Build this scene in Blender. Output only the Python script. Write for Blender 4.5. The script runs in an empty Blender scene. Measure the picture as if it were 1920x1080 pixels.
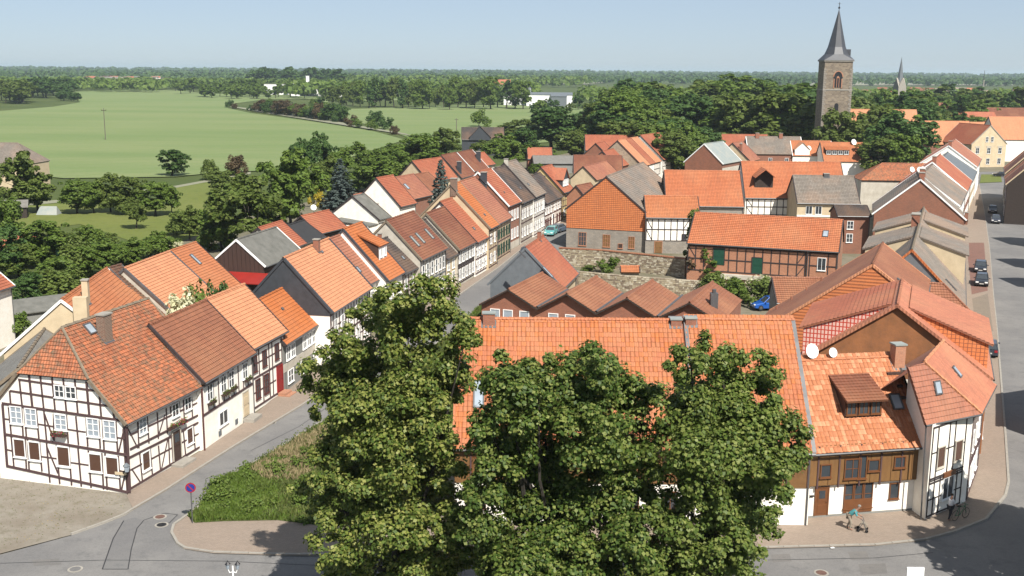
import bpy, bmesh, math, random
import numpy as np
from mathutils import Vector, Matrix
R = math.radians
scene = bpy.context.scene
COL = scene.collection

# ---------------------------------------------------------------- camera, sky, sun, exposure
FPX, YH, ROLL, HC = 2050.0, 131.0, 0.42, 28.0
_p = math.atan((540 - YH) / FPX); _r = R(ROLL)
_F = np.array([0, math.cos(_p), -math.sin(_p)]); _R0 = np.array([1., 0, 0]); _U0 = np.array([0, math.sin(_p), math.cos(_p)])
_RR = _R0 * math.cos(_r) + _U0 * math.sin(_r); _UU = _U0 * math.cos(_r) - _R0 * math.sin(_r)
CAMPOS = np.array([0, 0, HC])
cam = bpy.data.cameras.new("camera"); camo = bpy.data.objects.new("camera", cam); COL.objects.link(camo)
cam.sensor_width = 36; cam.lens = 36 * FPX / 1920; cam.clip_start = 0.5; cam.clip_end = 40000
M3 = Matrix(((_RR[0], _UU[0], -_F[0]), (_RR[1], _UU[1], -_F[1]), (_RR[2], _UU[2], -_F[2])))
camo.matrix_world = Matrix.Translation(CAMPOS) @ M3.to_4x4()
scene.camera = camo

SUN_EL = 48.0
SUN_H = np.array([0.43, -0.90]); SUN_H /= np.linalg.norm(SUN_H)
world = bpy.data.worlds.new("World"); scene.world = world; world.use_nodes = True
wn = world.node_tree.nodes; wl = world.node_tree.links
sky = wn.new("ShaderNodeTexSky"); sky.sky_type = 'NISHITA'; sky.sun_disc = False
sky.sun_elevation = R(SUN_EL); sky.sun_rotation = math.atan2(SUN_H[0], SUN_H[1])
sky.altitude = 50; sky.air_density = 0.65; sky.dust_density = 0.4; sky.ozone_density = 4.0
veil = wn.new("ShaderNodeMix"); veil.data_type = 'RGBA'; veil.inputs[0].default_value = 0.55   # thin even summer haze over the whole dome
wl.new(sky.outputs[0], veil.inputs[6]); veil.inputs[7].default_value = (5.5, 6.3, 7.15, 1)
wl.new(veil.outputs[2], wn["Background"].inputs[0]); wn["Background"].inputs[1].default_value = 0.06
sl = bpy.data.lights.new("sun", 'SUN'); sl.energy = 4.7; sl.angle = R(0.5); sl.color = (1.0, 0.95, 0.87)
slo = bpy.data.objects.new("sun", sl); COL.objects.link(slo)
sd = Vector((SUN_H[0] * math.cos(R(SUN_EL)), SUN_H[1] * math.cos(R(SUN_EL)), math.sin(R(SUN_EL))))
slo.rotation_euler = sd.to_track_quat('Z', 'Y').to_euler(); slo.location = (40, -60, 90)
scene.view_settings.view_transform = 'Standard'; scene.view_settings.look = 'None'
scene.view_settings.gamma = 1; scene.view_settings.use_curve_mapping = False
scene.view_settings.exposure = 0.8
scene.cycles.max_bounces = 6; scene.cycles.volume_bounces = 1

# ---------------------------------------------------------------- measuring helpers (surveyed from the tower)
def ray(px, py): return _F + _RR * (px - 960) / FPX + _UU * (540 - py) / FPX
def P(px, py, z=0.0):
    d = ray(px, py); return CAMPOS + d * ((z - HC) / d[2])
def V(px, py, D):
    d = ray(px, py); return CAMPOS + d * (D / d[1])
def Q(w):
    v = np.array(w, float) - CAMPOS; k = v @ _F
    return 960 + FPX * (v @ _RR) / k, 540 - FPX * (v @ _UU) / k
def hv(gx, gy, ty):
    g = P(gx, gy); lo, hi = 0.0, 40.0
    for _ in range(30):
        m = (lo + hi) / 2
        if Q(g + [0, 0, m])[1] > ty: lo = m
        else: hi = m
    return lo

# ---------------------------------------------------------------- materials
MATS = {}
KA = 0.60   # clay, stone and plaster albedos relative to the first estimate (the picture is exposed bright)
def mat(name): return MATS[name]
def newmat(name):
    m = bpy.data.materials.new(name); m.use_nodes = True; MATS[name] = m
    nt = m.node_tree; b = nt.nodes["Principled BSDF"]
    return m, nt, b
def N(nt, t, **kw):
    n = nt.nodes.new(t)
    for k, v in kw.items():
        if k.startswith('i_'):
            n.inputs[k[2:].replace('_', ' ')].default_value = v
        else: setattr(n, k, v)
    return n
def mixc(nt, fac, a, b, mode='MIX'):
    n = nt.nodes.new('ShaderNodeMix'); n.data_type = 'RGBA'; n.blend_type = mode
    for s, v in ((0, fac), (6, a), (7, b)):
        if hasattr(v, 'is_output'): nt.links.new(v, n.inputs[s])
        elif s == 0: n.inputs[0].default_value = v
        else: n.inputs[s].default_value = (*v, 1) if len(v) == 3 else v
    return n.outputs[2]
def ramp(nt, src, a, b):
    n = nt.nodes.new('ShaderNodeMapRange'); n.inputs[1].default_value = a; n.inputs[2].default_value = b
    nt.links.new(src, n.inputs[0]); return n.outputs[0]
def noise(nt, scale, detail=4, rough=.6, coord='Object', vec=None):
    n = nt.nodes.new('ShaderNodeTexNoise'); n.inputs['Scale'].default_value = scale
    n.inputs['Detail'].default_value = detail; n.inputs['Roughness'].default_value = rough
    if vec is None:
        tc = nt.nodes.new('ShaderNodeTexCoord'); vec = tc.outputs[coord]
    nt.links.new(vec, n.inputs['Vector']); return n.outputs['Fac']
def bump(nt, b, h, strength=.3, dist=.05):
    n = nt.nodes.new('ShaderNodeBump'); n.inputs['Strength'].default_value = strength; n.inputs['Distance'].default_value = dist
    nt.links.new(h, n.inputs['Height']); nt.links.new(n.outputs[0], b.inputs['Normal']); return n
KB = dict(rubble=.95, brick_orange=.85, block_grey=.85, tower_stone=.85, hung_tile=1.05, brick_red=.7, brick_dark=.75, paving=.66)
KP = dict(stone_tan=.9, stone_pale=.9, stone_brown=.9, slate=.8, slate_light=.85, cream_wall=.85, pale_wall=.85, yellow_wall=.85, concrete=.75)
def plain(name, c, rough=.8, var=.12, scale=2.0, metal=0, bmp=.0, c2=None):
    k = KP.get(name, 1.0 if 'white' in name else KA); c = tuple(x * k for x in c); c2 = c2 and tuple(x * k for x in c2)
    m, nt, b = newmat(name)
    f = noise(nt, scale, 5, .65)
    c2 = c2 or tuple(x * (1 - 2.2 * var) for x in c)
    nt.links.new(mixc(nt, ramp(nt, f, .35, .7), c, c2), b.inputs['Base Color'])
    b.inputs['Roughness'].default_value = rough; b.inputs['Metallic'].default_value = metal
    if bmp: bump(nt, b, noise(nt, scale * 8, 4), bmp, .03)
    return m
def uvnode(nt):
    return nt.nodes.new('ShaderNodeUVMap').outputs[0]
def brickmat(name, c1, c2, mortar, bw, bh, ms=.012, rough=.85, stain=.25, stainc=(.1, .08, .06), offset=.5, bmp=.5, sscale=.6):
    c1, c2, mortar, stainc = (tuple(x * KB.get(name, KA) for x in q) for q in (c1, c2, mortar, stainc))
    m, nt, b = newmat(name)
    br = nt.nodes.new('ShaderNodeTexBrick'); nt.links.new(uvnode(nt), br.inputs['Vector'])
    br.inputs['Scale'].default_value = 1; br.inputs['Brick Width'].default_value = bw; br.inputs['Row Height'].default_value = bh
    br.inputs['Mortar Size'].default_value = ms; br.inputs['Mortar Smooth'].default_value = .3; br.offset = offset
    br.inputs['Color1'].default_value = (*c1, 1); br.inputs['Color2'].default_value = (*c2, 1); br.inputs['Mortar'].default_value = (*mortar, 1)
    f = noise(nt, sscale, 6, .7)
    f2 = noise(nt, 9, 3, .7)
    col = mixc(nt, ramp(nt, f, .45, .8), br.outputs[0], mixc(nt, stain, br.outputs[0], stainc))
    col = mixc(nt, ramp(nt, f2, .4, .9), col, mixc(nt, .25, col, (.02, .02, .02)))
    nt.links.new(col, b.inputs['Base Color']); b.inputs['Roughness'].default_value = rough
    if bmp:
        inv = nt.nodes.new('ShaderNodeMath'); inv.operation = 'SUBTRACT'; inv.inputs[0].default_value = 1
        nt.links.new(br.outputs['Fac'], inv.inputs[1]); bump(nt, b, inv.outputs[0], bmp, .02)
    return m
def tilemat(name, c, var=.18, stain=.25, stainc=(.12, .07, .05), tw=.26, th=.34, sscale=.45, rough=.7, wave=.6, moss=0):
    """clay tiles: colour varies tile by tile, pantile rolls as fine relief"""
    c = tuple(x * KA for x in c); stainc = tuple(x * KA for x in stainc)
    m, nt, b = newmat(name)
    uv = uvnode(nt)
    br = nt.nodes.new('ShaderNodeTexBrick'); nt.links.new(uv, br.inputs['Vector'])
    br.inputs['Scale'].default_value = 1; br.inputs['Brick Width'].default_value = tw; br.inputs['Row Height'].default_value = th
    br.inputs['Mortar Size'].default_value = 0.006; br.offset = 0
    br.inputs['Color1'].default_value = (*[x * (1 + var * .6) for x in c], 1); br.inputs['Color2'].default_value = (*[x * (1 - var) for x in c], 1)
    br.inputs['Mortar'].default_value = (*[x * .6 for x in c], 1)
    f = noise(nt, sscale, 7, .72); f2 = noise(nt, 5, 4, .7)
    col = mixc(nt, ramp(nt, f, .42, .8), br.outputs[0], mixc(nt, stain, br.outputs[0], stainc))
    col = mixc(nt, ramp(nt, f2, .5, .85), col, mixc(nt, .2 + stain * .5, col, stainc))
    mp = nt.nodes.new('ShaderNodeMapping'); mp.inputs['Scale'].default_value = (2.6, .22, 1); nt.links.new(uv, mp.inputs['Vector'])
    fs = noise(nt, 1.0, 5, .7, vec=mp.outputs[0]); col = mixc(nt, ramp(nt, fs, .48, .75), col, mixc(nt, .38, col, (.10, .06, .04)))
    fb = noise(nt, .16, 3, .6); col = mixc(nt, ramp(nt, fb, .4, .65), col, mixc(nt, .22, col, (.5, .26, .13)))
    if moss:
        f3 = noise(nt, 2.2, 8, .8)
        col = mixc(nt, ramp(nt, f3, .5, .62), col, mixc(nt, moss, col, (.10, .085, .05)))
    nt.links.new(col, b.inputs['Base Color']); b.inputs['Roughness'].default_value = rough
    sx = nt.nodes.new('ShaderNodeSeparateXYZ'); nt.links.new(uv, sx.inputs[0])
    mu = nt.nodes.new('ShaderNodeMath'); mu.operation = 'MULTIPLY'; mu.inputs[1].default_value = 2 * math.pi / tw; nt.links.new(sx.outputs[0], mu.inputs[0])
    si = nt.nodes.new('ShaderNodeMath'); si.operation = 'SINE'; nt.links.new(mu.outputs[0], si.inputs[0])
    ad = nt.nodes.new('ShaderNodeMath'); ad.operation = 'ADD'; nt.links.new(si.outputs[0], ad.inputs[0]); nt.links.new(f2, ad.inputs[1])
    bump(nt, b, ad.outputs[0], wave, .02)
    return m
def glassmat(name, c=(.03, .035, .04), rough=.08):
    m, nt, b = newmat(name); b.inputs['Base Color'].default_value = (*c, 1); b.inputs['Roughness'].default_value = rough
    b.inputs['Specular IOR Level'].default_value = .6
    f = noise(nt, .7, 2)
    nt.links.new(mixc(nt, f, c, tuple(x * 1.8 for x in c)), b.inputs['Base Color'])
    return m
def leafmat(name, c, c2, trans=.35, gloss=.45):
    kl = 1.15 if 'linden' in name else (1.15 if 'dark' in name or 'mid' in name else .95)
    c = tuple(x * kl for x in c); c2 = tuple(x * kl for x in c2)
    m, nt, b = newmat(name)
    g = nt.nodes.new('ShaderNodeNewGeometry')
    f = noise(nt, .35, 3, .6)
    col = mixc(nt, g.outputs['Random Per Island'], c, c2)
    col = mixc(nt, ramp(nt, f, .35, .7), col, mixc(nt, .4, col, tuple(x * .5 for x in c)))
    nt.links.new(col, b.inputs['Base Color']); b.inputs['Roughness'].default_value = gloss
    b.inputs['Specular IOR Level'].default_value = .22
    tr = nt.nodes.new('ShaderNodeBsdfTranslucent'); nt.links.new(mixc(nt, .5, col, (c[0] * 1.5, c[1] * 1.6, c[2] * .8)), tr.inputs[0])
    mx = nt.nodes.new('ShaderNodeMixShader'); mx.inputs[0].default_value = trans
    nt.links.new(b.outputs[0], mx.inputs[1]); nt.links.new(tr.outputs[0], mx.inputs[2])
    nt.links.new(mx.outputs[0], nt.nodes['Material Output'].inputs[0])
    return m

tilemat('tile_orange', (.68, .235, .09), .12, .25, (.34, .12, .07))
tilemat('tile_light', (.88, .38, .19), .10, .2, (.40, .15, .08))
tilemat('tile_bright', (.70, .205, .05), .10, .22, (.45, .15, .07))
tilemat('tile_red', (.56, .165, .08), .14, .3, (.28, .09, .06))
tilemat('tile_coral', (.68, .25, .14), .14, .3, (.34, .14, .09))
tilemat('tile_pink', (.52, .195, .115), .14, .3, (.28, .13, .09))
tilemat('tile_brown', (.30, .10, .052), .14, .3, (.20, .09, .05))
tilemat('tile_chest', (.40, .15, .075), .14, .3, (.19, .08, .05))
tilemat('tile_old', (.60, .185, .075), .42, .6, (.24, .17, .12), tw=.22, th=.26, sscale=1.1, moss=.75)
tilemat('tile_mossy', (.20, .085, .05), .4, .6, (.10, .07, .05), moss=.8)
tilemat('tile_grey', (.34, .295, .25), .18, .5, (.12, .105, .09), moss=.3, rough=.85)
tilemat('tile_dark', (.085, .07, .065), .2, .4, (.14, .12, .10), rough=.8)
tilemat('tile_bigorange', (.66, .205, .08), .12, .22, (.40, .12, .06), sscale=.25)
plain('felt_grey', (.24, .235, .21), .9, .12, .8, bmp=.3, c2=(.15, .15, .13))
plain('felt_dark', (.045, .045, .048), .85, .1, .8, bmp=.2)
plain('felt_lichen', (.30, .29, .26), .85, .12, 1.2, bmp=.3, c2=(.21, .19, .17))
plain('metal_pale', (.36, .42, .41), .5, .15, .6, c2=(.50, .50, .44))
plain('white_wall', (.86, .83, .76), .85, .05, 1.2, bmp=.1, c2=(.76, .71, .62))
plain('stone_tan', (.42, .35, .24), .95, .12, 2, bmp=.4)
plain('stone_pale', (.56, .50, .38), .95, .12, 2, bmp=.4)
plain('stone_brown', (.27, .21, .15), .95, .12, 2, bmp=.4)
plain('cream_wall', (.62, .50, .33), .85, .07, .9, bmp=.15, c2=(.50, .40, .26))
plain('yellow_wall', (.62, .48, .22), .85, .07, .9, bmp=.1)
plain('pale_wall', (.58, .54, .46), .9, .1, .8, bmp=.15, c2=(.42, .38, .31))
plain('grey_wall', (.36, .36, .33), .9, .1, .8, bmp=.15)
plain('brown_render', (.50, .20, .075), .9, .15, .8, bmp=.5, c2=(.30, .13, .055))
plain('slate', (.055, .062, .072), .55, .15, 1.5, bmp=.3)
plain('slate_light', (.15, .17, .185), .6, .1, 1.5, bmp=.3)
plain('beam_brown', (.14, .075, .075), .8, .2, 3, bmp=.3)
plain('beam_dark', (.07, .05, .05), .8, .2, 3, bmp=.3)
plain('beam_red', (.16, .04, .03), .8, .2, 3)
plain('wood_panel', (.30, .155, .05), .6, .12, 1.5, bmp=.2, c2=(.21, .10, .035))
plain('wood_door', (.24, .09, .03), .5, .1, 2)
plain('red_door', (.38, .02, .02), .45, .05, 2)
plain('green_door', (.015, .10, .06), .5, .1, 2)
plain('dark_wood', (.06, .04, .03), .8, .2, 3, bmp=.3)
plain('brown_boards', (.085, .045, .032), .8, .15, 2, bmp=.3)
plain('red_sheet', (.45, .03, .02), .5, .1, 1)
plain('white_paint', (.80, .80, .78), .5, .02, 2)
plain('zinc', (.20, .20, .205), .45, .15, 1.5, metal=.3)
plain('dark_metal', (.05, .05, .055), .4, .1, 2, metal=.4)
plain('curtain', (.55, .55, .52), .9, .1, 4)
plain('concrete', (.40, .37, .32), .9, .12, 1.2, bmp=.3)
plain('mortar_ridge', (.34, .27, .19), .9, .15, 3, bmp=.5)
plain('bark', (.06, .048, .035), .95, .2, 4, bmp=.8)
plain('bark_pale', (.22, .19, .15), .95, .2, 4, bmp=.8)
plain('flower_red', (.5, .04, .08), .7, .2, 20)
brickmat('brick_red', (.46, .15, .075), (.36, .11, .055), (.30, .24, .19), .25, .08)
brickmat('brick_orange', (.56, .24, .125), (.46, .185, .095), (.35, .26, .2), .25, .08)
brickmat('brick_dark', (.40, .15, .08), (.30, .105, .058), (.24, .18, .14), .25, .08, stain=.4)
brickmat('brick_chimney', (.30, .13, .08), (.22, .10, .06), (.42, .36, .28), .25, .09, ms=.02)
brickmat('block_grey', (.34, .30, .25), (.27, .245, .21), (.25, .22, .19), .5, .25, stain=.4)
brickmat('rubble', (.38, .32, .23), (.27, .22, .16), (.42, .36, .27), .45, .28, ms=.03, stain=.5, stainc=(.16, .12, .09), bmp=.9)
brickmat('tower_stone', (.31, .25, .18), (.17, .135, .10), (.30, .25, .19), .75, .42, ms=.03, stain=.5, stainc=(.10, .08, .065), bmp=.9, sscale=.3)
brickmat('hung_tile', (.60, .20, .068), (.54, .17, .055), (.20, .06, .03), .30, .30, ms=.025, stain=.2, offset=0, bmp=.8)
brickmat('grey_shingle', (.33, .335, .32), (.27, .275, .265), (.20, .2, .2), .45, .22, ms=.012, stain=.3)
glassmat('glass'); glassmat('glass_brown', (.06, .03, .02)); glassmat('glass_sky', (.20, .23, .26), .15)
leafmat('leaf_linden', (.12, .155, .026), (.25, .25, .075), .25, .5)
leafmat('leaf_linden_dark', (.05, .085, .014), (.105, .14, .03), .25, .5)
leafmat('leaf_linden_light', (.10, .135, .025), (.19, .21, .06), .25, .5)
leafmat('leaf_linden_deep', (.038, .07, .012), (.075, .115, .022), .25, .5)
leafmat('leaf_mid', (.075, .125, .020), (.13, .18, .034), .3, .55)
leafmat('leaf_dark', (.038, .078, .018), (.07, .12, .028), .25, .6)
leafmat('leaf_olive', (.09, .135, .025), (.14, .175, .04), .3, .6)
leafmat('leaf_light', (.11, .16, .03), (.16, .20, .05), .3, .6)
leafmat('leaf_spruce', (.045, .065, .055), (.09, .115, .105), .1, .6)
leafmat('leaf_copper', (.022, .012, .014), (.04, .018, .018), .15, .6)
leafmat('leaf_bronze', (.085, .055, .03), (.12, .09, .04), .2, .6)
leafmat('leaf_yellow', (.45, .34, .03), (.35, .30, .03), .2, .6)
leafmat('blossom', (.62, .60, .42), (.50, .50, .30), .2, .6)
leafmat('grass_blade', (.085, .125, .028), (.15, .16, .05), .3, .7)
leafmat('grass_dry', (.30, .24, .13), (.38, .31, .18), .3, .7)

# ---------------------------------------------------------------- object helpers
LOCAL = {}
def tag(o, label=None, cat=None, group=None, kind=None):
    if label: o['label'] = label
    if cat: o['category'] = cat
    if group: o['group'] = group
    if kind: o['kind'] = kind
    return o
def link(name, me, parent=None):
    o = bpy.data.objects.new(name, me); COL.objects.link(o)
    if parent: o.parent = parent
    return o
def empty(name, loc, rz, label, cat, group=None):
    o = bpy.data.objects.new(name, None); COL.objects.link(o)
    o.location = Vector(loc); o.rotation_euler = (0, 0, rz); o.empty_display_size = .5
    return tag(o, label, cat, group)
def mesh(name, verts, faces, mats, uvs=None, fm=None, smooth=False):
    me = bpy.data.meshes.new(name); me.from_pydata([tuple(map(float, v)) for v in verts], [], faces)
    for m in (mats if isinstance(mats, (list, tuple)) else [mats]): me.materials.append(mat(m) if isinstance(m, str) else m)
    if uvs is not None:
        ul = me.uv_layers.new(name='UVMap'); ul.data.foreach_set('uv', np.array([c for f in uvs for uv in f for c in uv], dtype=np.float32))
    if fm: me.polygons.foreach_set('material_index', fm)
    if smooth: me.polygons.foreach_set('use_smooth', [True] * len(me.polygons))
    me.update(); return me
class MB:
    """mesh collector; box UVs are measured in metres"""
    def __init__(s): s.v = []; s.f = []; s.u = []; s.m = []
    def face(s, pts, uv=None, m=0):
        pts = [np.array(p, float) for p in pts]
        if uv is None:
            n = np.cross(pts[1] - pts[0], pts[2] - pts[0])
            k = int(np.argmax(abs(n)))
            if k == 2: uv = [(p[0], p[1]) for p in pts]
            else:
                h = np.array([-n[1], n[0], 0]); l = np.linalg.norm(h); h = h / l if l > 1e-9 else np.array([1., 0, 0])
                uv = [(p @ h, p[2]) for p in pts]
        i = len(s.v); s.v += pts; s.f.append(list(range(i, i + len(pts)))); s.u.append(uv); s.m.append(m)
    def hexa(s, b, t, m=0, bottom=True):
        n = len(b)
        for i in range(n):
            j = (i + 1) % n; s.face([b[i], b[j], t[j], t[i]], m=m)
        s.face(t, m=m)
        if bottom: s.face(b[::-1], m=m)
    def box(s, x0, x1, y0, y1, z0, z1, m=0):
        b = [(x0, y0, z0), (x1, y0, z0), (x1, y1, z0), (x0, y1, z0)]; s.hexa(b, [(x, y, z1) for x, y, _ in b], m)
    def tube(s, p, q, r0, r1=None, n=8, m=0, cap=True):
        r1 = r0 if r1 is None else r1; p = np.array(p, float); q = np.array(q, float); d = q - p; L = np.linalg.norm(d)
        if L < 1e-6: return
        d /= L; a = np.cross(d, [0, 0, 1.]) if abs(d[2]) < .9 else np.cross(d, [1., 0, 0]); a /= np.linalg.norm(a); b = np.cross(d, a)
        A = [p + (a * math.cos(2 * math.pi * i / n) + b * math.sin(2 * math.pi * i / n)) * r0 for i in range(n)]
        B = [q + (a * math.cos(2 * math.pi * i / n) + b * math.sin(2 * math.pi * i / n)) * r1 for i in range(n)]
        for i in range(n): j = (i + 1) % n; s.face([A[j], A[i], B[i], B[j]], m=m)
        if cap: s.face(B[::-1] if False else B, m=m)
    def build(s, name, mats, parent=None, smooth=False):
        return link(name, mesh(name, s.v, s.f, mats, s.u, s.m, smooth), parent)
_ub = {}
def unit_box(m):
    if m not in _ub:
        b = MB(); b.box(-.5, .5, -.5, .5, -.5, .5); _ub[m] = mesh('unit_' + m, b.v, b.f, m, b.u, b.m)
    return _ub[m]
def setm(o, origin, X, Y, Z, sc=(1, 1, 1)):
    X, Y, Z = (Vector(a).normalized() for a in (X, Y, Z))
    o.matrix_basis = Matrix.Translation(Vector(origin)) @ Matrix(((X.x, Y.x, Z.x), (X.y, Y.y, Z.y), (X.z, Y.z, Z.z))).to_4x4() @ Matrix.Diagonal((*sc, 1))
    return o
def piece(name, m, parent, c, size, X=(1, 0, 0), Y=(0, 1, 0), Z=(0, 0, 1)):
    return setm(link(name, unit_box(m), parent), c, X, Y, Z, size)

# ---------------------------------------------------------------- roofs
def clip(poly, a, lo=True):
    """clip 2D polygon by v>=a (lo) or v<=a"""
    out = []
    for i in range(len(poly)):
        p, q = poly[i], poly[(i + 1) % len(poly)]
        ip = (p[1] >= a) if lo else (p[1] <= a); iq = (q[1] >= a) if lo else (q[1] <= a)
        if ip: out.append(p)
        if ip != iq:
            t = (a - p[1]) / (q[1] - p[1]); out.append((p[0] + (q[0] - p[0]) * t, a))
    return out
def slope(name, poly, O, U, Vv, matn, parent, course=.34, lift=.05, thick=.14, flat=False):
    """one roof slope: poly is (u, v) in metres in the plane O + u*U + v*V; courses of tiles stand proud of each other"""
    O, U, Vv = (np.array(a, float) for a in (O, U, Vv)); U /= np.linalg.norm(U); Vv /= np.linalg.norm(Vv); Nn = np.cross(U, Vv)
    mb = MB(); v0 = min(p[1] for p in poly); v1 = max(p[1] for p in poly)
    W = lambda u, v, h: O + U * u + Vv * v + Nn * h
    if flat: course = v1 - v0 + 1; lift = 0
    v = v0; n = 0
    while v < v1 - 1e-4 and n < 120:
        n += 1; t = min(v + course, v1)
        pl = clip(clip(poly, v, True), t, False) if not flat else poly
        if len(pl) >= 3:
            h = lambda vv: lift * (v + course - vv) / course + .004
            mb.face([W(a, b, h(b)) for a, b in pl], uv=[(a, b) for a, b in pl])
            if lift:
                bt = [a for a, b in pl if abs(b - v) < 1e-6]
                if len(bt) >= 2:
                    a0, a1 = min(bt), max(bt)
                    mb.face([W(a0, v, -.02), W(a1, v, -.02), W(a1, v, lift + .004), W(a0, v, lift + .004)], uv=[(a0, v), (a1, v), (a1, v), (a0, v)])
        v = t
        if flat: break
    # sides + underside
    k = len(poly)
    for i in range(k):
        p, q = poly[i], poly[(i + 1) % k]
        mb.face([W(*p, -thick), W(*q, -thick), W(*q, 0), W(*p, 0)], uv=[(0, 0)] * 4)
    mb.face([W(a, b, -thick) for a, b in poly[::-1]], uv=[(0, 0)] * k)
    return mb.build(name, matn, parent)

_tile = {}
def tile_mesh(w, l, m, var=0):
    k = (round(w, 3), round(l, 3), m, var)
    if k in _tile: return _tile[k]
    b = MB(); rg = random.Random(var); prof = [(-.5, .016), (-.34, .046), (-.2, .040), (-.05, .012), (.2, .004), (.5, .018)]
    lo, hi = .034, .004; off = rg.uniform(-3, 3)
    for i in range(5):
        (x0, z0), (x1, z1) = prof[i], prof[i + 1]
        x0 *= w; x1 *= w
        b.face([(x0, 0, z0 + lo), (x1, 0, z1 + lo), (x1, l + .05, z1 + hi), (x0, l + .05, z0 + hi)], uv=[(x0 + off, off), (x1 + off, off), (x1 + off, l + off), (x0 + off, l + off)])
        b.face([(x0, 0, -.01), (x1, 0, -.01), (x1, 0, z1 + lo), (x0, 0, z0 + lo)], uv=[(x0, 0), (x1, 0), (x1, .03), (x0, .03)])
    b.face([(-.5 * w, 0, 0), (-.5 * w, 0, .05), (-.5 * w, l, .02), (-.5 * w, l, 0)], uv=[(0, 0)] * 4)
    _tile[k] = (mesh('tile', b.v, b.f, m, b.u, b.m), b); return _tile[k]
def inpoly(x, y, poly):
    c = False; j = len(poly) - 1
    for i in range(len(poly)):
        (xi, yi), (xj, yj) = poly[i], poly[j]
        if (yi > y) != (yj > y) and x < (xj - xi) * (y - yi) / (yj - yi) + xi: c = not c
        j = i
    return c
def tiled(poly, O, U, Vv, mats, parent, tw=.29, tl=.36, most=300, seed=1, holes=()):
    """individual clay tiles over a slope: the ones that show largest are parts, the rest one joined part"""
    O, U, Vv = (np.array(a, float) for a in (O, U, Vv)); U /= np.linalg.norm(U); Vv /= np.linalg.norm(Vv); Nn = np.cross(U, Vv)
    rg = random.Random(seed); u0 = min(p[0] for p in poly); u1 = max(p[0] for p in poly); v0 = min(p[1] for p in poly); v1 = max(p[1] for p in poly)
    Wd = parent.matrix_basis if parent.parent is None else Matrix()
    sp = []
    nv = int((v1 - v0) / tl); nu = int(round((u1 - u0) / tw)); tw = (u1 - u0) / nu
    for j in range(nv + 1):
        for i in range(nu):
            u = u0 + (i + .5) * tw; v = v0 + j * tl
            if not inpoly(u, min(v + tl * .6, v1 - .02), poly): continue
            if any(a < u < b and c < v + tl * .5 < d for a, b, c, d in holes): continue
            p = O + U * u + Vv * v; w = Wd @ Vector(p)
            x, y = Q(w); vis = 0 if (-20 < x < 1940 and -20 < y < 1100) else 1
            sp.append((vis, (np.array(w) - CAMPOS) @ (np.array(w) - CAMPOS), u, v))
    sp.sort()
    def pose(v):
        h = rg.uniform(-.004, .006); du = rg.uniform(-.006, .006); dv = rg.uniform(-.012, .012); return h, du, dv
    acc = MB()
    for k, (_, _, u, v) in enumerate(sp):
        m = mats[rg.randrange(len(mats))]; var = rg.randrange(3); me, b = tile_mesh(tw * 1.01, tl, m, var); h, du, dv = pose(v)
        o = O + U * (u + du) + Vv * (v + dv) + Nn * h
        if k < most: setm(link('roof_tile', me, parent), o, U, Vv, Nn)
        else:
            mi = mats.index(m); bb = tile_mesh(tw * 1.01, tl, m, var)[1]
            i0 = len(acc.v); acc.v += [o + U * q[0] + Vv * q[1] + Nn * q[2] for q in bb.v]
            acc.f += [[i0 + a for a in f] for f in bb.f]; acc.u += bb.u; acc.m += [mi] * len(bb.f)
    if acc.f: tag(acc.build('roof_tiles', mats, parent), kind='stuff')

# ---------------------------------------------------------------- windows, doors, beams
_win = {}
def win_mesh(w, h, nx, ny, fm, fw=.07):
    k = (round(w, 2), round(h, 2), nx, ny, fm)
    if k in _win: return _win[k]
    b = MB()
    def bar(x0, x1, z0, z1, d=.07): b.box(x0, x1, -.03, d, z0, z1)
    bar(-w / 2, w / 2, 0, fw); bar(-w / 2, w / 2, h - fw, h); bar(-w / 2, -w / 2 + fw, fw, h - fw); bar(w / 2 - fw, w / 2, fw, h - fw)
    for i in range(1, nx):
        x = -w / 2 + w * i / nx; bar(x - .025, x + .025, fw, h - fw, .055)
    for j in range(1, ny):
        z = h * j / ny; b.box(-w / 2 + fw, w / 2 - fw, -.03, .045, z - .02, z + .02)
    b.box(-w / 2 - .05, w / 2 + .05, -.03, .12, -.05, -.002)
    g = MB(); g.box(-w / 2 + .03, w / 2 - .03, -.03, .02, .03, h - .03)
    _win[k] = (mesh('window', b.v, b.f, fm, b.u, b.m), g); return _win[k]
_pane = {}
class Face:
    def __init__(s, o, X, Y): s.o = np.array(o, float); s.X = np.array(X, float); s.Y = np.array(Y, float)  # Y = outward
    def pt(s, a, z, d=0): return s.o + s.X * a + s.Y * d + np.array([0, 0, z])
def window(h, F, s, z, w=.9, ht=1.2, nx=2, ny=2, frame='white_paint', glass='glass', name='window'):
    me, g = win_mesh(w, ht, nx, ny, frame)
    o = setm(link(name, me, h.root), F.pt(s, z, .01), F.X, F.Y, (0, 0, 1))
    k = (round(w, 2), round(ht, 2), glass)
    if k not in _pane: _pane[k] = mesh('pane', g.v, g.f, glass, g.u, g.m)
    link('pane', _pane[k], o); return o
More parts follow.
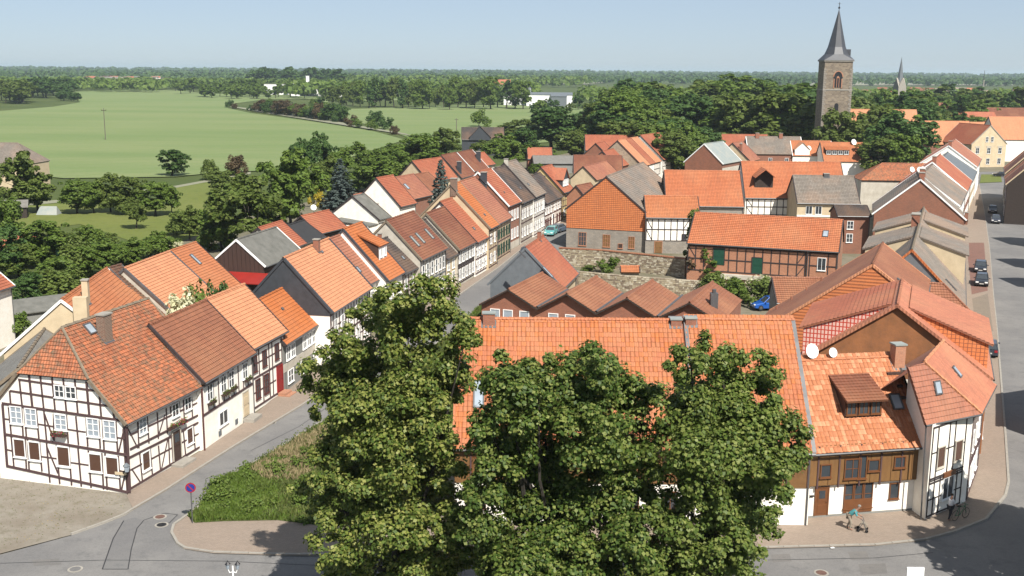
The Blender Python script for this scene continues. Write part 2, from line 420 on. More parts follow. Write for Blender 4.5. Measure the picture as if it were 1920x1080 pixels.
def door(h, F, s, z, w=1.0, ht=2.0, m='wood_door', frame='white_paint', glass=True):
    b = MB(); b.box(-w / 2, w / 2, -.03, .05, 0, ht)
    for zz in (.15, ht * .5): b.box(-w / 2 + .12, w / 2 - .12, .05, .075, zz, zz + ht * .3)
    o = b.build('door', m, h.root); setm(o, F.pt(s, z, .01), F.X, F.Y, (0, 0, 1))
    c = MB(); c.box(-w / 2 - .09, -w / 2, -.03, .08, 0, ht + .09); c.box(w / 2, w / 2 + .09, -.03, .08, 0, ht + .09); c.box(-w / 2, w / 2, -.03, .08, ht, ht + .09)
    c.build('frame', frame, o)
    if glass:
        c = MB(); c.box(-w / 2 + .2, w / 2 - .2, .05, .085, ht * .62, ht * .9); c.build('pane', 'glass', o)
    c = MB(); c.tube((w * .38, .05, ht * .48), (w * .38, .13, ht * .48), .02); c.build('handle', 'dark_metal', o)
    return o
def beam(h, F, s0, z0, s1, z1, w=.16, d=.05, m='beam_brown'):
    a = F.pt(s0, z0, 0); b = F.pt(s1, z1, 0); X = b - a; L = np.linalg.norm(X)
    if L < .05: return
    X /= L; Z = np.cross(X, F.Y)
    return setm(link('beam', unit_box(m), h.root), (a + b) / 2 + F.Y * (d / 2 - .01), X, F.Y, Z, (L, d + .02, w * .85))
def timber(h, F, s0, s1, zs, step=.9, m='beam_brown', wins=(), w=.15, top=None, braces=True, mid=True):
    """timber frame: sills at heights zs, posts every step, mid rails, corner braces. wins = [(storey, s, w, h, z)]"""
    for z in zs:
        beam(h, F, s0, z, s1, z, w * 1.15, .055, m)
    n = max(2, int(round((s1 - s0) / step)))
    for k in range(len(zs) - 1):
        za, zb = zs[k] + w * .5, zs[k + 1] - w * .5
        for i in range(n + 1):
            s = s0 + (s1 - s0) * i / n
            s = min(max(s, s0 + w / 2), s1 - w / 2)
            if any(st == k and abs(s - sw) < ww / 2 + .02 for st, sw, ww, _, _ in wins): continue
            beam(h, F, s, za, s, zb, w, .045, m)
        if mid:
            zm = (za + zb) / 2
            segs = [(s0, s1)]
            for st, sw, ww, _, _ in wins:
                if st != k: continue
                segs = [q for a, b in segs for q in ((a, min(b, sw - ww / 2)), (max(a, sw + ww / 2), b)) if q[1] - q[0] > .15]
            for a, b in segs: beam(h, F, a, zm, b, zm, w * .85, .035, m)
        if braces and n >= 4:
            ds = (s1 - s0) / n
            beam(h, F, s0 + ds, za, s0 + .1, zb, w * .9, .03, m); beam(h, F, s1 - ds, za, s1 - .1, zb, w * .9, .03, m)

# ---------------------------------------------------------------- gabled house
class House: pass
HOUSES = {}
def house(name, label, e1, e2, he, r, pitch=45, hr=None, wall='white_wall', roof='tile_orange', ang=None, L=None, cat='house', group=None,
          ove=.35, ovv=.12, verge='beam_dark', vergew=.16, course=.34, db=None, heb=None, xr=(0, 0), ridgem='same', flat=False, hip=(0, 0), soffit=True,
          z0=0, roofname='roof', tiles=None, A=None, gutter=True, dd=None, depth=None):
    h = House()
    A = P(*e1, he) if A is None else np.array(A, float)
    if e2 is not None:
        B = P(*e2, he); u = (B - A)[:2]; Lr = np.linalg.norm(u); a0 = math.atan2(u[1], u[0])
    else: a0 = 0; Lr = L
    a = R(ang) if ang is not None else a0
    if L is None: L = Lr * math.cos(a0 - a)
    u = np.array([math.cos(a), math.sin(a), 0]); n = np.array([-u[1], u[0], 0])
    # eave line A; facade set back by ove
    h.root = empty(name, (A + n * ove - [0, 0, he])[:3].tolist(), a, label, cat, group)
    bpy_m = Matrix.Translation(h.root.location) @ Matrix.Rotation(a, 4, 'Z'); h.root.matrix_basis = bpy_m
    h.u, h.n, h.o = u, n, np.array(h.root.location); h.L, h.he = L, he
    tanp = math.tan(R(pitch))
    if dd is None:
        if hr is None:
            lo, hi = he + .3, he + 14
            for _ in range(40):
                m_ = (lo + hi) / 2; d = (P(*r, m_) - A) @ n
                if (m_ - he) < tanp * d: lo = m_
                else: hi = m_
            hr = lo
        d = float((P(*r, hr) - A) @ n)
    else:
        d = dd; hr = hr if hr is not None else he + tanp * d
    h.hr = hr; h.d = d; h.yr = d - ove; h.tan = (hr - he) / d; sl = math.hypot(d, hr - he); h.T = sl
    heb = he if heb is None else heb
    db = (hr - heb) / h.tan if db is None else db
    h.db = db; h.heb = heb
    h.V = np.array([0, d, hr - he]) / sl
    h.O = np.array([0, -ove, he])
    ovv0 = ovv
    x0, x1 = -ovv0, L + ovv0
    h.D = h.yr + db - ove  # wall depth
    yb = h.D
    hip = list(hip)
    for k in (0, 1):
        if isinstance(hip[k], dict):
            q = P(*hip[k]['ridge'], hr) - h.o; xrp = q @ u; tt = onR(h, *hip[k]['low'])[1] / sl if 'low' in hip[k] else 0.0
            hip[k] = ((xrp - x0) if k == 0 else (x1 - xrp), max(0.0, tt))
    # walls
    mb = MB(); wz = he + h.tan * ove - .13; wzb = heb + (hr - heb) / db * ove - .13; zr = hr - .16
    x0w, x1w = .0, L
    pr = [(0, z0), (0, wz), (h.yr, zr), (yb, wzb), (yb, z0)]
    if hip[0] or hip[1]:
        zh = min(wz, wzb)
    mb.face([(x0w, 0, z0), (x1w, 0, z0), (x1w, 0, wz), (x0w, 0, wz)])
    mb.face([(x1w, yb, z0), (x0w, yb, z0), (x0w, yb, wzb), (x1w, yb, wzb)])
    for xx, s, hp in ((x0w, 1, hip[0]), (x1w, -1, hip[1])):
        if hp:
            t = hp[1] if isinstance(hp, tuple) else 0.0   # fraction of slope where the hip starts
            zc = he + (hr - he) * t
            zc = max(zc, wz)
            y1 = (zc - wz) / (zr - wz) * h.yr; y2 = yb - (zc - wzb) / (zr - wzb) * (yb - h.yr)
            g = [(xx, 0, z0), (xx, 0, wz), (xx, y1, zc - .13), (xx, y2, zc - .13), (xx, yb, wzb), (xx, yb, z0)]
        else: g = [(xx, 0, z0), (xx, 0, wz), (xx, h.yr, zr), (xx, yb, wzb), (xx, yb, z0)]
        mb.face(g if s > 0 else g[::-1])
    mb.build('wall', wall, h.root)
    h.wz, h.zr = wz, zr
    # slopes
    def hx(k, t):  # x of verge/hip at slope fraction t
        hp = hip[k]
        base = x0 if k == 0 else x1
        if hp:
            run, ts = hp if isinstance(hp, tuple) else (hp, 0.0)
            if t > ts: base += (run * (t - ts) / (1 - ts)) * (1 if k == 0 else -1)
        return base
    def spoly(sl_):
        ts = sorted({0, 1} | {hp[1] for hp in hip if isinstance(hp, tuple)})
        return [(hx(1, t), t * sl_) for t in ts][:0] + [(hx(0, 0), 0), (hx(1, 0), 0)] + [(hx(1, t), t * sl_) for t in ts if 0 < t < 1] + [(hx(1, 1), sl_), (hx(0, 1), sl_)] + [(hx(0, t), t * sl_) for t in ts[::-1] if 0 < t < 1]
    h.poly = spoly(sl)
    slb = math.hypot(db, hr - heb); h.Tb = slb
    h.Vb = np.array([0, -db, hr - heb]) / slb; h.Ob = np.array([L, yb + ove, heb])
    rm = roof if isinstance(roof, str) else roof[0]
    rb = roof if isinstance(roof, str) else roof[-1]
    h.roof = slope(roofname, h.poly, h.O, (1, 0, 0), h.V, rm, h.root, course, flat=flat) if tiles is None else slope(roofname, h.poly, h.O, (1, 0, 0), h.V, 'dark_wood', h.root, flat=True)
    pb = [(L - a_, b_ / sl * slb) for a_, b_ in h.poly]
    slope(roofname, pb[::-1], h.Ob, (-1, 0, 0), h.Vb, rb, h.root, course, flat=flat)
    for k in (0, 1):
        hp = hip[k]
        if not hp: continue
        run, ts = hp if isinstance(hp, tuple) else (hp, 0.0)
        s = 1 if k == 0 else -1; xe = x0 if k == 0 else x1
        pa = h.O + h.V * (ts * sl) + np.array([xe, 0, 0]); pbk = h.Ob + h.Vb * (ts * slb); pbk = np.array([xe, pbk[1], pbk[2]])
        ap = np.array([xe + s * run, h.yr, hr])
        c0, c1 = (pbk, pa) if k == 0 else (pa, pbk)
        U = c1 - c0; wU = np.linalg.norm(U); U /= wU; mid_ = c0 + U * ((ap - c0) @ U); Vh = ap - mid_; lh = np.linalg.norm(Vh)
        slope('hip_roof', [(0, 0), (wU, 0), ((ap - c0) @ U, lh)], c0, U, Vh / lh, rm, h.root, course, flat=flat)
        m_ = MB(); m_.tube(pa + [0, 0, .05], ap + [0, 0, .05], .10, n=6); m_.tube(pbk + [0, 0, .05], ap + [0, 0, .05], .10, n=6); m_.build('hip_ridge', ridgem if ridgem != 'same' else rm, h.root)
    # ridge cap
    m_ = MB(); xa, xb = hx(0, 1), hx(1, 1); k = 0; x = xa
    while x < xb - .05:
        e = min(x + .42, xb); m_.tube((x, h.yr, hr + .015 + .015 * (k % 2)), (e, h.yr, hr + .015 + .015 * (k % 2)), .115 + .012 * (k % 2), n=6); x = e; k += 1
    m_.build('ridge_cap', rm if ridgem == 'same' else ridgem, h.root)
    # verge boards
    if verge:
        for k, xx in ((0, x0), (1, x1)):
            ts = hip[k][1] if isinstance(hip[k], tuple) else (0 if hip[k] else 1)
            if ts == 0: continue
            s = -1 if k == 0 else 1
            for Oo, Vv, T_ in ((h.O, h.V, sl), (np.array([0, yb + ove, heb]), h.Vb, slb)):
                m_ = MB(); a_ = np.array([xx, Oo[1], Oo[2]]); b_ = a_ + Vv * T_ * ts; nn = np.array([0, -Vv[2], Vv[1]]) * (1 if Vv[1] > 0 else -1)
                q = [a_ - nn * .15, b_ - nn * .15, b_ + nn * .065, a_ + nn * .065]
                off = np.array([s * .045, 0, 0]); inn = np.array([-s * vergew * .6, 0, 0])
                m_.hexa([p + inn for p in q] if s > 0 else [p + off for p in q], [p + off for p in q] if s > 0 else [p + inn for p in q])
                m_.build('verge_board', verge, h.root)
    if gutter:
        m_ = MB(); m_.tube((x0, -ove - .06, he - .06), (x1, -ove - .06, he - .06), .07, n=6); m_.tube((x1 - .25, -.08, he - .2), (x1 - .25, -.08, z0), .045, n=6); m_.tube((x1 - .25, -ove, he - .1), (x1 - .25, -.08, he - .3), .045, n=6)
        m_.build('gutter', 'zinc', h.root)
    h.front = Face((0, 0, 0), (1, 0, 0), (0, -1, 0)); h.g0 = Face((0, h.D, 0), (0, -1, 0), (-1, 0, 0)); h.g1 = Face((L, 0, 0), (0, 1, 0), (1, 0, 0))
    HOUSES.setdefault(name, []).append(h)
    h.name = name
    if tiles: tiled(h.poly, h.O, (1, 0, 0), h.V, tiles['mats'], h.root, tiles.get('tw', .29), tiles.get('tl', .36), tiles.get('most', 300), holes=tiles.get('holes', ()))
    return h
def loc_ray(h, px, py):
    d = ray(px, py); rel = CAMPOS - h.o
    return np.array([rel @ h.u, rel @ h.n, rel[2]]), np.array([d @ h.u, d @ h.n, d[2]])
def onF(h, px, py, y=0.0):
    o, d = loc_ray(h, px, py); t = (y - o[1]) / d[1]; p = o + d * t; return p[0], p[2]
def onG(h, px, py, x=0.0):
    """near gable: returns (s measured on g0 face, z)"""
    o, d = loc_ray(h, px, py); t = (x - o[0]) / d[0]; p = o + d * t; return (h.D - p[1], p[2])
def onR(h, px, py):
    o, d = loc_ray(h, px, py); nn = np.cross([1, 0, 0], h.V); t = ((h.O - o) @ nn) / (d @ nn); p = o + d * t
    return p[0], (p - h.O) @ h.V
def roofpt(h, x, t, up=0): return h.O + np.array([x, 0, 0]) + h.V * t + np.cross([1, 0, 0], h.V) * up
def skylight(h, px, py, w=.8, l=1.2, x=None, t=None, glass='glass_sky'):
    if x is None: x, t = onR(h, px, py)
    nn = np.cross([1, 0, 0], h.V); b = MB(); f = .09
    b.box(-w / 2, w / 2, -l / 2, -l / 2 + f, 0, .12); b.box(-w / 2, w / 2, l / 2 - f, l / 2, 0, .12); b.box(-w / 2, -w / 2 + f, -l / 2 + f, l / 2 - f, 0, .12); b.box(w / 2 - f, w / 2, -l / 2 + f, l / 2 - f, 0, .12)
    o = b.build('skylight', 'zinc', h.root); setm(o, roofpt(h, x, t, .02), (1, 0, 0), h.V, nn)
    b = MB(); b.box(-w / 2 + .05, w / 2 - .05, -l / 2 + .05, l / 2 - .05, -.02, .08); b.build('pane', glass, o)
def chimney(h, px=None, py=None, w=.5, d=.5, ht=1.3, m='brick_chimney', x=None, t=None, cap='concrete', top=None, pots=0):
    if x is None: x, t = onR(h, px, py)
    p = roofpt(h, x, t); b = MB(); z0 = p[2] - d - .3; z1 = p[2] + ht if top is None else top
    b.box(p[0] - w / 2, p[0] + w / 2, p[1] - d / 2, p[1] + d / 2, z0, z1)
    o = b.build('chimney', m, h.root)
    c = MB(); c.box(p[0] - w / 2 - .06, p[0] + w / 2 + .06, p[1] - d / 2 - .06, p[1] + d / 2 + .06, z1, z1 + .1)
    for i in range(pots): c.tube((p[0] + (i - (pots - 1) / 2) * .3, p[1], z1 + .1), (p[0] + (i - (pots - 1) / 2) * .3, p[1], z1 + .4), .09)
    c.build('cap', cap, o)
    f = MB(); tt = h.tan; y0 = p[1] - d / 2 - .12; f.face([(p[0] - w / 2 - .12, y0, h.he + (y0 + (h.d - h.yr)) * tt + .07), (p[0] + w / 2 + .12, y0, h.he + (y0 + (h.d - h.yr)) * tt + .07), (p[0] + w / 2 + .12, y0 + d + .2, h.he + (y0 + d + .2 + (h.d - h.yr)) * tt + .07), (p[0] - w / 2 - .12, y0 + d + .2, h.he + (y0 + d + .2 + (h.d - h.yr)) * tt + .07)])
    f.build('flashing', 'zinc', o); return o
def dish(h, px=None, py=None, r=.4, loc=None, pole=1.0):
    if loc is None:
        x, t = onR(h, px, py); loc = roofpt(h, x, t)
    b = MB(); loc = np.array(loc, float); c = loc + [0, 0, pole]
    wd = np.array([SUN_H[0] * .9 + .0, SUN_H[1], .35]); wd = wd / np.linalg.norm(wd)
    ax = np.array([wd @ h.u, wd @ h.n, wd[2]]); a = np.cross(ax, [0, 0, 1.]); a /= np.linalg.norm(a); bb = np.cross(ax, a)
    rings = [[c + ax * (.25 * r * (q ** 2)) + (a * math.cos(k * math.pi / 8) + bb * math.sin(k * math.pi / 8)) * r * q for k in range(16)] for q in (.05, .35, .7, 1)]
    for i in range(3):
        for k in range(16):
            j = (k + 1) % 16; b.face([rings[i][k], rings[i][j], rings[i + 1][j], rings[i + 1][k]])
    b.face(rings[0])
    o = b.build('satellite_dish', 'white_paint', h.root)
    g = MB(); g.tube(loc - [0, 0, .1], c - ax * .04, .03, n=6); g.tube(c + bb * r * .8, c + ax * r * .9, .015, n=5); g.build('bracket', 'zinc', o)
def shed_dormer(h, x0, x1, t0, t1, ht, roof, cheek, front, pitchup=.35, wins=0, name='dormer', ov=.25, frame='wood_door', ww=.7):
    """dormer with a single flat-pitched roof rising into the main slope. t0 = slope position of its front wall"""
    b = MB(); p0 = roofpt(h, 0, t0); yf, zf = p0[1], p0[2]; zt = zf + ht
    # meet main slope: y where zt + pitchup*(y-yf) = main z
    k = h.tan; ym = yf + ht / (k - pitchup); zm = zt + pitchup * (ym - yf)
    if ym > h.yr: ym = h.yr; zm = h.hr - .05
    for x, s in ((x0, -1), (x1, 1)):
        q = [(x, yf, zf), (x, ym, zm), (x, yf, zt)]
        b.face(q if s > 0 else q[::-1])
    b.face([(x0, yf, zf), (x1, yf, zf), (x1, yf, zt), (x0, yf, zt)]); b.face([(x0, yf, zt), (x1, yf, zt), (x1, ym, zm), (x0, ym, zm)])
    o = b.build(name, cheek, h.root)
    f = MB(); f.box(x0, x1, yf - .03, yf, zf - .05, zt); f.build('front', front, o)
    sl = math.hypot(ym - yf + ov, (zm - zt) + pitchup * ov); Vd = np.array([0, ym - yf + ov, zm - zt + pitchup * ov]) / sl
    r = slope('dormer_roof', [(0, 0), (x1 - x0 + .3, 0), (x1 - x0 + .3, sl), (0, sl)], (x0 - .15, yf - ov, zt - pitchup * ov + .1), (1, 0, 0), Vd, roof, o, .3, thick=.1)
    F = Face((x0, yf - .03, 0), (1, 0, 0), (0, -1, 0))
    for i in range(wins):
        s = (x1 - x0) * (i + .5) / wins; wm, g = win_mesh(ww, ht * .7, 2, 1, frame)
        wo = setm(link('window', wm, o), F.pt(s, zf + ht * .17, 0), F.X, F.Y, (0, 0, 1))
        # panes are joined to the dormer front
    if wins:
        g = MB(); 
        for i in range(wins):
            s = x0 + (x1 - x0) * (i + .5) / wins; g.box(s - ww / 2 + .05, s + ww / 2 - .05, yf - .055, yf - .03, zf + ht * .2, zf + ht * .85)
        g.build('pane', 'glass', o)
    return o
def gable_clad(h, end, m, z0, name='gable_cladding', ptop=0, d=.05, course=0, y0=None, y1=None):
    """cladding slab on a gable above height z0"""
    F = h.g0 if end == 0 else h.g1; b = MB()
    wz = h.wz; zr = h.zr
    def ymin(z): return 0 if z <= wz else (z - wz) / (zr - wz) * h.yr
    wzb = h.heb + (h.hr - h.heb) / h.db * (h.d - h.yr) - .13
    def ymax(z): return h.D if z <= wzb else h.D - (z - wzb) / (zr - wzb) * (h.D - h.yr)
    x = -d if end == 0 else h.L + d; xi = 0.01 if end == 0 else h.L - .01
    zs = [z0] + [z for z in sorted({wz, wzb}) if z > z0] + [zr]
    lft = [(x, ymin(z), z) for z in zs]; rgt = [(x, ymax(z), z) for z in zs]
    pts = lft + [p for p in rgt[::-1] if abs(p[1] - h.yr) > 1e-3 or p[2] < zr - 1e-3]
    inn = [(xi, p[1], p[2]) for p in pts]
    if end == 0: b.hexa(inn, pts)
    else: b.hexa(inn[::-1], pts[::-1])
    b.build(name, m, h.root)
    if course:
        c = MB(); z = z0
        while z < zr - .1:
            a0, a1 = ymin(z) + .03, ymax(z) - .03
            if a1 - a0 > .2: c.box(min(x, x - .014 * (1 if end == 0 else -1)), max(x, x - .014 * (1 if end == 0 else -1)), a0, a1, z - .015, z + .008)
            z += course
        o = c.build('tile_course', 'beam_red', h.root); tag(o, kind='stuff')

# ================================================================ GROUND, ROADS
def sheet(name, pts, z, m, kind='structure', parent=None, thick=0, world=False):
    w = [np.array(p) if world else P(px, py, z) for p in pts for px, py in [p[:2]]] if not world else [np.array([p[0], p[1], z]) for p in pts]
    bm = bmesh.new(); vs = [bm.verts.new((p[0], p[1], z)) for p in w]; f = bm.faces.new(vs)
    if f.normal.z < 0: f.normal_flip()
    bm.normal_update()
    if f.normal.z < 0: bmesh.ops.reverse_faces(bm, faces=[f])
    if thick:
        r = bmesh.ops.extrude_face_region(bm, geom=[f]); bmesh.ops.translate(bm, vec=(0, 0, -thick), verts=[v for v in r['geom'] if isinstance(v, bmesh.types.BMVert)])
        bmesh.ops.recalc_face_normals(bm, faces=bm.faces[:])
    bmesh.ops.triangulate(bm, faces=bm.faces[:])
    me = bpy.data.meshes.new(name)
    uv = bm.loops.layers.uv.new('UVMap')
    for fc in bm.faces:
        for l in fc.loops: l[uv].uv = (l.vert.co.x, l.vert.co.y)
    bm.to_mesh(me); bm.free(); me.materials.append(mat(m)); o = link(name, me, parent)
    return tag(o, kind=kind) if kind else o

def groundmat(name, c, c2, c3, s1=.05, s2=1.5, rough=.95, bmp=.15):
    kg = dict(asphalt=.95, asphalt_patch=.95, gravel=.55, yard=.6).get(name, .66); c, c2, c3 = (tuple(x * kg for x in q) for q in (c, c2, c3))
    m, nt, b = newmat(name)
    tc = nt.nodes.new('ShaderNodeTexCoord').outputs['Object']
    f1 = noise(nt, s1, 6, .6, vec=tc); f2 = noise(nt, s2, 5, .7, vec=tc); f3 = noise(nt, s2 * 12, 3, .7, vec=tc)
    col = mixc(nt, ramp(nt, f1, .4, .62), c, c2); col = mixc(nt, ramp(nt, f2, .52, .75), col, c3)
    col = mixc(nt, ramp(nt, f3, .45, .8), col, mixc(nt, .3, col, (.03, .03, .02)))
    nt.links.new(col, b.inputs['Base Color']); b.inputs['Roughness'].default_value = rough
    b.inputs['Specular IOR Level'].default_value = .2
    if bmp: bump(nt, b, f3, bmp, .03)
groundmat('ground_grass', (.085, .12, .028), (.11, .14, .036), (.06, .09, .022), .02, .4)
groundmat('meadow', (.17, .21, .045), (.21, .235, .06), (.13, .16, .04), .03, .5)
groundmat('gravel', (.42, .375, .31), (.34, .29, .23), (.26, .235, .16), .35, 1.6)
groundmat('yard', (.30, .26, .19), (.20, .19, .12), (.14, .15, .07), .12, .9)
groundmat('asphalt', (.160, .155, .152), (.205, .197, .188), (.135, .132, .130), .13, .9, .85, .25)
groundmat('asphalt_pale', (.22, .21, .20), (.25, .235, .22), (.19, .18, .175), .3, 2, .85, .25)
groundmat('asphalt_patch', (.15, .145, .145), (.17, .165, .16), (.13, .13, .13), .3, 2, .85, .25)
groundmat('soil', (.20, .15, .09), (.14, .12, .06), (.10, .08, .05), .3, 2)
brickmat('paving', (.43, .335, .265), (.37, .285, .22), (.32, .26, .2), .22, .11, ms=.012, stain=.3, stainc=(.22, .19, .15), bmp=.5)
brickmat('paving_red', (.36, .17, .125), (.29, .135, .10), (.2, .15, .12), .22, .11, ms=.012, stain=.3, bmp=.5)
brickmat('paving_pale', (.36, .29, .22), (.31, .25, .19), (.24, .2, .16), .22, .11, ms=.012, stain=.3, bmp=.5)
m, nt, b = newmat('crop')
tc = nt.nodes.new('ShaderNodeTexCoord'); mp = nt.nodes.new('ShaderNodeMapping'); mp.inputs['Scale'].default_value = (1, 4, 1); mp.inputs['Rotation'].default_value = (0, 0, .35)
nt.links.new(tc.outputs['Object'], mp.inputs['Vector'])
f1 = noise(nt, .006, 6, .62, vec=mp.outputs[0]); f2 = noise(nt, .9, 3, .7); f3 = noise(nt, .03, 5, .7, vec=mp.outputs[0])
col = mixc(nt, ramp(nt, f1, .38, .6), (.138, .185, .072), (.178, .210, .092)); col = mixc(nt, ramp(nt, f3, .5, .8), col, (.15, .20, .08)); col = mixc(nt, ramp(nt, f2, .4, .9), col, mixc(nt, .3, col, (.05, .1, .02)))
wv = nt.nodes.new('ShaderNodeTexWave'); wv.inputs['Scale'].default_value = .018; wv.inputs['Distortion'].default_value = 1.5; nt.links.new(mp.outputs[0], wv.inputs['Vector'])
col = mixc(nt, ramp(nt, wv.outputs['Fac'], .96, 1.0), col, (.13, .18, .065))
nt.links.new(col, b.inputs['Base Color']); b.inputs['Roughness'].default_value = .9; b.inputs['Specular IOR Level'].default_value = .1
plain('pale_track', (.36, .36, .24), .95, .1, .3)

b_ = MB(); 
for i in range(-12, 12):
    for j in range(-2, 16): 
        x0, x1, y0, y1 = i * 1500, (i + 1) * 1500, j * 1500, (j + 1) * 1500
        b_.face([(x0, y0, 0), (x1, y0, 0), (x1, y1, 0), (x0, y1, 0)])
tag(b_.build('ground', 'ground_grass'), kind='structure')

# crop fields and meadows, each a sheet just above the one below
sheet('crop_field', [(-700, 345), (0, 322), (120, 334), (330, 331), (420, 322), (560, 318), (640, 300), (760, 262), (700, 246), (640, 236), (560, 224), (470, 212), (428, 203), (425, 196), (500, 186), (590, 186), (612, 192), (640, 184), (560, 180), (380, 175), (340, 169), (140, 170), (150, 192), (100, 200), (0, 208), (-700, 232)], .25, 'crop')
sheet('crop_field', [(600, 206), (850, 198), (1010, 196), (1100, 205), (1100, 262), (900, 275), (780, 262), (700, 236), (640, 222)], .25, 'crop')
sheet('crop_field', [(640, 183), (860, 178), (860, 186), (650, 190)], .25, 'crop')
sheet('field_far', [(960, 152), (1160, 146), (1180, 150), (1100, 158), (990, 158)], 1.0, 'pale_track')
sheet('field_far', [(1480, 154), (1700, 152), (1900, 156), (1900, 160), (1500, 160)], 1.0, 'pale_track')
sheet('meadow', [(330, 350), (410, 335), (420, 420), (300, 470), (150, 420), (0, 440), (-100, 400), (40, 385), (160, 378), (330, 385)], .05, 'meadow')
sheet('lane', [(0, 384), (140, 372), (330, 348), (470, 322), (470, 326), (330, 352), (140, 377), (0, 390)], .08, 'pale_track')
sheet('lane', [(428, 199), (480, 209), (590, 226), (700, 243), (770, 254), (760, 250), (700, 240), (600, 222), (500, 206)], .4, 'pale_track')

# town ground: one broad yard sheet under the houses
sheet('town_yard', [(-40, 660), (60, 590), (400, 420), (700, 350), (1000, 300), (1100, 280), (1560, 300), (2050, 300), (2400, 620), (2400, 1400), (-900, 1400), (-900, 1000)], .02, 'yard')
# left street asphalt
ROADL = [(-1400, 1110), (-300, 1076), (0, 1040), (133, 1004), (190, 984), (233, 966), (250, 955), (310, 920), (430, 843), (567, 760), (650, 703), (760, 625), (873, 545), (935, 502), (972, 472), (1060, 424), (1110, 402), (1180, 385), (1190, 395), (1090, 440), (1060, 478), (985, 510), (905, 568), (850, 620), (760, 690), (627, 779), (580, 805), (500, 855), (400, 910), (373, 952), (352, 967), (326, 985), (322, 1000), (333, 1020), (347, 1029), (400, 1037), (533, 1041), (800, 1041), (1100, 1040), (1440, 1028), (1640, 1023), (1734, 1013), (1790, 998), (1848, 975), (1885, 930), (1891, 905), (1885, 815), (1869, 615), (1862, 550), (1855, 465), (1846, 400), (1836, 346), (1800, 330), (1800, 322), (1960, 322), (1960, 400), (2120, 600), (2300, 900), (2600, 1200), (2600, 1700), (960, 1900), (-1400, 1900)]
sheet('road', ROADL, .06, 'asphalt')
sheet('dirt_yard', [(-1400, 1109), (-300, 1075), (0, 1038), (133, 1003), (190, 983), (233, 965), (248, 953), (238, 925), (245, 918), (15, 882), (-200, 850), (-900, 850)], .10, 'gravel')
sheet('grass_island', [(1840, 327), (1876, 327), (1879, 341), (1837, 343)], .16, 'meadow')
# pavements
PAVL = [(245, 917), (383, 842), (466, 787), (540, 722), (673, 650), (704, 632), (840, 547), (922, 502), (958, 468), (1070, 406), (1100, 398), (1115, 404), (1060, 424), (972, 472), (935, 502), (873, 545), (760, 625), (650, 703), (567, 760), (430, 843), (310, 920), (250, 955), (238, 930)]
sheet('pavement', PAVL, .13, 'paving')
PAVT = [(352, 967), (326, 985), (322, 1000), (333, 1020), (347, 1029), (400, 1037), (533, 1041), (800, 1041), (1100, 1040), (1440, 1028), (1640, 1023), (1734, 1013), (1790, 998), (1848, 975), (1885, 930), (1891, 905), (1885, 815), (1869, 615), (1862, 550), (1855, 465), (1846, 400), (1836, 346), (1800, 340), (1790, 500), (1790, 600), (1800, 800), (1790, 900), (1715, 945), (1450, 965), (1000, 985), (800, 985), (600, 985), (520, 975), (420, 977), (375, 978)]
sheet('pavement', PAVT, .13, 'paving')
sheet('parking_strip', [(1823, 560), (1852, 550), (1862, 620), (1832, 640)], .136, 'paving_pale'); sheet('parking_strip', [(1812, 455), (1845, 455), (1852, 545), (1822, 552)], .136, 'paving_red')
VERGE = [(352, 967), (373, 952), (400, 910), (500, 855), (580, 805), (627, 779), (760, 690), (850, 620), (905, 568), (905, 600), (890, 640), (850, 840), (800, 985), (600, 985), (520, 975), (420, 977), (365, 980)]
sheet('grass_verge', VERGE, .15, 'ground_grass')

def kerb(line, h=.16, name='kerb', L=1.0):
    pts = [P(x, y, .06)[:2] for x, y in line]
    root = None; i = 0
    seg = []
    for a, c in zip(pts, pts[1:]):
        n = max(1, int(round(np.linalg.norm(c - a) / L)))
        for k in range(n): seg.append((a + (c - a) * k / n, a + (c - a) * (k + 1) / n))
    bd = MB()
    for a, c in seg:
        d = (c - a); l = np.linalg.norm(d); d /= l; nn = np.array([-d[1], d[0]])
        q = [a - nn * .09, c - nn * .09, c + nn * .09, a + nn * .09]
        bd.hexa([(*p, .0) for p in q], [(*p, .115) for p in q])
    root = tag(bd.build(name, 'concrete'), kind='structure')
    far = sorted(seg, key=lambda s: np.hypot(*s[0]))[:150]; rest = sorted(seg, key=lambda s: np.hypot(*s[0]))[150:]
    rg = random.Random(3)
    for a, c in far:
        d = (c - a); l = np.linalg.norm(d); d3 = (d[0], d[1], 0); w = Vector((-d[1], d[0], 0))
        piece('kerb_stone', 'concrete', root, (*(a + c) / 2, .13 + rg.uniform(-.006, .006)), (l - .03, .16, .1), d3, w, (0, 0, 1))
kerb([(133, 1003), (190, 983), (233, 966), (250, 955), (310, 920), (430, 843), (567, 760), (650, 703), (760, 625), (873, 545), (935, 502), (972, 472), (1060, 424)])
kerb([(905, 568), (850, 620), (760, 690), (627, 779), (580, 805), (500, 855), (400, 910), (373, 952), (352, 967), (326, 985), (322, 1000), (333, 1020), (347, 1029), (400, 1037), (533, 1041), (800, 1041), (1100, 1040), (1440, 1028), (1640, 1023), (1734, 1013), (1790, 998), (1848, 975), (1885, 930), (1891, 905), (1885, 815), (1869, 615), (1862, 550), (1855, 465), (1846, 400), (1836, 346)])
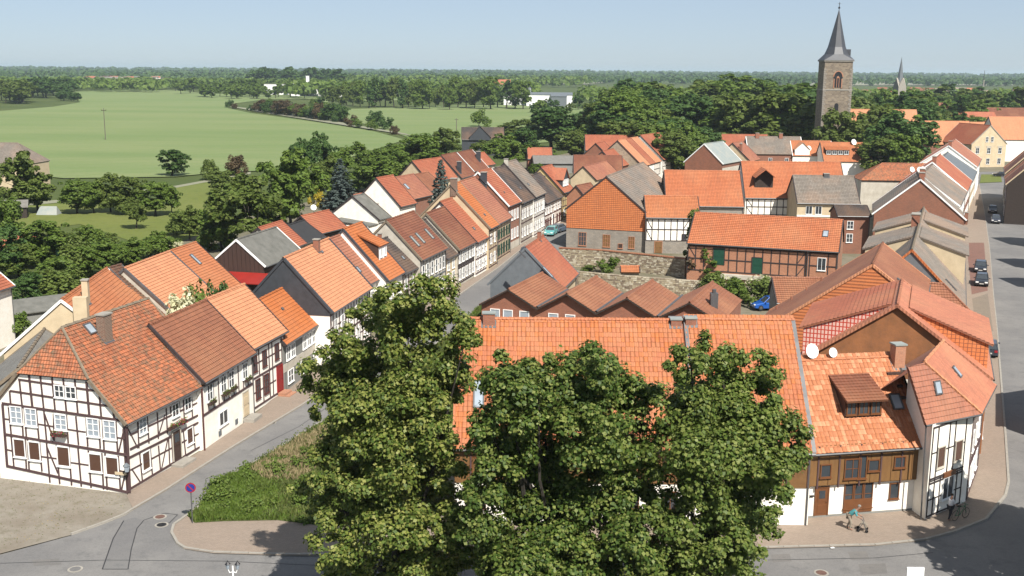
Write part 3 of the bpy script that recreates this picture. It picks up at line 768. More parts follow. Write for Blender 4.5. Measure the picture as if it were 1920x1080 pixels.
# road patch outlined with tar, manholes, litter
pt = [(192, 1067), (240, 1067), (246, 1030), (257, 990), (270, 975), (252, 970), (232, 976), (212, 1010)]
sheet('asphalt_patch', pt, .066, 'asphalt_patch')
for i_, q_ in enumerate(([(1445, 1040), (1480, 1038), (1484, 1052), (1449, 1054)], [(1590, 1035), (1625, 1033), (1630, 1048), (1596, 1050)], [(1610, 1058), (1660, 1056), (1664, 1075), (1614, 1078)], [(640, 1050), (760, 1048), (764, 1066), (644, 1068)], [(60, 1050), (110, 1047), (116, 1058), (64, 1061)])): sheet('asphalt_patch', q_, .066, 'asphalt_pale' if i_ != 3 else 'asphalt_patch')
plain('tar', (.05, .05, .055), .7, .1, 2)
def strip(name, line, w, z, m, kind='structure'):
    q = [P(x, y, z)[:2] for x, y in line]; b = MB()
    for a, c in zip(q, q[1:]):
        d = (c - a) / np.linalg.norm(c - a); n = np.array([-d[1], d[0]]) * w / 2
        b.face([(*(a - n), z), (*(c - n), z), (*(c + n), z), (*(a + n), z)])
    return tag(b.build(name, m), kind=kind)
strip('tar_seam', [(240, 1067), (192, 1067), (212, 1010), (232, 976)], .07, .071, 'tar'); strip('tar_seam', [(240, 1067), (246, 1030), (257, 990), (270, 975), (308, 962), (333, 965), (318, 980), (305, 984)], .06, .072, 'tar')
strip('tar_seam', [(470, 845), (560, 800), (640, 745)], .05, .071, 'tar'); strip('tar_seam', [(0, 1056), (200, 1050), (420, 1052), (640, 1062)], .05, .070, 'tar'); strip('tar_seam', [(1440, 1050), (1640, 1046), (1750, 1036)], .05, .070, 'tar')
strip('road_seam', [(0, 1043), (347, 1034), (540, 1044)], .12, .068, 'pale_track') if False else None
def manhole(px, py, m, label, grp='manhole covers in the road', r=.42):
    c = P(px, py, .07); e = empty('manhole_cover', c, 0, label, 'manhole cover', grp)
    b = MB(); b.tube((0, 0, -.03), (0, 0, .008), r, n=24); b.build('rim', 'concrete', e); b = MB(); b.tube((0, 0, -.02), (0, 0, .016), r * .72, n=20)
    for k in range(5): b.box(-r * .5, r * .5, (k - 2) * .1 - .015, (k - 2) * .1 + .015, .016, .024)
    b.build('lid', m, e)
plain('rust', (.24, .13, .10), .9, .2, 3)
manhole(300, 969, 'rust', 'reddish rusty manhole cover in the road by the patched junction'); manhole(303, 984, 'dark_metal', 'grey manhole cover with pale ring at the mouth of the left street')
manhole(141, 1067, 'asphalt_patch', 'faint manhole cover at the bottom left of the road'); manhole(1540, 1074, 'rust', 'round manhole cover in the road at the bottom right')
manhole(512, 793, 'dark_metal', 'small drain cover by the kerb of the left street', r=.25)
b = MB(); c = P(1562, 1029, .07); rg = random.Random(1); q = [(c[0] + .28 * math.cos(k) * rg.uniform(.6, 1), c[1] + .2 * math.sin(k) * rg.uniform(.6, 1), .07 + rg.uniform(.02, .12)) for k in range(6)]
for k in range(5): b.face([q[k], q[k + 1], (c[0], c[1], .2)])
tag(b.build('paper_litter', 'white_paint'), 'crumpled white paper lying by the kerb below the brown timber house', 'litter')

# ================================================================ LEFT STREET ROW
GR = 'houses in the row along the left street'
WZ = 'white_wall'
h = house('timber_house', 'large white half-timbered corner house with patchy old orange tile roof and half hip', (240, 795), (383, 717), 5.0, (243, 572), 47, wall=WZ, roof='tile_old', ang=74.5, L=10.9, ridgem='mortar_ridge', verge='mortar_ridge', group=GR, course=.26,
          hip=({'ridge': (122, 615), 'low': (165, 713)}, 0), ove=.45, ovv=.2)
F, G = h.front, h.g0
print('L1', h.L, h.he, h.hr, h.D, h.T)
def gl(pts, w=.17, m='beam_brown', d=.045):
    for a, b_ in pts:
        s0, z0 = onG(h, *a); s1, z1 = onG(h, *b_); beam(h, G, s0, z0 if z0 > .95 else .22, s1, z1 if z1 > .95 else .22, w, d, m)
def zc(x, y): return (x / 4.909, 700 + y / 4.909)
# near gable, beam by beam as measured (zoomed survey coordinates)
gl([(zc(60, 850), zc(1180, 1065)), (zc(50, 560), zc(1180, 752)), (zc(20, 275), zc(1160, 440))], .2, d=.055)
gl([(zc(95, 160), zc(1000, 300)), (zc(170, 55), zc(880, 160))], .15)
gl([(zc(25, 285), zc(68, 850)), (zc(1165, 480), zc(1192, 1070))], .22)
for i, (x, y0_, x2, y2) in enumerate([(268, 10, 300, 310), (372, 20, 405, 330), (480, 40, 510, 350), (583, 50, 615, 370), (690, 60, 720, 385), (797, 75, 825, 400)]):
    gl([(zc(x, y0_), zc(x2, y2))], .19 if i in (0, 5) else .14)
gl([(zc(180, 60), zc(205, 295)), (zc(90, 160), zc(100, 280)), (zc(915, 180), zc(935, 410)), (zc(1040, 330), zc(1055, 430))], .14)
for x, y, x2, y2 in [(80, 310, 105, 560), (200, 315, 215, 580), (225, 315, 245, 585), (335, 335, 360, 600), (405, 340, 430, 610), (495, 370, 500, 620), (612, 380, 630, 640), (700, 395, 725, 655), (795, 410, 810, 670), (910, 430, 925, 690), (945, 430, 960, 700), (1068, 445, 1085, 730)]:
    gl([(zc(x, y), zc(x2, y2))], .13)
for x, y, x2, y2 in [(105, 580, 130, 860), (232, 600, 245, 880), (255, 600, 270, 885), (365, 630, 388, 900), (430, 640, 455, 920), (520, 660, 545, 930), (635, 675, 655, 950), (720, 690, 745, 965), (815, 710, 835, 980), (938, 735, 950, 1000), (968, 735, 985, 1010), (1090, 760, 1108, 1040)]:
    gl([(zc(x, y), zc(x2, y2))], .13)
for x, y, x2, y2 in [(25, 415, 90, 425), (345, 465, 500, 490), (625, 515, 790, 540), (1075, 590, 1150, 600), (60, 700, 110, 712), (380, 765, 530, 785), (650, 820, 820, 845), (1100, 895, 1150, 905), (88, 455, 205, 470), (230, 480, 340, 495), (800, 575, 915, 585), (950, 600, 1070, 612), (130, 775, 235, 785), (260, 800, 372, 815), (540, 855, 650, 870), (830, 905, 940, 920), (985, 945, 1095, 955), (500, 220, 590, 232), (600, 232, 700, 246)]:
    gl([(zc(x, y), zc(x2, y2))], .11, d=.035)
gl([(zc(410, 370), zc(495, 610)), (zc(435, 680), zc(535, 920)), (zc(1150, 480), zc(1095, 720)), (zc(1175, 800), zc(1115, 1040))], .13, d=.03)
def gwin(x0, y0_, x1, y1, nx=2, ny=3, glass='glass', frame='white_paint', xx=0.0):
    s0, z1 = onG(h, *zc((x0 + x1) / 2 - (x1 - x0) / 2, y0_)); s1, z1b = onG(h, *zc(x1, y0_)); _, z0_ = onG(h, *zc((x0 + x1) / 2, y1))
    zt = (z1 + z1b) / 2; window(h, G, (s0 + s1) / 2, z0_, abs(s1 - s0), zt - z0_, nx, ny, frame, glass)
for a in [(90, 300, 200, 462), (228, 320, 335, 485), (500, 375, 612, 520), (797, 410, 910, 580), (948, 430, 1065, 605)]: gwin(*a, glass='glass_sky')
for a in [(498, 105, 590, 222), (600, 118, 700, 235)]: gwin(*a, 2, 2)
for a in [(120, 600, 230, 770), (258, 625, 368, 800), (520, 670, 640, 855), (815, 735, 935, 905), (968, 765, 1090, 940)]: gwin(*a, 1, 1, 'glass_brown')
# street facade of the same house
def zf(x, y): return (220 + x / 4.5, 680 + y / 4.5)
fl = lambda pts, w=.14, d=.045: [beam(h, F, onF(h, *a)[0], (lambda q: q if q > .7 else .3)(onF(h, *a)[1]), onF(h, *b_)[0], (lambda q: q if q > .7 else .3)(onF(h, *b_)[1]), w, d, 'beam_brown') for a, b_ in pts]
fl([(zf(105, 1065), zf(700, 705)), (zf(100, 800), zf(690, 500)), (zf(105, 730), zf(685, 440))], .17, .055)
fl([(zf(105, 610), zf(690, 330))], .13, .04)
fl([(zf(110, 905), zf(700, 590))], .12, .035)
for x, y, x2, y2 in [(170, 500, 180, 720), (250, 455, 265, 680), (335, 420, 345, 640), (410, 385, 420, 600), (445, 370, 450, 430), (520, 330, 525, 400), (555, 315, 565, 520), (625, 290, 632, 460), (680, 260, 690, 440), (185, 750, 210, 1010), (275, 730, 295, 960), (345, 700, 362, 910), (430, 640, 440, 860), (455, 620, 470, 850), (555, 580, 575, 790), (640, 540, 655, 740), (685, 510, 700, 700)]:
    fl([(zf(x, y), zf(x2, y2))], .12)
fl([(zf(90, 560), zf(170, 720)), (zf(125, 905), zf(195, 1030)), (zf(425, 640), zf(370, 900)), (zf(400, 440), zf(350, 600)), (zf(85, 560), zf(110, 1060))], .12, .03)
beam(h, F, .1, 0, .1, 4.6, .24, .06)
def fwin(x, y, w, ht, nx=2, ny=2, glass='glass', frame='white_paint', nm='window'):
    s, z = onF(h, *zf(x, y)); return window(h, F, s, z, w, ht, nx, ny, frame, glass, nm)
fwin(245, 905, .95, 1.35, 1, 1, 'glass_brown'); fwin(613, 685, .85, 1.25, 1, 1, 'glass_brown'); fwin(215, 600, .9, 1.2, 2, 3, 'glass_sky'); fwin(490, 455, .9, 1.0); fwin(595, 400, .9, 1.0)
s, z = onF(h, *zf(505, 815)); door(h, F, s, max(z, .35), .95, 2.15, 'brown_boards', 'pale_wall')
b = MB(); b.box(s - .9, s + .9, -1.0, -.1, 0, .3); b.build('door_step', 'concrete', h.root)
def flowerbox(h, F, s, z, w, m='flower_red', hang=.3):
    b = MB(); p = F.pt(s, z, .12); X = F.X; Y = F.Y
    q = [p - X * w / 2, p + X * w / 2, p + X * w / 2 + Y * .22, p - X * w / 2 + Y * .22]; b.hexa([a - [0, 0, .18] for a in q], q); o = b.build('flower_box', 'brown_boards', h.root)
    rg = np.random.RandomState(int(abs(s * 100)) + 3); n = 160; c = p + Y * .12 + np.outer((rg.rand(n) - .5) * w, X) + np.outer(rg.normal(0, .08, n), Y); c[:, 2] += rg.uniform(-.2, .2, n)
    leafobj('flowers', c, rg.normal(size=(n, 3)) + [0, 0, .6], .09, [m, 'leaf_mid'], o, .45, rg)
FB = []
FB.append((h, G, *onG(h, *zc(557, 548)), 1.15, 'flower_red')); FB.append((h, F, *onF(h, *zf(450, 530)), 1.3, 'flower_red')); FB.append((h, F, *onF(h, *zf(530, 490)), .9, 'flower_red'))
chimney(h, w=.85, d=.65, m='brick_chimney', x=onR(h, 197, 632)[0], t=onR(h, 197, 632)[1], ht=1.6)
skylight(h, 168, 617, .8, .9)
h.L1 = h; L1 = h
# downpipe, lantern and wooden signs at the corner of the timber house
c = P(245, 917, 0); e = empty('wall_lantern', (h.o + h.u * -.25 + h.n * -.25 + [0, 0, 1.95]).tolist(), R(30), 'grey wall lantern on the near corner of the big timber house', 'lantern')
b = MB(); b.tube((.0, .15, .35), (0, -.25, .35), .03); b.build('bracket', 'dark_metal', e); b = MB(); b.tube((0, -.25, -.1), (0, -.25, .3), .13, .22, 6); b.build('glass_body', 'glass_sky', e); b = MB(); b.tube((0, -.25, .3), (0, -.25, .5), .26, .04, 6); b.build('cap', 'slate_light', e)
e = empty('direction_sign', (h.o + h.u * -.12 + h.n * -.1 + [0, 0, 1.45]).tolist(), R(-12), 'small pale wooden pointer board on the timber house corner', 'sign')
b = MB(); b.hexa([(-.75, -.06, 0), (.0, -.06, 0), (.12, -.06, .1), (.0, -.06, .2), (-.75, -.06, .2)][::-1], [(-.75, -.02, 0), (.0, -.02, 0), (.12, -.02, .1), (.0, -.02, .2), (-.75, -.02, .2)][::-1]); b.build('board', 'cream_wall', e); b = MB(); b.tube((-.1, .02, -.3), (-.1, -.06, .3), .03); b.build('bracket', 'dark_metal', e)

# house 2: brown roof
h = house('terraced_house', 'white house with smooth dark brown roof and three hanging flower boxes', (385, 718), (470, 660), 5.3, (378, 566), 45, wall=WZ, roof='tile_chest', ang=79, L=8.9, A=None, group=GR)
F = h.front
beam(h, F, 0, 2.75, h.L, 2.75, .2, .06)
for s in np.linspace(.1, h.L - .1, 11): beam(h, F, s, 2.85, s, 5.0, .11, .045)
for s in (1.25, 3.55, 4.9, 7.4): window(h, F, s, 3.55, .95, 1.3, 2, 2, 'white_paint')
for s in (1.25, 3.55, 4.9, 7.6): FB.append((h, F, s, 3.5, 1.0, 'leaf_bronze'))
window(h, F, 3.3, 1.0, 1.5, 1.15, 2, 1); door(h, F, 7.3, .45, 1.0, 2.0, 'cream_wall', 'pale_wall', False)
b = MB(); b.box(6.6, 8.2, -1.0, -.1, 0, .42); b.build('door_step', 'concrete', h.root)
for s in (2.6, 5.5): 
    b = MB(); b.box(s - .22, s + .22, -.06, -.02, .35, .75); b.build('cellar_hatch', 'slate_light', h.root)
b = MB(); b.tube((-.15, -.12, 0), (-.15, -.12, 5), .06); b.build('downpipe', 'beam_red', h.root)
# house 3
h = house('terraced_house', 'half-timbered house with light orange roof, red windows and a red front door', (472, 657), (539, 622), 5.5, (457, 533), 45, wall=WZ, roof='tile_light', ang=77, L=6.9, group=GR)
F = h.front; timber(h, F, 0, h.L, [.35, 2.85, 5.15], .62, wins=[(0, 1.5, .9, 1.6, 0), (0, 3.1, .9, 1.6, 0), (0, 5.6, 1.3, 1.6, 0), (1, 1.1, .8, 1, 0), (1, 2.9, .8, 1, 0), (1, 5.3, .8, 1, 0)], braces=False)
for s in (1.5, 3.1): window(h, F, s, .95, .85, 1.7, 2, 3, 'beam_red')
for s in (1.1, 2.9, 5.3): window(h, F, s, 3.35, .8, 1.4, 2, 2, 'beam_red')
door(h, F, 5.7, .35, 1.0, 2.3, 'red_door', 'red_door', False)
b = MB(); b.box(5.0, 6.5, -1.2, -.1, 0, .2); b.box(5.1, 6.4, -.8, -.1, .2, .38); b.build('door_step', 'brick_orange', h.root)
# house 4
h = house('terraced_house', 'low grey-walled house with the brightest smooth orange roof and white windows', (537, 647), (617, 592), 4.4, (555, 527), 45, wall='grey_wall', roof='tile_bright', ang=80, L=11.2, group=GR)
F = h.front
for s in (1.2, 2.3, 5.2, 6.4, 7.6, 9.8): window(h, F, s, 2.75, .95, 1.25, 2, 2)
for s in (1.6, 4.6, 8): window(h, F, s, .6, 1.3, 1.2, 2, 2)
for i in range(8): piece('wall_panel', 'pale_wall', h.root, (1.4 * i + .7, -.02, 2.2), (1.34, .05, .72))
skylight(h, x=4.5, t=3.0, px=0, py=0, w=.3, l=.3)
# house 5 with slate gable
h = house('terraced_house', 'tall house with wide light orange roof and dark slate-hung gable above white wall', (625, 587), (682, 538), 5.6, (604, 452), 47, wall=WZ, roof='tile_light', ang=80, L=12.4, group=GR, verge='slate', vergew=.5)
gable_clad(h, 0, 'slate', 5.3, 'slate_gable')
F = h.front; timber(h, F, 0, h.L, [.4, 2.8, 5.3], .9)
for s in (1.4, 3.6, 6, 8.2, 10.8): window(h, F, s, 3.3, .85, 1.4); window(h, F, s, .9, .9, 1.4)
chimney(h, 594, 468, .55, .55, ht=1.0, m='brick_red')
skylight(h, 603, 473, .4, .3)
# house 6
h = house('terraced_house', 'house with pinkish tile roof and one small skylight beside the slate-gabled house', (685, 538), (725, 529), 5.6, (641, 439), 47, wall=WZ, roof='tile_pink', ang=77, L=5.4, group=GR)
skylight(h, 671, 506, .6, .8); chimney(h, 661, 463, .25, .25, ht=.8, m='zinc')
for s in (1.2, 2.8, 4.4): window(h, h.front, s, 3.3, .85, 1.3); window(h, h.front, s, .9, .85, 1.3)
# house 7
h = house('terraced_house', 'narrow bright orange house with a long wedge-shaped dormer', (729, 527), (759, 510), 5.5, (672, 419), 47, wall=WZ, roof='tile_bright', ang=77, L=5.6, group=GR, verge='slate', vergew=.4)
shed_dormer(h, 1.9, 4.4, 2.6, 0, 1.55, 'tile_bright', 'brown_boards', 'white_paint', .45, wins=2, frame='white_paint', ww=.6)
for s in (1.2, 2.8, 4.4): window(h, h.front, s, 3.3, .85, 1.3); window(h, h.front, s, .9, .85, 1.3)
# house 8
h = house('terraced_house', 'low house with dark stained grey roof between the dormer house and the three-skylight house', (759, 514), (797, 503), 4.9, (736, 441), 42, wall='pale_wall', roof='tile_dark', ang=75, L=6.2, group=GR)
skylight(h, 755, 484, .5, .6); chimney(h, 712, 448, .4, .4, ht=.6, m='brick_red')
timber(h, h.front, 0, h.L, [.4, 2.6, 4.7], 1.0)
for s in (1.2, 3.2, 5): window(h, h.front, s, 3.0, .8, 1.2)
# house 9
h = house('terraced_house', 'house with brown roof and three long skylights above a white gable', (793, 488), (840, 466), 5.8, (775, 396), 45, wall='pale_wall', roof='tile_brown', ang=75, L=9.4, group=GR, verge='mortar_ridge')
for px, py in ((753, 454), (766, 448), (783, 440)): skylight(h, px + 9, py, .75, 1.7, glass='white_paint') if False else skylight(h, *{753: (777, 453), 766: (787, 447), 783: (804, 439)}[px], .7, 1.7, glass='metal_pale')
timber(h, h.front, 0, h.L, [.4, 2.9, 5.6], 1.25, 'slate_light', braces=False)
for s in (1, 2.6, 4.2, 5.8, 7.2, 8.6): window(h, h.front, s, 3.4, .85, 1.6, 1, 2); window(h, h.front, s, .9, .9, 1.5, 2, 2)
h = house('terraced_house', 'small low house with narrow dark roof squeezed beside the three-skylight house', (839, 486), (861, 474), 4.4, (800, 410), 45, wall='cream_wall', roof='tile_dark', ang=75, L=4.9, group=GR)
skylight(h, 830, 455, .4, .4)
for s in (1.4, 3.4): window(h, h.front, s, 2.7, .9, 1.2); 
window(h, h.front, 3.4, .9, 1.1, 1.4); door(h, h.front, 1.3, .2, .9, 2, 'wood_door')
h = house('terraced_house', 'half-timbered house with plain chestnut brown roof and white gable edge', (863, 469), (895, 453), 4.9, (843, 384), 45, wall='pale_wall', roof='tile_brown', ang=75, L=7.7, group=GR, verge='mortar_ridge')
timber(h, h.front, 0, h.L, [.4, 2.4, 2.8, 4.75], .8, 'beam_dark')
for s in np.linspace(.9, h.L - .9, 5): window(h, h.front, s, 3.05, .8, 1.3, 2, 2); window(h, h.front, s, .8, .85, 1.4)
h = house('terraced_house', 'white timbered house with coral roof and small round-windowed cream gable', (896, 455), (922, 442), 4.8, (852, 369), 45, wall=WZ, roof='tile_red', ang=75, L=6.9, group=GR)
timber(h, h.front, 0, h.L, [.4, 2.4, 4.6], .8, 'beam_brown')
for s in (1, 2.4, 4, 5.6): window(h, h.front, s, 2.9, .75, 1.2); window(h, h.front, s, .9, .85, 1.2)
skylight(h, 888, 429, .5, .5)
h = house('terraced_house', 'narrow house with vivid orange roof strip and pale gable edge', (921, 429), (935, 420), 6.0, (868, 339), 45, wall='cream_wall', roof='tile_bright', ang=76, L=4.6, group=GR, verge='mortar_ridge', vergew=.3)
chimney(h, x=.3, t=h.T - .6, px=0, py=0, w=.9, d=.8, ht=1.3, m='brick_chimney'); skylight(h, 908, 403, .4, .4)
for s in (1.2, 3.2): window(h, h.front, s, 3.7, .8, 1.4); window(h, h.front, s, .9, .9, 1.4)
timber(h, h.front, 0, h.L, [.4, 3.0, 5.6], 1.1)
h = house('terraced_house', 'timbered house with coral and rust patched roof and green shutters', (936, 420), (956, 407), 5.7, (894, 330), 45, wall='cream_wall', roof='tile_pink', ang=76, L=8.0, group=GR)
timber(h, h.front, 0, h.L, [.4, 2.9, 5.4], .9)
for s in (1, 2.6, 4.2, 5.8, 7.2): window(h, h.front, s, 3.4, .75, 1.3, frame='green_door'); window(h, h.front, s, .9, .75, 1.5, frame='green_door')
h = house('terraced_house', 'tall red brick house with coral roof and a slate chimney', (956, 387), (978, 379), 7.1, (912, 318), 45, wall='brick_red', roof='tile_red', ang=74, L=6.8, group=GR, verge='white_paint')
chimney(h, 907, 339, .9, .8, ht=1.3, m='slate')
for s in (1, 2.5, 4, 5.6): window(h, h.front, s, 4.6, .85, 1.6, 2, 2); window(h, h.front, s, 1.6, .85, 1.6)
b = MB(); b.box(0, h.L, -.05, -.01, 0, 1.1); b.build('plinth', 'pale_wall', h.root)
skylight(h, 945, 361, .3, .3)
h = house('terraced_house', 'tall timbered house with dark brown-grey roof and brick right part', (981, 381), (1005, 370), 6.8, (939, 313), 45, wall='pale_wall', roof='tile_dark', ang=75, L=8.2, group=GR, verge='mortar_ridge')
timber(h, h.front, 0, h.L, [.4, 3.4, 6.5], .95)
for s in (1, 2.7, 4.4, 6.2, 7.4): window(h, h.front, s, 4.1, .8, 1.5); window(h, h.front, s, 1.1, .8, 1.5)
skylight(h, 975, 353, .5, .5)
h = house('terraced_house', 'tall white timbered house with weathered pale grey roof', (1005, 370), (1024, 361), 6.9, (960, 301), 45, wall=WZ, roof='tile_grey', ang=75, L=7.8, group=GR)
timber(h, h.front, 0, h.L, [.4, 3.4, 6.5], .9)
for s in (1, 2.7, 4.4, 6.2, 7.2): window(h, h.front, s, 4.1, .75, 1.5); window(h, h.front, s, 1.1, .8, 1.5)
skylight(h, 990, 346, .5, .5); chimney(h, x=.3, t=h.T - .4, px=0, py=0, w=.6, d=.6, ht=.9, m='pale_wall')
h = house('terraced_house', 'lower white timbered house with almost black roof dotted with pale vents', (1025, 382), (1057, 368), 4.9, (1020, 321), 43, wall=WZ, roof='tile_dark', ang=74, L=12.6, group=GR)
timber(h, h.front, 0, h.L, [.4, 2.6, 4.6], .95, 'beam_red')
for s in (1, 2.7, 4.4, 7.6, 9.4, 11.3): window(h, h.front, s, 2.9, .8, 1.2)
for s in (1, 2.5, 4.0, 9.4, 11.3): window(h, h.front, s, .7, .8, 1.3, frame='beam_red')
door(h, h.front, 6.3, .2, 1.1, 2.1, 'beam_red')
for px, py in ((1003, 336), (1014, 333), (1021, 331), (1032, 350)): skylight(h, px, py, .35, .35)
h = house('terraced_house', 'red-roofed house with a tall gabled dormer at the far end of the row', (1058, 362), (1083, 357), 5.2, (1049, 305), 45, wall='yellow_wall', roof='tile_red', ang=70, L=6.6, group=GR)
timber(h, h.front, 0, h.L, [.4, 2.6, 4.8], 1.0)
for s in (1.2, 3.2, 5.2): window(h, h.front, s, .8, .85, 1.2)
def gable_dormer(h, x0, x1, t0, ht, rise, roof, wallm, wins=2, frame='white_paint', nm='dormer', ov=.25):
    p0 = roofpt(h, 0, t0); yf, zf_ = p0[1], p0[2]; zt = zf_ + ht; zp = zt + rise; xm = (x0 + x1) / 2
    ye = yf + ht / h.tan; yr = min(yf + (zp - zf_) / h.tan, h.yr)
    b = MB(); b.face([(x0, yf, zf_), (x1, yf, zf_), (x1, yf, zt), (xm, yf, zp), (x0, yf, zt)]); b.face([(x0, yf, zf_), (x0, yf, zt), (x0, ye, zt)]); b.face([(x1, yf, zf_), (x1, ye, zt), (x1, yf, zt)])
    o = b.build(nm, wallm, h.root)
    for s in (-1, 1):
        xe = x0 - .2 if s < 0 else x1 + .2; ze = zt - .2 * rise / ((x1 - x0) / 2)
        a = [(xe, yf - ov, ze), (xm, yf - ov, zp), (xm, yr, zp), (xe, ye, ze)]
        r = MB(); top = [np.array(q) + [0, 0, .1] for q in a]; lo_ = [np.array(q) for q in a]
        if s > 0: top, lo_ = top[::-1], lo_[::-1]
        r.hexa(lo_, top); r.build('dormer_roof', roof, o)
    for i in range(wins):
        s = (x1 - x0) * (i + .5) / wins; wm, g = win_mesh((x1 - x0) / wins * .75, ht * .75, 2, 2, frame)
        wo = setm(link('window', wm, o), (x0 + s, yf - .02, zf_ + ht * .15), (1, 0, 0), (0, -1, 0), (0, 0, 1)); 
    return o
gable_dormer(h, 1.6, 5.2, 1.2, 1.6, 1.9, 'tile_red', 'slate', 3)
# far end: small brown-gabled house and the bend of the street
h = house('terraced_house', 'small brown brick house closing the row near the bend', (1100, 372), (1112, 366), 5.0, (1096, 345), 45, wall='brick_orange', roof='tile_brown', ang=60, L=6, group=GR)
window(h, h.front, 2, 2.5, .8, 1.2); window(h, h.front, 4, 2.5, .8, 1.2)

# ================================================================ BACK YARD BUILDINGS OF THE LEFT ROW
GB = 'outbuildings behind the left row'
def RH(name, label, pa, pb, hr, he, pitch=42, grp=GB, **k):
    """house given by its two ridge ends, near then far"""
    A = P(*pa, hr); B = P(*pb, hr); u = B - A; L_ = float(np.linalg.norm(u)); u /= L_; n = np.array([-u[1], u[0], 0]); dd = (hr - he) / math.tan(R(pitch))
    k.setdefault('L', L_); return house(name, label, None, None, he, None, hr=hr, dd=dd, A=A - n * dd + [0, 0, he - hr], ang=math.degrees(math.atan2(u[1], u[0])), group=grp, **k)
h = RH('rear_house', 'house with cream gable behind the timber house, orange roof and chimney', (115, 562), (200, 503), 9.0, 4.4, 41, wall='cream_wall', roof='tile_orange', verge='white_paint', vergew=.1)
chimney(h, x=3.4, t=h.T - 1.4, px=0, py=0, w=.6, d=.5, ht=1.9, m='cream_wall')
b = MB(); b.box(-.75, -.06, h.yr - 2.2, h.yr - 1.1, 0, 9.3); b.build('chimney', 'cream_wall', h.root)
skylight(h, x=2.0, t=h.T - 1.4, px=0, py=0, w=.6, l=1.2)
h = RH('rear_house', 'low house with grey lichen roof tucked against the left side of the timber house', (34, 690), (83, 617), 6.9, 3.4, 38, wall='grey_wall', roof='felt_lichen', flat=True, ridgem='mortar_ridge', verge='mortar_ridge')
h = RH('rear_house', 'narrow outbuilding with dark mossy brown tiles between two orange roofs', (205, 502), (226, 496), 9.0, 4.2, 42, wall='pale_wall', roof='tile_mossy', verge='zinc')
h = RH('rear_house', 'rear building with broad pale orange roof behind the flowering bush', (233, 503), (318, 471), 8.9, 3.6, 42, wall='pale_wall', roof='tile_light', verge='zinc', vergew=.35)
h = RH('rear_house', 'rear building with orange roof and one slim skylight', (320, 470), (367, 454), 8.6, 3.4, 42, wall='pale_wall', roof='tile_orange')
skylight(h, 366, 487, .6, 1.6)
h = house('barn', 'barn with brown boarded gable and smooth grey felt roof', (499, 500), (533, 472), 4.6, (485, 436), 40, wall='brown_boards', roof='felt_grey', ang=77, L=11, flat=True, group=GB, verge='white_paint', cat='barn')
for i in range(12):
    y = h.D * (i + .5) / 12; zt = (h.wz + (h.zr - h.wz) * min(y, h.D - y) / h.yr) - .15; piece('board', 'brown_boards', h.root, (-.03, y, zt / 2), (.05, h.D / 12 - .05, zt))
b = MB(); b.hexa([(-3.2, -1, 3.0), (-.06, -1, 3.7), (-.06, h.D, 3.7), (-3.2, h.D, 3.0)], [(-3.2, -1, 3.1), (-.06, -1, 3.8), (-.06, h.D, 3.8), (-3.2, h.D, 3.1)]); b.build('lean_to_roof', 'red_sheet', h.root)
h = house('shed', 'shed with dull orange tiles behind the grey-roofed barn', (533, 472), (567, 457), 4.2, (524, 415), 40, wall='pale_wall', roof='tile_red', ang=77, L=7.4, group=GB, cat='shed')
h = house('shed', 'shed with flat black felt roof between two orange sheds', (568, 459), (606, 447), 3.9, (569, 413), 34, wall='pale_wall', roof='felt_dark', ang=77, L=8, flat=True, group=GB, cat='shed')
h = house('shed', 'orange-tiled shed with white satellite dish at its left edge', (600, 439), (633, 423), 3.4, (606, 396), 38, wall='dark_wood', roof='tile_red', ang=68, L=8, group=GB, cat='shed')
dish(h, 588, 401, .45)
h = house('shed', 'rubble-gabled shed with orange tiles and grey lean-to', (699, 404), (712, 397), 3.6, (676, 363), 42, wall='rubble', roof='tile_red', ang=68, L=5.5, group=GB, cat='shed')
chimney(h, x=2, t=.5, px=0, py=0, w=.5, d=.5, ht=1.4, m='brick_red')
b = MB(); b.hexa([(-6, -3, 2.6), (-.1, -3, 2.6), (-.1, 4, 3.3), (-6, 4, 3.3)], [(-6, -3, 2.7), (-.1, -3, 2.7), (-.1, 4, 3.4), (-6, 4, 3.4)]); b.build('lean_to_roof', 'felt_grey', h.root)
b = MB(); b.box(-6, -.15, -2.8, -2.6, 0, 2.6); b.box(-6, -5.8, -2.6, 4, 0, 2.6); b.build('lean_to_wall', 'white_wall', h.root)
h = house('shed', 'grey felt-roofed shed leaning on the white gabled house', (712, 412), (725, 408), 3.4, (690, 362), 36, wall='white_wall', roof='felt_grey', ang=68, L=4, flat=True, group=GB, cat='shed')
h = house('rear_house', 'tall plain white gabled house with coral roof behind the row', (752, 388), (769, 376), 5.0, (727, 330), 45, wall='white_wall', roof='tile_red', ang=68, L=6, group=GB)
h = house('rear_house', 'coral pink roofed rear house with one skylight', (770, 375), (791, 359), 4.4, (765, 328), 42, wall='brick_red', roof='tile_pink', ang=68, L=9.5, group=GB)
skylight(h, 762, 350, 1.0, 1.4)
h = house('shed', 'long rust brown tiled shed before the cream gable', (790, 362), (806, 344), 3.8, (778, 327), 38, wall='pale_wall', roof='tile_chest', ang=68, L=11, group=GB, cat='shed')
h = house('rear_house', 'cream gabled rear house with orange roof by the tall spruce', (806, 342), (826, 330), 5.0, (818, 296), 45, wall='cream_wall', roof='tile_red', ang=64, L=12, group=GB)
h = house('rear_house', 'brown-roofed house with pale patched front slope behind the spruce', (866, 334), (885, 314), 4.8, (864, 284), 45, wall='pale_wall', roof='tile_brown', ang=72, L=9, group=GB)
chimney(h, 861, 322, .8, .8, ht=2.2, m='slate')
h = house('rear_house', 'dark brown-roofed house with pale gable edge at the garden trees', (890, 322), (902, 303), 4.8, (877, 282), 45, wall='cream_wall', roof='tile_brown', ang=72, L=10, group=GB, verge='white_paint')
chimney(h, 897, 300, .9, .9, ht=2.0, m='slate')
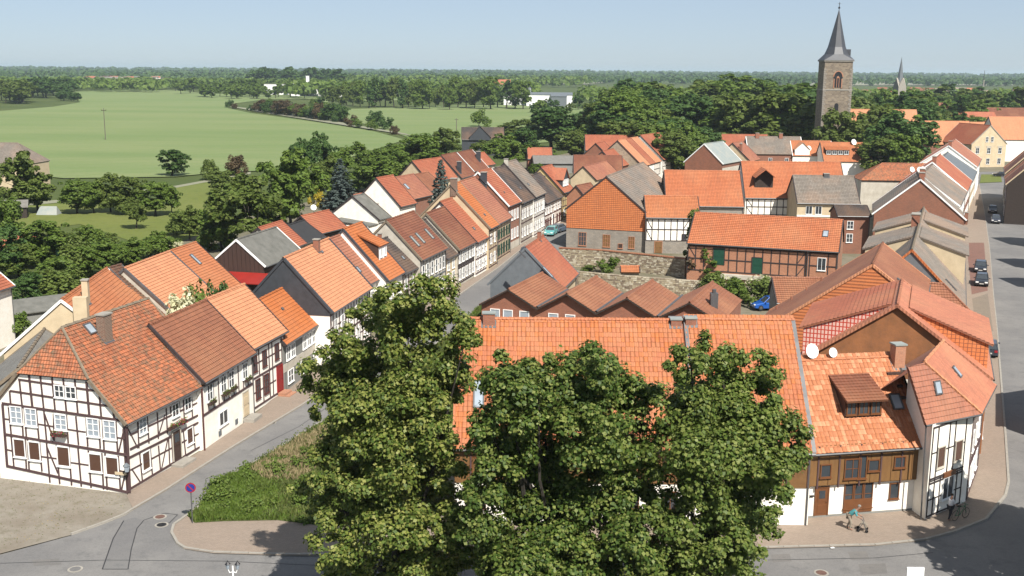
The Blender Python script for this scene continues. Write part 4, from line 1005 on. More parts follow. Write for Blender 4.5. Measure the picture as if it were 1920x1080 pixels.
h = house('shed', 'small orange roof peeping beside the round garden tree', (905, 312), (918, 304), 3.5, (915, 284), 42, wall='pale_wall', roof='tile_red', ang=66, L=8, group=GB, cat='shed')
h = house('shed', 'tiny steep orange roof among trees left of the flat-roofed garage', (990, 298), (1012, 298), 3.2, (990, 277), 48, wall='brick_red', roof='tile_red', ang=4, L=7, group=GB, cat='shed')
# house in the trees
h = house('villa', 'grey-roofed dark green boarded house half hidden in garden trees', (866, 262), (922, 262), 5.2, (900, 239), 40, wall='slate', roof='tile_dark', ang=3, L=14, cat='house')
gable_dormer(h, 2.5, 9.5, -.2, 1.0, 3.6, 'tile_dark', 'slate', 0)
# garage
h = house('garage', 'flat pale-roofed garage near the red gables', (1001, 306), (1064, 304), 2.8, (1020, 292), 12, wall='grey_wall', roof='felt_lichen', ang=2, L=15, flat=True, cat='garage')
# far-left cream house and near-left white house, small sheds and garden things
h = house('villa', 'cream house with steep weathered brown hip roof at the left edge', (-70, 306), (82, 303), 6.0, (20, 268), 42, wall='cream_wall', roof='tile_grey', ang=-4, cat='house', hip=(0, (5.0, 0.0)))
for s in (3, 6, 9): window(h, h.front, s, 3.4, .9, 1.3)
h = house('house', 'white house with orange hip roof cut by the left edge', (-90, 575), (27, 536), 6.0, (-40, 485), 40, wall='white_wall', roof='tile_red', verge='white_paint')
# ================================================================ CENTRE
# slate gabled house
h = house('house', 'house with slate-hung gable over cream wall and coral roof beside the brick gables', (1057, 541), (1085, 513), 5.2, (1021, 440), 45, wall='cream_wall', roof='tile_red', ang=None, group='houses of the centre block', verge='slate_light', vergew=.2)
print('slate house', h.L, h.hr, h.D, math.degrees(math.atan2(h.u[1], h.u[0])))
gable_clad(h, 0, 'slate_light', 3.4, 'slate_gable'); skylight(h, 1026, 511, .7, 1.6); chimney(h, 1011, 449, .4, .4, ht=.9, m='brick_red')
skylight(h, 979, 478, .3, 1.0, glass='metal_pale')

# brick building with four gables in a row
GZ = 5.35; gx = [893, 1006, 1131, 1242, 1345]; gy = [571, 572, 592, 589, 600]; pk = [(956, 541.6), (1063, 550), (1178, 557), (1294.5, 566)]; rk = [(1009.5, 513.5), (1113, 522), (1217, 531), (1324, 538)]
base = empty('brick_hall', P(900, 640), 0, 'low brick hall with four brown-tiled gables in a saw-tooth row', 'hall')
zr_ = 7.0
class Hh: pass
bh = Hh(); bh.root = base; bo = np.array(base.location); base.matrix_basis = Matrix.Translation(bo)
pkw = [P(*p, zr_) for p in pk]; rkw = [P(*p, zr_) for p in rk]
dirv = np.mean([(r_ - p_) / np.linalg.norm(r_ - p_) for p_, r_ in zip(pkw, rkw)], axis=0); dirv /= np.linalg.norm(dirv)
fl_ = (pkw[3] - pkw[0]); span = np.linalg.norm(fl_) / 3; fu = fl_ / np.linalg.norm(fl_); print('hall span', span, dirv, fu)
hw = span / 2; wf = P(950, 640)
for i in range(4):
    p0 = pkw[0] + fu * span * i; p0[2] = zr_; dl = 9.5 + (1.2 if i == 3 else 0)
    l = p0 - fu * hw; r_ = p0 + fu * hw; ze = GZ
    for s, a in ((-1, l), (1, r_)):
        Vd = np.array([*(p0 - a)[:2], zr_ - ze]); ll = np.linalg.norm(Vd); Vd /= ll
        O = np.array([a[0], a[1], ze]) - Vd * .12 - dirv * .45 - bo
        if s < 0: slope('roof', [(0, 0), (dl + .5, 0), (dl + .5, ll + .12), (0, ll + .12)], O + dirv * (dl + .5), -dirv, Vd, 'tile_chest', base, .3, thick=.12)
        else: slope('roof', [(0, 0), (dl + .5, 0), (dl + .5, ll + .12), (0, ll + .12)], O, dirv, Vd, 'tile_chest', base, .3, thick=.12)
    b = MB(); q = lambda p, z: np.array([p[0], p[1], z]) - bo
    fr = [q(l, 0), q(r_, 0), q(r_, ze - .1), q(p0, zr_ - .12), q(l, ze - .1)]; bk = [x + dirv * dl for x in fr]
    b.hexa(bk, fr); b.build('gable_wall', 'brick_red', base)
    b = MB(); b.tube(q(p0, zr_ + .03) - dirv * .45, q(p0, zr_ + .03) + dirv * dl, .12, n=6); b.build('ridge_cap', 'tile_chest', base)
    b = MB()
    for a in (l, r_):
        e0 = q(a, ze + .0) - dirv * .5; e1_ = q(p0, zr_ + .05) - dirv * .5; b.hexa([e0 - [0, 0, .16], e1_ - [0, 0, .16], e1_ - [0, 0, .16] - dirv * .05, e0 - [0, 0, .16] - dirv * .05], [e0, e1_, e1_ - dirv * .05, e0 - dirv * .05])
    b.build('verge_board', 'dark_wood', base)
    F = Face(q(l, 0), fu, np.array([fu[1], -fu[0], 0])); bh.D = 0
    for s in ((1.6, 3.1, 5.0) if i == 0 else (1.7, 3.6, 5.4)):
        if s < span - .6: window(bh, F, s * span / 6.6, 3.75, 1.0, 1.15, 1, 1, 'white_paint', 'glass_sky')
    if i: 
        b = MB(); e0 = q(l, ze + .12) - dirv * .5; b.box(-.1, .1, 0, 0.1, 0, .1); b2 = MB(); b2.tube(e0, e0 + dirv * dl, .13, n=6); b2.build('valley_gutter', 'zinc', base)
x = pkw[3] - bo + dirv * 3 + fu * 1.6; b = MB(); b.box(x[0] - .35, x[0] + .35, x[1] - .35, x[1] + .35, zr_ - 1.6, zr_ + .4); o = b.build('chimney', 'zinc', base); b = MB(); b.tube((x[0], x[1], zr_ + .4), (x[0], x[1], zr_ + .75), .2); b.build('cap', 'zinc', o)

# big foreground roofs
TM = ['tile_bigorange', 'tile_orange', 'tile_bright']
heF = 5.0
h = house('long_house', 'long foreground house behind the trees with big glossy orange tiles', (852, 842), (1302, 847), heF, (888, 598), 45, wall='white_wall', roof='tile_bigorange', ang=0, L=None, cat='house', verge='tile_bigorange', vergew=.2, tiles=dict(mats=TM, tw=.285, tl=.37), depth=1)
print('F1', h.L, h.he, h.hr, h.d, h.T, h.o)
FA = h
chimney(h, x=h.L - .4, t=h.T - .2, px=0, py=0, w=.7, d=.5, ht=.25, m='brick_red', cap='metal_pale'); chimney(h, 917, 604, .8, .5, ht=.6, m='brick_red', cap='metal_pale')
skylight(h, 898, 740, .7, 2.0)
b = MB(); b.box(0, h.L, -.06, -.01, 2.7, h.wz - .1); b.build('upper_cladding', 'wood_panel', h.root)
for s in np.arange(1, h.L, 1.5): piece('board', 'beam_brown', h.root, (s, -.08, 3.75), (.1, .05, 2.0))
for s in np.arange(1.5, h.L - 1, 2.4): window(h, h.front, s, 3.3, .9, 1.1, 2, 1, 'wood_door'); window(h, h.front, s, 1.0, .9, 1.2, 2, 1, 'wood_door')
door(h, h.front, h.L * .45, .1, 1.6, 2.2, 'wood_door')
e2x = h.o + h.u * h.L
h = house('long_house', 'house with big orange tiles between the long foreground roof and the brown timber house', (1310, 848), (1526, 850), heF, (1455, 600), 45, wall='white_wall', roof='tile_bigorange', ang=0, cat='house', verge='zinc', vergew=.35, tiles=dict(mats=TM, tw=.285, tl=.37))
print('F1b', h.L, h.he, h.hr, h.d, h.o)
FBh = h
chimney(h, x=.3, t=h.T - .2, px=0, py=0, w=.7, d=.5, ht=.25, m='brick_red', cap='metal_pale'); skylight(h, 1428, 720, .5, 1.5)
for (px, py) in ((1455, 715), (1390, 748)):
    x_, t_ = onR(h, px, py); b = MB(); p_ = roofpt(h, x_, t_); b.tube(p_, p_ + [0, 0, .35], .09); b.build('roof_vent', 'beam_red', h.root)
b = MB(); b.box(0, h.L, -.06, -.01, 2.6, h.wz - .1); b.build('upper_cladding', 'wood_panel', h.root)
for s in np.arange(.4, h.L, 1.3): piece('board', 'beam_brown', h.root, (s, -.08, 3.7), (.09, .05, 2.1))
for s in (1.6, 4.2): window(h, h.front, s, 3.2, .9, 1.1, 2, 1, 'wood_door')

# brown timber house lower right
he2 = hv(1715, 978, 845) - .15
h = house('timber_clad_house', 'brown timber upper floor over white ground floor, orange roof with a wide dormer', (1520, 852), (1740, 838), he2, (1690, 668), 45, wall='white_wall', roof='tile_orange', ang=None, cat='house', verge='dark_wood', tiles=dict(mats=['tile_light', 'tile_orange', 'tile_orange'], tw=.29, tl=.37), ove=.55)
print('F2', he2, h.L, h.hr, h.d, h.o, math.degrees(math.atan2(h.u[1], h.u[0])))
F2 = h; F = h.front
zj = onF(h, 1600, 920)[1]; zj = max(2.3, min(zj, 2.9)); print('jetty', zj)
xl = -3.6
b = MB(); b.box(xl, h.L - .15, -.22, -.02, zj, h.wz - .02); b.build('upper_cladding', 'wood_panel', h.root)
b = MB(); b.box(xl, .0, -.02, 3, 0, h.wz - .3); b.build('side_wall', 'white_wall', h.root)
Fu = Face((0, -.22, 0), (1, 0, 0), (0, -1, 0))
n = 17; xs = np.linspace(xl, h.L - .15, n)
for i in range(n - 1): 
    x0, x1 = xs[i] + .03, xs[i + 1] - .03; piece('panel', 'wood_panel', h.root, ((x0 + x1) / 2, -.235, (zj + h.wz) / 2), (x1 - x0, .04, h.wz - zj - .1))
for i in range(0, n, 2): piece('post', 'beam_brown', h.root, (xs[i], -.27, (zj + h.wz) / 2 - .1), (.1, .09, h.wz - zj + .1))
for px, py, w_, h_, nx in ((1547, 878, .75, .9, 1), (1597, 880, 1.15, 1.35, 2), (1615, 880, .6, 1.6, 1), (1637, 866, .8, .8, 1), (1686, 860, .8, .8, 1)):
    s, z = onF(h, px, py + 10, -.22); window(h, Face((0, -.25, 0), (1, 0, 0), (0, -1, 0)), s, z - .25, w_, h_, nx, 1 if nx == 1 else 2, 'wood_door')
s, z = onF(h, 1538, 965); door(h, F, s, .25, .8, 1.85, 'wood_door', 'wood_door')
s, z = onF(h, 1607, 950)
for k in (-1, 0, 1):
    window(h, F, s + k * .68, .55, .64, 1.9, 1, 2, 'wood_door', 'glass')
b = MB(); b.box(s - 1.0, s + 1.0, -.09, -.06, .3, 1.2); b.build('wood_panel', 'wood_door', h.root)
s, z = onF(h, 1675, 932); window(h, F, s, 1.0, .7, 1.1, 1, 1, 'wood_door')
b = MB(); b.box(-3.6, h.L, -.05, -.005, 0, .25); b.build('plinth', 'grey_wall', h.root)
s, z = onF(h, 1508, 963); b = MB(); b.box(s - .2, s + .2, -.18, -.01, 1.2, 1.75); b.box(s + .2, s + .55, -.1, -.02, 1.55, 1.65); b.build('letter_box', 'dark_metal', h.root)
chimney(h, 1682, 680, .75, .7, ht=1.25, m='brick_orange', cap='metal_pale')
skylight(h, 1680, 754, .75, 1.15)
dx0, dt0 = onR(h, 1583, 785); dx1, _ = onR(h, 1652, 782)
shed_dormer(h, dx0, dx1, dt0, 0, 1.35, 'tile_brown', 'brown_boards', 'brown_boards', .38, wins=3, ov=.5)
for px, py, w_ in ((1681, 702, 1.4), (1687, 726, .35), (1693, 748, .35)):
    x, t = onR(h, px, py); p = roofpt(h, x, t); b = MB(); b.box(p[0] - w_ / 2, p[0] + w_ / 2, p[1] - .1, p[1] + .1, p[2], p[2] + .16); b.build('snow_hook', 'brown_boards', h.root)
dish(h, 1520, 672, .50, pole=.5); dish(h, 1560, 672, .33, pole=.4)

# corner house with pink roof (bent front)
e = empty('corner_house', P(1714, 982), 0, 'white half-timbered corner house with faded pink bent roof at the street corner', 'house')
co = np.array(P(1714, 982)); e.matrix_basis = Matrix.Translation(co)
zE = hv(1714, 982, 800); zR = zE + 3.6; print('corner eave', zE)
def CP(px, py, z): return P(px, py, z) - co
A0, A1, A2 = CP(1736, 797, zE), CP(1840, 776, zE), CP(1868, 722, zE); R0_, R1_ = CP(1733, 680, zR), CP(1769, 640, zR)
def onplane(px, py, a, b_, c_):
    n_ = np.cross(b_ - a, c_ - a); d = ray(px, py); o = CAMPOS - co; return o + d * (((a - o) @ n_) / (d @ n_))
LB = onplane(1702, 688, A0, A1, R0_); R1_ = onplane(1769, 640, A1, A2, R0_)
def poly_roof(name, pts, m, parent, up=.0):
    """tile courses over a planar polygon; first edge is the eave"""
    p0, p1 = pts[0], pts[1]; U = (p1 - p0) / np.linalg.norm(p1 - p0); nn = np.cross(U, pts[2] - p0); nn /= np.linalg.norm(nn)
    if nn[2] < 0: nn = -nn
    Vd = np.cross(nn, U); pl = [((p - p0) @ U, (p - p0) @ Vd) for p in pts]
    a = sum(pl[i][0] * pl[(i + 1) % len(pl)][1] - pl[(i + 1) % len(pl)][0] * pl[i][1] for i in range(len(pl)))
    if a < 0: pl = [(-x, y) for x, y in pl]; pl = pl[::-1]; U = -U; pl = [(x, y) for x, y in pl]
    return slope(name, pl, p0, U, Vd, m, parent, .34)
poly_roof('roof', [A0, A1, R0_, LB], 'tile_pink', e); poly_roof('roof', [A1, A2, R1_, R0_], 'tile_coral', e)
b = MB()
for a_, c_ in ((A1, R0_), (R0_, R1_)):
    for k in range(12): b.tube(a_ + (c_ - a_) * k / 12 + [0, 0, .06], a_ + (c_ - a_) * (k + 1) / 12 + [0, 0, .06 + .02 * (k % 2)], .1 + .012 * (k % 2), n=6)
b.build('ridge_cap', 'tile_light', e)
bk = CP(1769, 640, zR) + [-8, 9, -3]
b = MB(); b.face([R0_, R1_, R1_ + [-2.5, 2.5, -3], R0_ + [-2.5, 2.5, -3]]); b.build('rear_roof', 'tile_pink', e)
# curved street front
W0 = np.array([0.80, .42, 0]); W1 = (A1 + [-.5, .45, 0]); W1[2] = 0; W2 = A2 + [-.7, .2, 0]; W2[2] = 0
mid1 = W1 + (W2 - W1) * .06 + np.array([.1, -.1, 0])
walls_ = [W0, W1 + (W0 - W1) * .08, mid1, W2]
b = MB()
for a_, c_ in zip(walls_, walls_[1:]): b.face([a_, c_, c_ + [0, 0, zE], a_ + [0, 0, zE]])
b.face([W0 + [-.6, 3.14, 0], W0, W0 + [0, 0, zE - .2], W0 + [-.6, 3.14, zR - .6]]); b.face([W2, W2 + [-5, 3, 0], W2 + [-5, 3, zE - .5], W2 + [0, 0, zE - .1]])
b.build('wall', 'white_wall', e)
ch = Hh(); ch.root = e
for a_, c_, st in ((walls_[0], walls_[1], .8), (walls_[2], walls_[3], .85)):
    X = (c_ - a_); Ln = np.linalg.norm(X); X /= Ln; F = Face(a_, X, np.array([X[1], -X[0], 0]))
    if Ln > 3 and st == .8:
        ws = [(1, 1.15, .95, 1.5, 0), (1, 3.15, .95, 1.5, 0), (0, 2.5, 1.4, 1.5, 0)]
        timber(ch, F, .1, Ln, [.25, 2.45, 2.75, zE - .25], .68, 'beam_dark', [(0, 2.4, 1.4, 0, 0), (2, 1.25, .9, 0, 0), (2, 3.3, .9, 0, 0)], w=.1, braces=False)
        window(ch, F, 1.25, 3.3, .9, 1.45, 1, 1, 'pale_wall', 'glass_brown'); window(ch, F, 3.3, 3.3, .9, 1.45, 1, 1, 'pale_wall', 'glass_brown'); window(ch, F, 2.4, .95, 1.3, 1.55, 2, 1)
        b = MB(); b.box(-.7, .7, -.02, .12, 0, .35); setm(b.build('roller_shutter', 'wood_door', e), F.pt(2.4, 2.5, 0), F.X, F.Y, (0, 0, 1))
    else:
        timber(ch, F, .0, Ln, [.25, 2.45, 2.75, zE - .25], .8, 'beam_brown', w=.1, braces=False)
        for s in (1.2, 3.0, 4.8): window(ch, F, s, 3.3, .9, 1.4); window(ch, F, s, .9, .9, 1.4)
        window(ch, F, 1.4, 1.0, 1.0, 1.4)
b = MB(); nrm = []
for a_, c_ in zip([A0, A1], [A1, A2]): b.tube(a_ - [0, 0, .05], c_ - [0, 0, .05], .08, n=6)
b.tube(A0 + [.1, .2, -.1], [A0[0] + .2, .35, 0], .05, n=6); b.build('gutter', 'zinc', e)
def sky_on(px, py, z, parent, nrmv, U, w=.5, l=.8):
    c_ = CP(px, py, z); b = MB(); b.box(-w / 2, w / 2, -l / 2, l / 2, -.02, .12); o = b.build('skylight', 'zinc', parent); nn = np.cross(U, nrmv); setm(o, c_, U, nn, nrmv) ; b = MB(); b.box(-w / 2 + .08, w / 2 - .08, -l / 2 + .08, l / 2 - .08, .12, .135); b.build('pane', 'glass_sky', o)
def plane_z(px, py, pts):
    n_ = np.cross(pts[1] - pts[0], pts[2] - pts[0]); n_ /= np.linalg.norm(n_); n_ = n_ if n_[2] > 0 else -n_
    d = ray(px, py); o = CAMPOS - co; t = ((pts[0] - o) @ n_) / (d @ n_); return (o + d * t), n_
for px, py, pts in ((1757, 727, (A0, A1, R0_)), (1793, 698, (A1, A2, R1_))):
    c_, n_ = plane_z(px, py, pts); U = (pts[1] - pts[0]); U /= np.linalg.norm(U); b = MB(); b.box(-.3, .3, -.45, .45, -.02, .12); o = b.build('skylight', 'zinc', e); setm(o, c_, U, np.cross(n_, U), n_); b = MB(); b.box(-.2, .2, -.35, .35, .12, .135); b.build('pane', 'glass_sky', o)

# F4 house with brown rendered gable, two cheeked shed dormers
def cheek_dormer(h, side, x0, x1, ta, tb, rise, roof, cheek, front='white_wall', back=True, rows=None):
    """long shed dormer: roof starts near the ridge (slope distance tb), front at slope distance ta, roof is flatter"""
    if side == 'f': Oo, Vv = h.O, h.V
    else: Oo, Vv = np.array([0, h.D + .35, h.heb]), h.Vb
    up = np.array([0, 0, 1.]); a = Oo + Vv * ta; c = Oo + Vv * tb; at = a + up * rise
    b = MB()
    for x, s in ((x0, -1), (x1, 1)):
        q = [a + [x, 0, -.1], c + [x, 0, 0], at + [x, 0, 0]]
        if (s > 0) != (side == 'f'): q = q[::-1]
        b.face(q)
    q = [a + [x0, 0, 0], a + [x1, 0, 0], at + [x1, 0, 0], at + [x0, 0, 0]]; b.face(q if side == 'f' else q[::-1]); b.face([at + [x0, 0, 0], at + [x1, 0, 0], c + [x1, 0, 0], c + [x0, 0, 0]])
    o = b.build('dormer', cheek, h.root)
    b = MB(); b.face([a + [x0, 0, 0], a + [x1, 0, 0], at + [x1, 0, 0], at + [x0, 0, 0]]); b.build('front', front, o)
    Vd = c - at; l = np.linalg.norm(Vd); Vd /= l; w = x1 - x0
    if side == 'f': slope('dormer_roof', [(0, 0), (w + .3, 0), (w + .3, l + .35), (0, l + .35)], at + np.array([x0 - .15, 0, .12]) - Vd * .35, (1, 0, 0), Vd, roof, o, .34, thick=.12)
    else: slope('dormer_roof', [(0, 0), (w + .3, 0), (w + .3, l + .35), (0, l + .35)], at + np.array([x1 + .15, 0, .12]) - Vd * .35, (-1, 0, 0), Vd, roof, o, .34, thick=.12)
    return o
GC = 'houses along the right street'
a_ = P(1862, 710, 6.0)
h = house('gabled_house', 'house with brown rendered gable and red hung tiles, sheen painted pale, under wide dormers', None, None, 6.0, None, wall='brown_render', roof='tile_coral', ang=69, L=10.6, A=a_, dd=7.0, hr=11.0, verge='tile_coral', vergew=.7, group=GC, ovv=.25)
F4 = h
m, nt, b = newmat('hung_tile_painted_sheen')
br = nt.nodes.new('ShaderNodeTexBrick'); nt.links.new(uvnode(nt), br.inputs['Vector']); br.offset = 0
br.inputs['Scale'].default_value = 1; br.inputs['Brick Width'].default_value = .27; br.inputs['Row Height'].default_value = .36; br.inputs['Mortar Size'].default_value = .045
br.inputs['Color1'].default_value = (.62, .42, .36, 1); br.inputs['Color2'].default_value = (.58, .38, .32, 1); br.inputs['Mortar'].default_value = (.42, .05, .03, 1)  # pale tile colour is the sheen of glossy red tiles, painted in
nt.links.new(br.outputs[0], b.inputs['Base Color']); b.inputs['Roughness'].default_value = .35; iv = nt.nodes.new('ShaderNodeMath'); iv.operation = 'SUBTRACT'; iv.inputs[0].default_value = 1; nt.links.new(br.outputs['Fac'], iv.inputs[1]); bump(nt, b, iv.outputs[0], .8, .03)
cheek_dormer(h, 'b', 1.2, h.L + .4, .2, h.Tb - .6, 2.2, 'tile_red', 'hung_tile_painted_sheen')
cheek_dormer(h, 'f', 1.6, h.L + .4, .5, h.T - 1.0, 1.9, 'tile_coral', 'hung_tile')
for s_ in (1.5, 4.5, 7.5): window(h, h.front, s_, 3.4, .9, 1.3); window(h, h.front, s_, 1, .9, 1.3)
# brick stubs on the parapet
pn = P(1636, 496, 11.0); u_ = np.array([math.cos(R(68)), math.sin(R(68)), 0]); n_ = np.array([-u_[1], u_[0], 0])
h = house('gabled_house', 'brown-roofed house with tall gable hung in orange tiles showing a dark grid', None, None, 7.5, None, wall='brick_red', roof='tile_chest', ang=68, L=13.8, A=pn - n_ * 4.8 - [0, 0, 3.5], dd=4.8, hr=11.0, verge='tile_light', vergew=.5, group=GC, ovv=.1, heb=3.0)
F5 = h
gable_clad(h, 0, 'hung_tile', 1.0, 'hung_tile_gable', course=.30)
skylight(h, x=2, t=3, px=0, py=0, w=.5, l=.8)
for i in range(4):
    q = h.Ob; b = MB(); p_ = h.Ob + h.Vb * (1.5 + 1.7 * i) + np.array([-3.4 + .6 * i, 0, 0]); b.tube(p_, p_ + [0, 0, .4], .08); b.build('roof_vent', 'tile_pink', h.root)
chimney(h, 1641, 543, .5, .5, ht=1, m='brick_red') if False else None
# low rear wing of the same block
h = house('rear_wing', 'low rear wing with rust brown tiles and grey wall next to the blue car', (1458, 568), (1507, 574), 3.4, (1514, 521), 30, wall='grey_wall', roof='tile_chest', ang=-3, L=5.5, group=GC, db=1.5, cat='outbuilding')
h = RH('gabled_house', 'low street-side roof of rust brown tiles with hipped corner beyond the brown rendered gable', (1690, 529), (1766, 532), 7.6, 4.2, 38, grp=GC, wall='pale_wall', roof='tile_chest', L=float(np.linalg.norm(P(1766, 532, 7.6) - P(1690, 529, 7.6))) + 3.4, hip=(0, (3.4, 0.0)))
# grey roofs with cream walled dormers
rn = P(1710, 468, 10.5); rf = P(1732, 389, 10.5); Lc = float(np.linalg.norm(rf - rn)); uc = (rf - rn) / Lc; nc = np.array([-uc[1], uc[0], 0]); ea = P(1810, 557, 5.0)
dR = float((rn - ea) @ nc); print('cream', Lc, math.degrees(math.atan2(uc[1], uc[0])), dR, (rn - ea) @ uc)
A_ = rn - nc * dR - [0, 0, 5.5]
h = house('grey_roofed_house', 'long weathered grey-roofed house with lichen ridge and cream dormer walls on both slopes', None, None, 5.0, None, wall='cream_wall', roof='tile_grey', ang=math.degrees(math.atan2(uc[1], uc[0])), L=Lc, A=A_, dd=dR, hr=10.5, ridgem='mortar_ridge', verge='tile_bright', vergew=.3, group=GC, ovv=.15)
GH = h; gable_clad(h, 0, 'slate_light', 5.0, 'slate_gable')
L3 = Lc
for k, (x0, x1) in enumerate(((L3 * .30, L3 * .56), (L3 * .70, L3 * .93))):
    cheek_dormer(h, 'f', x0, x1, .3, h.T - .5, 3.3, 'tile_grey', 'cream_wall', 'cream_wall'); cheek_dormer(h, 'b', x0, x1, .3, h.Tb - .5, 3.3, 'tile_grey', 'cream_wall', 'cream_wall')
chimney(h, x=L3 * .55, t=h.T + .6, px=0, py=0, w=1.6, d=.9, ht=.7, m='brick_red'); skylight(h, x=3.2, t=2.2, px=0, py=0, w=.4, l=1.6, glass='metal_pale')
for s_ in np.arange(2, Lc, 3.5): window(h, h.front, s_, 2.4, .9, 1.3)
# brick gable
rn = P(1726, 336, 12.2); ub = np.array([math.cos(R(72)), math.sin(R(72)), 0]); nb = np.array([-ub[1], ub[0], 0])
h = house('brick_gabled_house', 'grey-roofed house with a broad bare red brick gable and white verge boards', None, None, 6.3, None, wall='brick_dark', roof='tile_grey', ang=72, L=13.5, A=rn - nb * 7.0 - [0, 0, 5.9], dd=7.0, hr=12.2, verge='white_paint', vergew=.2, group=GC, heb=6.6)
chimney(h, x=2, t=h.T - .3, px=0, py=0, w=1.2, d=.8, ht=1.0, m='brick_red'); chimney(h, x=5.5, t=h.T - .5, px=0, py=0, w=.9, d=.8, ht=1.4, m='brick_red'); dish(h, loc=(7, h.yr, 12), r=.5, pole=1.0); dish(h, loc=(10, h.yr + 1, 12), r=.45, pole=.8)
s_, z_ = onG(h, 1650, 440)
BG = h
chimney(h, x=.6, t=.1, px=0, py=0, w=.5, d=.5, ht=1, m='brick_dark')
# chain of street houses further on
defs = [('weathered grey roof just behind the brick gable', 'tile_grey', 'tile_grey', 10.0, 11.4, 12.6, 'pale_wall', 6.8), ('thin strip of coral roof and a brick gable', 'tile_red', 'tile_red', 9.0, 11.9, 6.5, 'brick_red', 6.8), ('pale grey metal roof near the green square', 'slate_light', 'felt_grey', 11.0, 10.6, 13, 'cream_wall', 6.5), ('coral roof and white gable at the end of the street row', 'tile_pink', 'tile_pink', 11, 12.0, 15, 'white_wall', 7.4)]
e0 = (rn - nb * 7.0); cur = np.array([e0[0], e0[1], 0]) + ub * 13.8
tgt = np.array(P(1836, 352)); tl_ = tgt - cur; Lt = np.linalg.norm(tl_); at_ = math.degrees(math.atan2(tl_[1], tl_[0])); ks = Lt / 42.5
for lab, rf_, rb_, Lh, hr_, _, wl_, he_ in defs:
    h = house('street_house', 'street house with ' + lab, None, None, he_, None, wall=wl_, roof=rf_, ang=at_, L=Lh * ks, A=cur + [0, 0, he_], dd=6.4, hr=hr_, verge='white_paint', vergew=.3, group=GC)
    cur = cur + h.u * (Lh * ks + .3)
    chimney(h, x=1.2, t=h.T - .3, px=0, py=0, w=.9, d=.7, ht=1.1, m='brick_red')
    if rf_ == 'tile_grey': dish(h, loc=(3, h.yr, hr_), r=.55, pole=.8)
    for s_ in np.arange(1.5, Lh * ks - 1, 3): window(h, h.front, s_, 4.2, .9, 1.4); window(h, h.front, s_, 1.2, .9, 1.4)
print('chain end', cur, Q(cur))

# ---------------- centre barns
a_ = P(1214, 400, 6.2)
h = house('barn', 'big barn with orange tile-hung gable over grey stone ground floor and weathered grey roof', None, None, 6.2, None, wall='block_grey', roof='tile_grey', ang=72, L=29, A=a_, dd=6.7, hr=11.7, group='barns of the centre yard', verge='beam_dark', gutter=False)
gable_clad(h, 0, 'hung_tile', 3.3, 'hung_tile_gable', course=.30); BN = h
for px, py, w_, ht_, g_ in ((1092, 455, 1.3, 2.2, 'glass'), (1137, 457, 1.2, 2.0, 'wood_panel'), (1184, 460, 1.0, 1.9, 'wood_panel')):
    s_, z_ = onG(h, px, py); window(h, h.g0, s_, max(.5, z_ - ht_ / 2), w_, ht_, 3, 3, 'brick_orange', g_)
s_, z_ = onG(h, 1163, 467); window(h, h.g0, s_, .4, .8, .8, 1, 1, 'brick_orange', 'brown_boards')
G3 = 'barns of the centre yard'
heg = hv(1250, 478, 410)
h = house('barn_wing', 'low half-timbered wing with white panels over a stone base and an orange roof', (1212, 408), (1289, 411), heg, (1300, 368), 33, wall='white_wall', roof='tile_orange', ang=-2, L=8.3, group=G3, cat='barn'); F = h.front
print('G2', heg, h.o, h.L, h.hr)
zb_ = hv(1250, 478, 455); timber(h, F, 0, h.L * .82, [zb_ + .1, (zb_ + heg) / 2, heg - .2], .95, 'beam_dark', mid=False)
b = MB(); b.box(0, h.L, -.08, -.01, 0, zb_); b.build('stone_base', 'block_grey', h.root)
s_, z_ = onF(h, 1234, 468); door(h, Face((0, -.08, 0), (1, 0, 0), (0, -1, 0)), s_, .1, 1.1, 1.8, 'wood_panel', 'brick_orange', False); window(h, F, 6, zb_ + .3, .8, .9, 2, 2, 'beam_dark')
h = house('barn', 'broad orange-roofed barn behind the half-timbered wing', (1250, 386), (1400, 392), 5.5, (1300, 320), 38, wall='block_grey', roof='tile_bigorange', ang=-3, L=None, group=G3, A=None)
h = house('barn', 'large orange-roofed barn with half-timbered front and a hoist gable', (1398, 371), (1605, 381), 6.0, (1415, 303), 40, wall='white_wall', roof='tile_bigorange', ang=-3, group=G3, verge='beam_dark'); F = h.front
print('G4', h.o, h.L, h.hr)
timber(h, F, .2, h.L * .5, [3.0, 4.4, 5.8], 1.1, 'beam_dark', mid=False)
x_, t_ = onR(h, 1432, 352); gable_dormer(h, x_ - 1.6, x_ + 1.6, t_, 2.0, 1.3, 'tile_bigorange', 'dark_wood', 0, nm='hoist_dormer', ov=1.4)
h = house('barn', 'long cream-walled building with weathered grey-brown roof and white windows', (1496, 381), (1622, 387), 6.2, (1501, 329), 38, wall='cream_wall', roof='tile_grey', ang=-3, group=G3); F = h.front
chimney(h, x=h.L * .55, t=h.T - .1, px=0, py=0, w=.9, d=.7, ht=.4, m='zinc'); print('G5', h.o, h.L)
for s_ in (2.0, 3.6, 6.9, 8.5): window(h, F, s_, 4.3, 1.1, 1.4, 2, 1)
b = MB(); b.box(0, h.L, -.1, -.01, 3.9, 4.15); b.build('string_course', 'white_paint', h.root)
h = house('barn', 'front barn with orange roof, brick and timber wall and two dark green doors', (1289, 456), (1572, 473), 5.3, (1303, 398.5), 35, wall='brick_orange', roof='tile_bigorange', ang=None, group=G3); F = h.front
print('G6', h.o, h.L, h.hr, h.d, math.degrees(math.atan2(h.u[1], h.u[0])))
